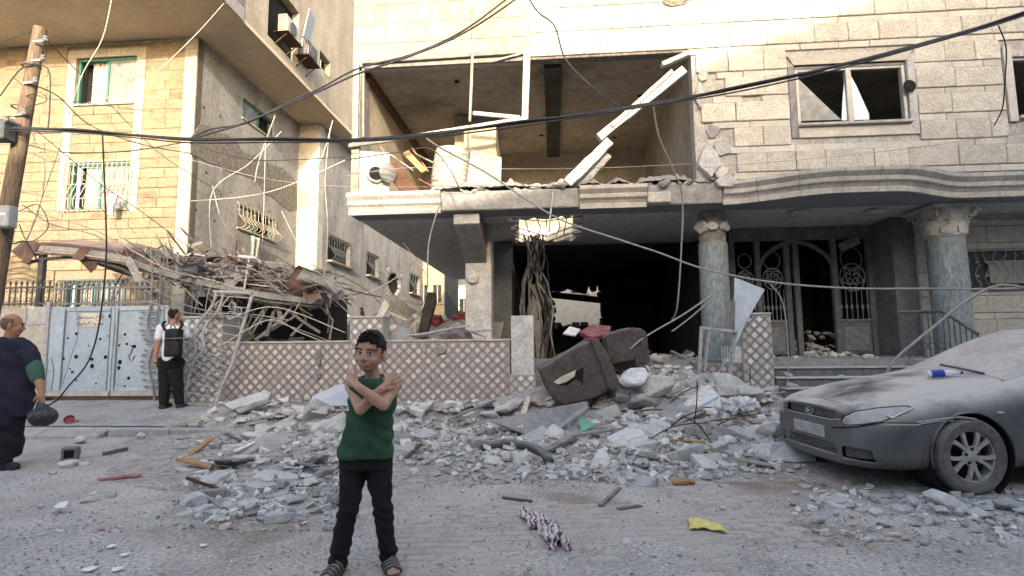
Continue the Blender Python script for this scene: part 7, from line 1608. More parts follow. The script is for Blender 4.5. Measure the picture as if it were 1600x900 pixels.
# shirt: sleeveless, loose to the hem
def ring(px0, px1, py, ry, dy, n=36, sag=0.0):
    a, b_ = bq(px0, py, dy), bq(px1, py, dy); c = (a + b_) / 2; rx = (b_ - a).length / 2
    return [V((c.x + rx * math.copysign(abs(math.cos(t)) ** .85, math.cos(t)), c.y + ry * math.copysign(abs(math.sin(t)) ** .85, math.sin(t)), c.z + sag * math.sin(t))) for t in [2 * math.pi * k / n for k in range(n)]]
rings = [ring(565, 600, 588, .058, .045, sag=.012), ring(553, 612, 592, .082, .04), ring(545, 622, 600, .095, .035), ring(545, 622, 612, .108, .02), ring(546, 619, 630, .112, .015), ring(544, 615, 650, .108, .015), ring(538, 614, 672, .108, .02), ring(531, 614, 695, .112, .025), ring(527, 614, 711, .114, .025), ring(528, 613.5, 714.5, .112, .025)]
mb = MB(); n = 36; vs = [v for r in rings for v in r]
for _ in range(1): pass
fs = [(i*n + j, i*n + (j+1) % n, (i+1)*n + (j+1) % n, (i+1)*n + j) for i in range(len(rings) - 1) for j in range(n)] + [tuple(range(n))[::-1], tuple((len(rings)-1)*n + j for j in range(n))]
mb.add(vs, fs)
cx0 = bq(575, 650).x
def shirt_wob(q):
    t = (bq(575, 655).z - q.z); low = sstep(-.02, .12, t)
    f = .005 * math.sin((q.x - cx0) * 38 + q.z * 26 + 4 * nz3(q.x, q.y, q.z, 5)) * low + .007 * nz3(q.x, q.y, q.z, 9) + .006 * math.sin(q.z * 70 + (q.x - cx0) * 30 + 3 * nz3(q.x, q.y, q.z, 5)) * (1 - low * .6)
    return f
sh = remesh(mb, .0085, 5, .5, shirt_wob); link('shirt', rebase(sh, boy), 'shirt_green', boy)
MB().tube([p + V((0, 0, .002)) for p in ring(566, 599.5, 589.5, .054, .044, 36, .012)] + [ring(566, 599.5, 589.5, .054, .044, 36, .012)[0]], .0055, 6).build('neckband', 'shirt_green', boy, smooth=True)
# print glimpsed between the forearms
c = bq(582, 612, -.104); MB().box(c + V((-.012, -.004, -.008)), c + V((.012, .0, .008))).build('chest_print', 'tee_white', boy)
# trousers
mb = MB()
wr = ring(531, 613, 706, .098, .03); hp_ = ring(530, 614, 730, .104, .03)
mb.add(wr + hp_, [(j, (j+1) % 36, 36 + (j+1) % 36, 36 + j) for j in range(36)] + [tuple(range(36))[::-1], tuple(36 + j for j in range(36))])
mb.chain([(bq(552.5, 728, .03), .079), (bq(549.5, 755, .015), .076), (bq(547, 785, -.02), .064), (bq(543, 800, -.03), .062), (bq(536, 840, -.02), .058), (bq(530, 868, -.015), .056), (bq(528.5, 883, -.015), .053)], 16)
mb.chain([(bq(592.5, 728, .03), .079), (bq(594, 755, .025), .074), (bq(597, 785, .01), .060), (bq(599, 800, .01), .058), (bq(603, 840, .03), .053), (bq(606, 860, .045), .053), (bq(606.5, 872, .05), .050)], 16)
def tr_wob(q):
    z = q.z; knee = math.exp(-((z - .34) / .10) ** 2) + math.exp(-((z - .07) / .07) ** 2) * 1.4
    return .007 * nz3(q.x, q.y, q.z, 8) + .0045 * knee * math.sin(z * 95 + q.x * 28 + 3 * nz3(q.x, q.y, q.z, 7)) + .002 * math.sin(z * 60 + q.x * 60)
link('trousers', rebase(remesh(mb, .008, 4, .5, tr_wob), boy), 'denim_black', boy)
for px, py, dy in ((538, 765, -.02), (607, 765, .02)):
    c = bq(px, py, dy - .02); MB().box(c + V((-.020, -.016, -.05)), c + V((.020, .03, .04))).build('cargo_pocket', 'denim_black', boy, bevel=.012, segs=2)
MB().tube([bq(577, 716, -.085), bq(577.5, 726, -.092), bq(577, 738, -.085)], .003, 5).build('drawcord', 'denim_black', boy)
for hh, tt in ((lfh, lft), (rfh, rft)):
    d = (tt - hh); d.z = 0; dn = d.normalized(); s_ = V((-dn.y, dn.x, 0)); c = V((hh.x, hh.y, 0)); L_ = d.length
    pl = [c + dn * (L_ * t - .03) + s_ * w_ for t, w_ in ((-.05, -.022), (.25, -.036), (.7, -.044), (1.1, -.046), (1.48, -.03), (1.56, 0), (1.48, .03), (1.1, .046), (.7, .044), (.25, .036), (-.05, .022))]
    MB().prism([V((p.x, p.y, .004)) for p in pl], (0, 0, .022)).build('sandal_sole', 'sandal', boy, bevel=.004)
    for t, hgt in ((.42, .072), (.62, .066), (.80, .060), (.98, .055)):
        m0 = c + dn * (L_ * t * 1.25 - .03); MB().tube([m0 + s_ * (-.047) + V((0, 0, .02)), m0 + s_ * (-.036) + V((0, 0, hgt * .8)), m0 + V((0, 0, hgt + .006)) + dn * .012, m0 + s_ * .036 + V((0, 0, hgt * .8)) + dn * .02, m0 + s_ * .047 + V((0, 0, .02)) + dn * .02], .0085, 6).build('sandal_strap', 'sandal', boy, smooth=True)
# ------------------------------------------------------------------ the man walking off at the left
YM = onz(14, 734).y
def mq(px, py, dy=0.0): return at(px, py, YM + dy)
man = thing('person', 'bald man in navy shirt with green sleeve walking off at left edge', 'person', (mq(10, 700).x, YM, 0))
mc = mq(21, 508); MR = rot_to((.86, .50, -.12), (0, 0, 1)); MS = 1.06
mb = MB(); head_blob(mb, mc, MR, MS)
mb.chain([(mq(19, 520, .01), .068), (mq(15, 535, .03), .076), (mq(10, 552, .03), .09)])
shl, shr = mq(-28, 553, -.05), mq(47, 553, .05)
mb.cap(shl, .06, shr, .06); mb.chain([(mq(8, 575, .03), .11), (mq(6, 620, .02), .11), (mq(6, 655, .02), .11)])
el = mq(58, 590, .02); wr_ = mq(64, 610, -.06)
mb.chain([(shr, .064), (mq(54, 575, .04), .056), (el, .046), (mq(62, 600, -.02), .044), (wr_, .031)])
ph = mq(65, 620, -.08); mb.cap(wr_, .03, ph, .034)
fingers(mb, [ph + V((-.03 + .02 * j, -.01, -.02)) for j in range(4)], [V((.1, -.15, -1))] * 4, [.065, .075, .07, .055], .0115, V((-.5, .1, .35)))
fingers(mb, [ph + V((-.035, -.02, .01))], [V((-.3, -.4, -.8))], [.06], .012, V((.3, 0, -.1)))
el2 = mq(-44, 600, -.08); mb.chain([(shl, .064), (el2, .046), (mq(-46, 640, -.15), .031)]); mb.cap(mq(-46, 640, -.15), .03, mq(-46, 652, -.17), .034)
for h_, k_, a_, f_ in (((-6, 665, .0), (-4, 700, -.02), (8, 728, .0), (20, 732, .03)), ((14, 665, .06), (20, 700, .08), (-10, 722, .3), (0, 726, .34))):
    mb.chain([(mq(*h_), .07), (mq(*k_), .055), (mq(*a_), .04)]); mb.cap(mq(*a_), .045, mq(*f_), .038)
link('body', rebase(remesh(mb, .0075, 5, .5), man), 'skin_man', man); face_parts(man, mc, MR, MS)
hair_cap(man, mc, MR, MS, 'stubble', lambda q: (q.z < .062 and q.z > -.055 and q.y > -.01), 1.035, .001, 'cropped_hair')
mb = MB()
def mring(px0, px1, py, ry, dy, rz=.35, n=32):
    a, b_ = mq(px0, py, dy), mq(px1, py, dy); c = (a + b_) / 2; rx = (b_ - a).length / 2
    return [V((c.x + rx * math.cos(t), c.y + ry * math.sin(t) + rx * math.cos(t) * .25, c.z)) for t in [2 * math.pi * k / n for k in range(n)]]
rgs = [mring(-2, 30, 527, .088, .03), mring(-16, 38, 533, .12, .03), mring(-32, 48, 543, .13, .03), mring(-36, 51, 558, .145, .03), mring(-35, 46, 585, .15, .02), mring(-35, 44, 612, .15, .01), mring(-34, 43, 640, .145, .01), mring(-33, 42, 652, .14, .01)]
vs = [v for r in rgs for v in r]; n = 32
mb.add(vs, [(i*n + j, i*n + (j+1) % n, (i+1)*n + (j+1) % n, (i+1)*n + j) for i in range(len(rgs) - 1) for j in range(n)] + [tuple(range(n))[::-1], tuple((len(rgs)-1)*n + j for j in range(n))])
link('shirt', rebase(remesh(mb, .014, 4, .5, lambda q: .014 * nz3(q.x, q.y, q.z, 7) + .007 * math.sin(q.z * 26 + q.x * 22 + 4 * nz3(q.x, q.y, q.z, 4))), man), 'navy', man)
link('shoulder', rebase(remesh(MB().chain([(mq(38, 553, .04), .085), (mq(48, 557, .05), .088), (mq(51, 566, .045), .084)], 16), .012, 3), man), 'navy', man)
link('sleeve', rebase(remesh(MB().chain([(mq(53, 570, .04), .080), (mq(55, 578, .035), .080), (mq(58, 590, .02), .076)], 16), .012, 2, .5, lambda q: .006 * nz3(q.x, q.y, q.z, 12)), man), 'sleeve_green', man)
link('sleeve', rebase(remesh(MB().chain([(shl, .085), (mq(-36, 575, -.06), .084), (mq(-42, 590, -.07), .078)], 16), .012, 2), man), 'sleeve_green', man)
mb = MB(); mb.cap(mq(-6, 655, .02), .15, mq(14, 655, .04), .15, 16)
for h_, k_, a_ in (((-5, 668, .0), (-3, 700, -.02), (6, 726, .0)), ((15, 668, .06), (20, 700, .08), (-8, 720, .28))): mb.chain([(mq(*h_), .125), (mq(*k_), .105), (mq(*a_), .085)], 16)
link('trousers', rebase(remesh(mb, .013, 5, .5, lambda q: .010 * nz3(q.x, q.y, q.z, 7) + .007 * math.sin(q.z * 40 + q.x * 20)), man), 'navy_trouser', man)
for a, b_ in (((6, 730, .0), (24, 733, .0)), ((-10, 724, .28), (4, 727, .33))):
    p, q = mq(*a), mq(*b_); p.z = .045; q.z = .04; link('shoe', rebase(remesh(MB().cap(p, .05, q, .042).box(p + V((-.04, -.045, -.044)), q + V((.03, .045, -.02))), .01, 3), man), 'shoe', man)
# plastic bag he carries
bc = mq(67, 651, -.09); top = ph + V((.0, -.01, -.055)); bgt = thing('plastic_bag', 'full black plastic bag hanging from the hand of the man at left', 'plastic bag', bc - V((0, 0, .12)))
mb = MB().ell(bc, (.145, .11, .105), None, 20, 14).chain([(bc + V((0, 0, .06)), .09), (bc.lerp(top, .75), .035), (top, .018)], 12)
link('bag', rebase(remesh(mb, .011, 2, .5, lambda q: .012 * nz3(q.x, q.y, q.z, 13) + .008 * math.sin(math.atan2(q.y - bc.y, q.x - bc.x) * 13 + 3 * nz3(q.x, q.y, q.z, 5)) * sstep(bc.z - .05, bc.z + .1, q.z)), bgt), 'bag_black', bgt)
MB().tube([top, top + V((.02, 0, .035)), top + V((-.015, 0, .06)), top + V((-.04, 0, .03)), top], .008, 6).build('handle', 'bag_black', bgt, smooth=True)
# ------------------------------------------------------------------ the man with the backpack
YP = 9.75
def pq(px, py, dy=0.0): return at(px, py, YP + dy)
gz0 = base_z(pq(264, 632).x, YP)
pk = thing('person', 'man in white shirt and black trousers facing the gate with backpack', 'person', (pq(264, 600).x, YP, gz0))
pc = pq(273, 491, -.02); PR = rot_to((.45, .88, .10), (.1, 0, 1)); mb = MB(); head_blob(mb, pc, PR, 1.02)
mb.chain([(pq(272, 499, -.0), .058), (pq(270, 509, -.0), .065)]); s1, s2 = pq(251, 513, .0), pq(289, 510, .03)
mb.cap(s1, .06, s2, .06); mb.chain([(pq(270, 522), .10), (pq(268, 550), .10), (pq(266, 562), .09)])
mb.chain([(s1, .058), (pq(246, 540, -.02), .045), (pq(243, 556, -.06), .035)]); mb.cap(pq(243, 556, -.06), .032, pq(243, 565, -.08), .034)
fingers(mb, [pq(242 + j * 1.6, 567, -.08) for j in range(4)], [V((0, -.1, -1))] * 4, [.06, .07, .065, .05], .011, V((.1, .3, .1))); fingers(mb, [pq(245, 562, -.1)], [V((.3, -.2, -1))], [.05], .011, V((0, 0, -.1)))
mb.chain([(s2, .058), (pq(292, 530, .12), .045), (pq(288, 520, .32), .035)]); mb.cap(pq(288, 520, .32), .03, pq(287, 515, .4), .033)
link('body', rebase(remesh(mb, .008, 5, .5), pk), 'skin_man', pk)
hair_cap(pk, pc, PR, 1.02, 'hair', lambda q: q.z > -.07 and (q.y > .01 or (q.y > -.04 and q.z > .04)) and not (q.z > .085 and abs(q.x) < .05 and q.y < .06), 1.05, .003)
mb = MB().cap(pq(253, 515, .0), .075, pq(287, 513, .03), .075, 16); mb.chain([(pq(270, 520), .155), (pq(268, 546), .15), (pq(267, 560), .145)], 18)
mb.chain([(s1, .075), (pq(248, 527, -.01), .068)], 14); mb.chain([(s2, .075), (pq(291, 524, .07), .068)], 14)
link('shirt', rebase(remesh(mb, .013, 4, .5, lambda q: .010 * nz3(q.x, q.y, q.z, 7)), pk), 'tee_white', pk)
mb = MB().cap(pq(259, 567), .145, pq(275, 567), .145, 16); mb.chain([(pq(258, 580), .115), (pq(257, 605), .095), (pq(256, 628, .02), .085)], 16).chain([(pq(275, 580), .115), (pq(278, 605, .05), .095), (pq(280, 626, .08), .08)], 16)
link('trousers', rebase(remesh(mb, .013, 5, .5, lambda q: .009 * nz3(q.x, q.y, q.z, 7)), pk), 'denim_black', pk)
for x, dy in ((254, .0), (281, .08)):
    c = pq(x, 632, dy); c.z = gz0 + .05; link('shoe', rebase(remesh(MB().cap(c, .055, c + V((.02, .17, -.01)), .045).box(c + V((-.05, -.05, -.048)), c + V((.06, .2, -.02))), .012, 3), pk), 'shoe', pk)
bk = thing('backpack', 'black backpack worn by the man in the white shirt', 'backpack', pq(268, 556, -.2))
mb = MB().box(pq(254, 558, -.36), pq(289, 514, -.14)); link('pack_body', rebase(remesh(mb, .02, 9, .5, lambda q: .012 * nz3(q.x, q.y, q.z, 6)), bk), 'pack_black', bk)
link('front_pocket', rebase(remesh(MB().box(pq(257, 556, -.43), pq(286, 534, -.3)), .015, 7), bk), 'pack_black', bk)
for a in ([(258, 516, -.16), (254, 508, -.1), (256, 504, .02), (258, 503, .08)], [(281, 514, -.16), (285, 507, -.1), (284, 503, .03), (282, 502, .1)]): MB().tube([pq(*p) for p in a], .026, 6).build('strap', 'pack_black', bk, smooth=True)
MB().tube([pq(266, 513, -.2), pq(268, 508, -.2), pq(272, 508, -.2), pq(274, 512, -.2)], .011, 6).build('top_handle', 'pack_black', bk, smooth=True)
MB().bar(pq(257, 529, -.37), pq(286, 528, -.37), .012, .012).build('zip', 'iron', bk)
# ================================================================== dusty grey hatchback
AX = onz(1504, 774); AY = AX.y
car = thing('parked_car', 'dust covered dark grey hatchback parked at right', 'car', (AX.x + .06, AY + .83, 0), math.pi + rad(2))
# local: +x forward (image left), +y toward the camera side after the half turn (car's left), z up; origin on the front axle
# half sections: rows from sill to centre line, stations from nose to tail
def sec(x, pts): return [(x, y, z) for y, z in pts]
S = [
 sec(.90, [(.0, .20), (.30, .20), (.46, .23), (.50, .35), (.50, .46), (.49, .55), (.46, .63), (.40, .66), (.30, .685), (.16, .695), (.0, .70)]),
 sec(.86, [(.0, .17), (.40, .18), (.62, .21), (.67, .35), (.67, .47), (.65, .56), (.61, .645), (.52, .69), (.36, .715), (.18, .725), (.0, .73)]),
 sec(.74, [(.0, .16), (.52, .17), (.76, .20), (.80, .34), (.80, .48), (.78, .58), (.735, .67), (.62, .735), (.42, .765), (.2, .775), (.0, .78)]),
 sec(.52, [(.0, .16), (.6, .17), (.82, .20), (.855, .34), (.86, .50), (.845, .62), (.80, .715), (.66, .79), (.44, .825), (.22, .838), (.0, .842)]),
 sec(.25, [(.0, .17), (.6, .17), (.84, .21), (.875, .34), (.885, .52), (.875, .65), (.825, .765), (.68, .845), (.46, .88), (.23, .893), (.0, .897)]),
 sec(.0, [(.0, .18), (.6, .18), (.84, .22), (.88, .35), (.89, .53), (.882, .67), (.835, .80), (.69, .885), (.47, .922), (.23, .937), (.0, .94)]),
 sec(-.28, [(.0, .18), (.6, .18), (.84, .22), (.88, .35), (.89, .53), (.885, .68), (.845, .825), (.71, .92), (.48, .955), (.24, .97), (.0, .975)]),
 sec(-.50, [(.0, .18), (.6, .18), (.85, .22), (.88, .35), (.89, .53), (.888, .69), (.855, .845), (.735, .945), (.50, .985), (.25, 1.0), (.0, 1.005)]),
 sec(-.80, [(.0, .18), (.6, .18), (.85, .22), (.88, .35), (.888, .53), (.888, .70), (.865, .865), (.735, 1.04), (.50, 1.12), (.25, 1.15), (.0, 1.16)]),
 sec(-1.25, [(.0, .18), (.6, .18), (.85, .22), (.88, .35), (.885, .53), (.887, .71), (.87, .885), (.70, 1.21), (.50, 1.33), (.25, 1.37), (.0, 1.38)]),
 sec(-1.65, [(.0, .18), (.6, .18), (.85, .22), (.88, .35), (.885, .53), (.887, .72), (.872, .90), (.675, 1.335), (.52, 1.43), (.26, 1.46), (.0, 1.465)]),
 sec(-2.3, [(.0, .18), (.6, .18), (.85, .22), (.88, .35), (.885, .53), (.887, .73), (.872, .91), (.66, 1.38), (.52, 1.47), (.26, 1.50), (.0, 1.505)]),
 sec(-2.95, [(.0, .18), (.6, .18), (.85, .22), (.88, .35), (.885, .54), (.887, .75), (.868, .93), (.66, 1.37), (.52, 1.45), (.26, 1.48), (.0, 1.485)]),
 sec(-3.35, [(.0, .22), (.6, .22), (.80, .27), (.83, .38), (.84, .56), (.84, .78), (.80, .95), (.64, 1.28), (.50, 1.38), (.26, 1.41), (.0, 1.415)]),
 sec(-3.55, [(.0, .30), (.5, .30), (.68, .34), (.72, .42), (.73, .58), (.73, .80), (.70, .96), (.58, 1.16), (.46, 1.24), (.24, 1.27), (.0, 1.275)]),
]
k = len(S[0]); mb = MB(); vs = []; fs = []; full = 2 * k - 2
for s in S:
    for i in range(k): vs.append(s[i])
    for i in range(k - 2, 0, -1): vs.append((s[i][0], -s[i][1], s[i][2]))
n = full
for a in range(len(S) - 1):
    for j in range(n): fs.append((a*n + j, a*n + (j+1) % n, (a+1)*n + (j+1) % n, (a+1)*n + j))
def capf(a):
    f = []
    for i in range(k - 1):
        l0, l1 = a*n + i, a*n + i + 1; r0 = a*n + (n - i) % n; r1 = a*n + (n - i - 1) % n
        f.append((l0, l1, r1, r0) if i > 0 and i < k - 2 else ((l0, l1, r1) if i == 0 else (l0, l1, r0)))
    return f
fs += capf(0) + capf(len(S) - 1); mb.add(vs, fs)
me = mb.mesh('tmp_body'); o = bpy.data.objects.new('tmp', me); COL.objects.link(o)
md = o.modifiers.new('s', 'SUBSURF'); md.levels = 4; md.render_levels = 4
dg = bpy.context.evaluated_depsgraph_get(); hi = bpy.data.meshes.new_from_object(o.evaluated_get(dg)); bpy.data.objects.remove(o)
CM = pm(car); CI = CM.inverted()
WR, ARCH = .325, .368; WB_ = 2.65; WZ = .325
bm = bmesh.new(); bm.from_mesh(hi)
# wheel arches
kill = [f for f in bm.faces if abs(f.calc_center_median().y) > .45 and any(math.hypot(f.calc_center_median().x - wx, f.calc_center_median().z - WZ) < ARCH for wx in (0, -WB_))]
bmesh.ops.delete(bm, geom=kill, context='FACES')
for v in bm.verts:
    if v.is_boundary and abs(v.co.y) > .4:
        for wx in (0, -WB_):
            d = V((v.co.x - wx, 0, v.co.z - WZ))
            if .2 < d.length < ARCH + .12: d = d.normalized() * ARCH; v.co.x = wx + d.x; v.co.z = WZ + d.z
bm.normal_update()
# panels named by where they lie; the left lamp is traced in the photo and mirrored
lampL = [(1313, 660), (1318, 651), (1335, 643), (1370, 637), (1410, 634), (1426, 635), (1420, 642), (1398, 652), (1378, 659), (1350, 663), (1320, 665)]
grille = None
def region(q):
    x, y, z = q.x, q.y, q.z; ay = abs(y)
    p = topx(CM @ V((x, ay, z)))
    if x > .28 and ay > .3 and inpoly(p[0], p[1], lampL): return 'headlight_left' if y > 0 else 'headlight_right'
    if x > .70 and z > .585 and z < .665 and ay < .40 : return 'grille'
    if x > .78 and .27 < z < .36 and ay < .40: return 'lower_grille'
    if x > .60 and .26 < z < .36 and .48 < ay < .74: return 'fog_recess_left' if y > 0 else 'fog_recess_right'
    # bonnet: between the nose and the scuttle, inboard of the wing seam
    seam = .70 if x < .45 else .70 - (x - .45) * .62
    if x > -.50 and x < .80 and ay < seam and z > .62 + (0.0 if x < .7 else .06): return 'bonnet'
    if z > .90 and -1.62 < x < -.50 and ay < .70 - .0 * z and z > 1.005 + (-.55 - x) * .40 - .04 - ay * .07: return 'windscreen'
    gl = .905 + .015 * (-x) * .5
    if z > gl + .03 and ay > .62 and -3.0 < x < -1.02 - (0) and z < 1.345 and (z - gl) < (-.98 - x) * .80:
        return 'side_window_left' if y > 0 else 'side_window_right'
    if x < -1.6 and z > 1.36: return 'roof'
    if x < -.62 and x > -1.72 and ay > .5 and z > .24 and z < gl + .03: return 'door_left' if y > 0 else 'door_right'
    if x <= -1.72 and x > -2.55 and ay > .5 and z > .24 and z < gl + .03: return 'rear_door_left' if y > 0 else 'rear_door_right'
    if x > .42 and z < .60 : return 'bumper'
    return 'body'
regs = {}
for f in bm.faces: regs.setdefault(region(f.calc_center_median()), []).append(f.index)
bm.faces.ensure_lookup_table(); bm.faces.index_update()
MATS = {'bonnet': 'car_paint', 'windscreen': 'car_glass', 'grille': 'car_trim', 'lower_grille': 'car_trim', 'roof': 'car_paint', 'bumper': 'car_paint', 'body': 'car_paint'}
NM = {'body': 'body', 'bonnet': 'bonnet', 'windscreen': 'windscreen', 'roof': 'roof', 'bumper': 'bumper', 'grille': 'grille', 'lower_grille': 'lower_grille'}
for rname, idx in regs.items():
    b2 = bm.copy(); b2.faces.ensure_lookup_table(); ids = set(idx)
    bmesh.ops.delete(b2, geom=[f for f in b2.faces if f.index not in ids], context='FACES')
    b2.normal_update(); deep = {'grille': .03, 'lower_grille': .035, 'fog_recess_left': .03, 'fog_recess_right': .03, 'windscreen': .008, 'side_window_left': .012, 'side_window_right': .012}.get(rname, 0)
    if deep:
        for v in b2.verts: v.co -= v.normal * deep
    # smooth the traced seams, then sink them so the panel gaps read
    bnd = [v for v in b2.verts if v.is_boundary]
    for _ in range(4):
        new = {}
        for v in bnd:
            nb_ = [e.other_vert(v) for e in v.link_edges if e.is_boundary]
            if len(nb_) == 2 and not any(abs(math.hypot(v.co.x - wx, v.co.z - WZ) - ARCH) < .004 and abs(v.co.y) > .4 for wx in (0, -WB_)): new[v] = (v.co + nb_[0].co + nb_[1].co) / 3
        for v, c in new.items(): v.co = c
    for v in bnd:
        if not any(abs(math.hypot(v.co.x - wx, v.co.z - WZ) - ARCH) < .004 and abs(v.co.y) > .4 for wx in (0, -WB_)): v.co -= v.normal * .006
    for f in b2.faces: f.smooth = True
    nm = NM.get(rname) or ('headlight' if 'headlight' in rname else 'side_window' if 'side_window' in rname else 'rear_door' if 'rear_door' in rname else 'door' if 'door' in rname else 'fog_recess')
    me = bpy.data.meshes.new(nm); b2.to_mesh(me); b2.free()
    mt = MATS.get(rname) or {'headlight': 'car_lamp', 'side_window': 'car_side_glass', 'door': 'car_paint', 'rear_door': 'car_paint', 'fog_recess': 'car_trim'}[nm]
    ob = link(nm, me, mt, car)
    if rname in ('windscreen', 'side_window_left', 'headlight_left'):
        eds = {}
        cnt_ = {}
        for pg in me.polygons:
            for ek in pg.edge_keys: cnt_[ek] = cnt_.get(ek, 0) + 1
        for (a_, b_), c_ in cnt_.items():
            if c_ == 1: eds.setdefault(a_, []).append(b_); eds.setdefault(b_, []).append(a_)
        st_ = next(iter(eds)); loop = [st_]; prev = None
        while True:
            nx_ = [q for q in eds[loop[-1]] if q != prev and (q not in loop or q == st_)]
            if not nx_: break
            prev = loop[-1]; loop.append(nx_[0])
            if nx_[0] == st_ or len(loop) > 4000: break
        MB().tube([me.vertices[q].co for q in loop[::2]] + [me.vertices[loop[0]].co], .007 if 'head' in rname else .012, 5, False).build('seal', 'dark_hole' if 'head' in rname else 'car_trim', ob, local=True, smooth=True)
# closed underbody and wheel wells
bm.free()
MB().box((.6, -.6, .2), (-3.3, .6, .6)).build('underbody', 'dark_hole', car, local=True)
MB().box((-.6, -.62, .6), (-3.2, .62, .9)).build('cabin_floor', 'dark_hole', car, local=True)
for wx in (0, -WB_):
    for s in (-1, 1):
        MB().lathe([(ARCH + .004, 0), (ARCH + .004, .30), (.05, .301)], 36, Matrix.Translation((wx, s * .86, WZ)) @ Matrix.Rotation(rad(90 if s > 0 else -90), 4, 'X'), caps=False).build('wheel_well', 'dark_hole', car, local=True)
        pts = [(wx + ARCH * math.cos(t), s * .878, WZ + ARCH * math.sin(t)) for t in [math.pi * (-.08 + 1.16 * i / 30) for i in range(31)]]
        MB().tube(pts, .009, 6).build('arch_lip', 'car_trim', car, local=True, smooth=True)
def wheel(wx, s, steer=0.0):
    t = bpy.data.objects.new('wheel', None)
    prof = [(.215, -.095), (.235, -.105), (.29, -.108), (.315, -.09), (.324, -.06), (.325, 0), (.324, .06), (.315, .09), (.29, .108), (.235, .105), (.215, .095), (.20, .0)]
    mt = Matrix.Translation((wx, s * .775, WZ)) @ Matrix.Rotation(steer, 4, 'Z') @ Matrix.Rotation(rad(-90 * s), 4, 'X')
    ty = MB().lathe(prof + [prof[0]], 56, mt, caps=False).build('wheel', 'tyre', car, local=True, smooth='auto')
    rm = MB().lathe([(.222, .10), (.226, .088), (.205, .075), (.205, -.06)], 48, mt, caps=False).build('rim', 'rim', ty, local=True, smooth='auto')
    MB().lathe([(.2, .0), (.1, -.0), (.03, -.0)], 30, mt, caps=False).build('brake_disc', 'dark_hole', ty, local=True)
    for i in range(5):
        for j in (-1, 1):
            a = 2 * math.pi * i / 5 + math.pi / 2; b_ = a + j * .23
            p = [V((.045 * math.cos(a + j * .25), .045 * math.sin(a + j * .25), .078)), V((.11 * math.cos(a + j * .17), .11 * math.sin(a + j * .17), .086)), V((.165 * math.cos(b_), .165 * math.sin(b_), .090)), V((.215 * math.cos(b_ + j * .06), .215 * math.sin(b_ + j * .06), .084))]
            m2 = MB()
            for q0, q1, wd0, wd1 in ((p[0], p[1], .032, .030), (p[1], p[2], .030, .032), (p[2], p[3], .032, .042)):
                d = (q1 - q0).normalized(); sd_ = V((-d.y, d.x, 0)); z = V((0, 0, .022))
                m2.add([q0 - sd_ * wd0 / 2, q0 + sd_ * wd0 / 2, q1 + sd_ * wd1 / 2, q1 - sd_ * wd1 / 2, q0 - sd_ * wd0 / 2 - z, q0 + sd_ * wd0 / 2 - z, q1 + sd_ * wd1 / 2 - z, q1 - sd_ * wd1 / 2 - z], [(0, 1, 2, 3), (0, 3, 7, 4), (1, 5, 6, 2), (4, 7, 6, 5)])
            m2.v = [mt @ v for v in m2.v]; m2.build('spoke', 'rim', ty, local=True)
        a = 2 * math.pi * (i + .5) / 5 + math.pi / 2; MB().lathe([(.012, .078), (.012, .092), (.004, .094)], 8, mt @ Matrix.Translation((.062 * math.cos(a), .062 * math.sin(a), 0))).build('wheel_nut', 'dark_hole', ty, local=True)
    MB().lathe([(.085, .07), (.08, .080), (.04, .084), (.032, .09), (.001, .092)], 20, mt, caps=False).build('hub_cap', 'rim', ty, local=True, smooth='auto')
    return ty
wheel(0, 1, rad(3)); wheel(0, -1); wheel(-WB_, 1); wheel(-WB_, -1)
# nose details
def lc(px, py, side_x): # photo pixel -> point on the car at local x
    d = CI.to_3x3() @ ray(px, py); c = CI @ CAM_P; t = (side_x - c.x) / d.x; return c + d * t
for z in (.605, .625, .645): MB().bar((.855, -.36, z), (.855, .36, z), .012, .008).build('grille_slat', 'car_trim', car, local=True)
em = [(.012 + .0, .062 * math.cos(t), .655 + .034 * math.sin(t)) for t in [2 * math.pi * i / 24 for i in range(25)]]
X0 = .885
e0 = MB().tube([(X0 - .004 * abs(p[1]) / .06, p[1], p[2] - .03) for p in em], .0065, 6).build('emblem', 'chrome', car, local=True, smooth=True)
MB().tube([(X0 + .002, -.030, .607), (X0 + .004, -.018, .645)], .006, 6).build('emblem_stroke', 'chrome', e0, local=True); MB().tube([(X0 + .002, .018, .605), (X0 + .004, .030, .643)], .006, 6).build('emblem_stroke', 'chrome', e0, local=True); MB().tube([(X0 + .004, -.024, .626), (X0 + .005, -.005, .632), (X0 + .005, .008, .618), (X0 + .004, .024, .624)], .006, 6).build('emblem_stroke', 'chrome', e0, local=True)
MB().box((.895, -.26, .40), (.91, .26, .51)).build('number_plate', 'concrete', car, local=True, bevel=.004)
for z in (.285, .305, .325, .345): MB().bar((.885, -.40, z), (.885, .40, z), .02, .008).build('lower_slat', 'car_trim', car, local=True)
p0 = CI @ at(1386, 652, AY + .0); 
def on_body(px, py): # where the sight line meets the left flank, taken from the section table
    c = CI @ CAM_P; d = (CI.to_3x3() @ ray(px, py)).normalized(); best = None
    t = 1.0
    while t < 9:
        q = c + d * t
        if -3.5 < q.x < .9:
            for a in range(len(S) - 1):
                if S[a][0][0] >= q.x >= S[a+1][0][0]:
                    f = (S[a][0][0] - q.x) / (S[a][0][0] - S[a+1][0][0]); pr = [(S[a][i][1] * (1 - f) + S[a+1][i][1] * f, S[a][i][2] * (1 - f) + S[a+1][i][2] * f) for i in range(k)]
                    for (y0, z0), (y1, z1) in zip(pr, pr[1:]):
                        if min(z0, z1) <= q.z <= max(z0, z1) and abs(z1 - z0) > 1e-4:
                            yy = y0 + (y1 - y0) * (q.z - z0) / (z1 - z0)
                            if q.y <= yy + .0: return q
        t += .004
    return c + d * 5
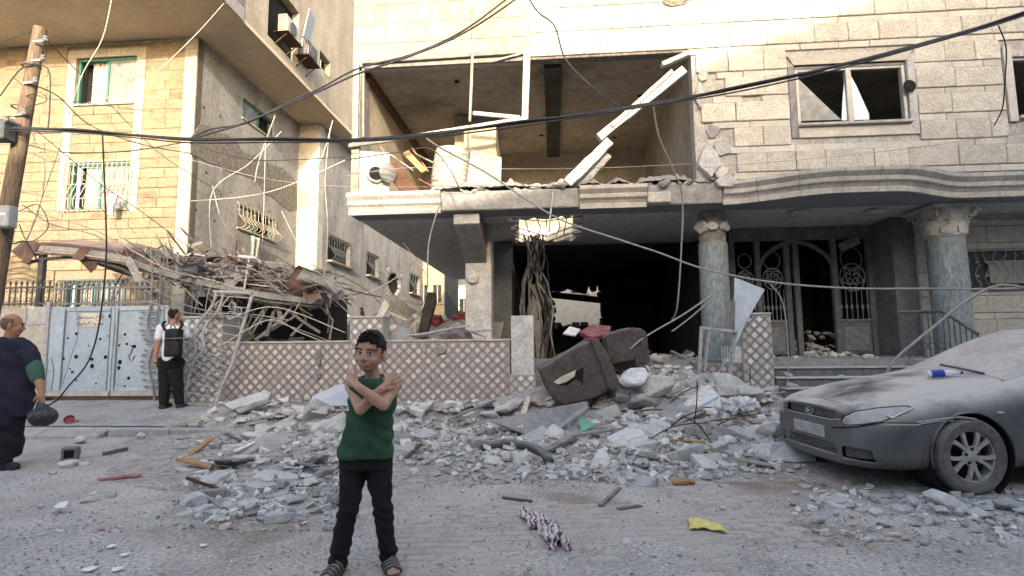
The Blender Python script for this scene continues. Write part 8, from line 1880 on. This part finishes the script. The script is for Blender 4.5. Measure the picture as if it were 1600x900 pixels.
def trim(pts, r, m_, nm, out=.004):
    ps = []
    for px, py in pts:
        q = on_body(px, py); d = (CI.to_3x3() @ ray(px, py)); ps.append(q - d * out)
    MB().tube(crv(ps, 4), r, 6).build(nm, m_, car, local=True, smooth=True)
trim([(1386, 648), (1394, 653), (1404, 648), (1422, 640), (1427, 636)], .009, 'chrome', 'lamp_trim', .006)
trim([(1300, 668), (1330, 667), (1360, 663), (1380, 660)], .006, 'dark_hole', 'bumper_seam')
trim([(1433, 660), (1470, 655), (1500, 652), (1525, 655)], .008, 'iron_pale', 'scratch'); trim([(1432, 664), (1460, 659), (1490, 657)], .005, 'chrome', 'scratch')
q = on_body(1562, 645); MB().ell(q + V((0, .006, 0)), (.04, .010, .013), None, 12, 8).build('side_repeater', 'rim', car, local=True, smooth=True)
# wipers, mirror
MB().tube([(-.50, .5, 1.0), (-.55, .2, 1.035), (-.60, -.1, 1.06)], .012, 6).build('wiper', 'car_trim', car, local=True, smooth=True)
mb2 = MB().ell((-.98, .98, .98), (.07, .12, .085), None, 14, 10); mb2.cap((-.95, .86, .92), .025, (-.97, .93, .95), .03); link('mirror', remesh(mb2, .012, 3), 'car_paint', car)
# things lying on the bonnet
q = CM @ V((.12, .12, .945)); bt = thing('water_bottle', 'plastic water bottle with blue label lying on the car bonnet', 'bottle', CM @ V((-.20, .30, .99)))
ax0, ax1 = CM @ V((-.08, .34, .99)), CM @ V((-.37, .42, 1.005))
dv = (ax1 - ax0).normalized(); zq = dv.to_track_quat('Z', 'Y').to_matrix().to_4x4(); mtb = Matrix.Translation(ax0) @ zq; Lb = (ax1 - ax0).length
MB().lathe([(.02, 0), (.034, .006), (.034, Lb * .62), (.03, Lb * .7), (.014, Lb * .88), (.013, Lb * .93)], 16, mtb).build('bottle', 'bottle_clear', bt, smooth='auto'); MB().lathe([(.0352, Lb * .12), (.0352, Lb * .48)], 16, mtb, caps=False).build('label', 'bottle_blue', bt); MB().lathe([(.016, Lb * .93), (.016, Lb), (.002, Lb + .001)], 12, mtb).build('cap', 'bottle_blue', bt)
put_chunk(CM @ V((.30, .02, .905)), .14, 'block', 'chunk_pale', 'small stone lying on the dusty car bonnet', 'loose rubble on the street', .1, random.Random(4), name='small_stone', sink=.0)
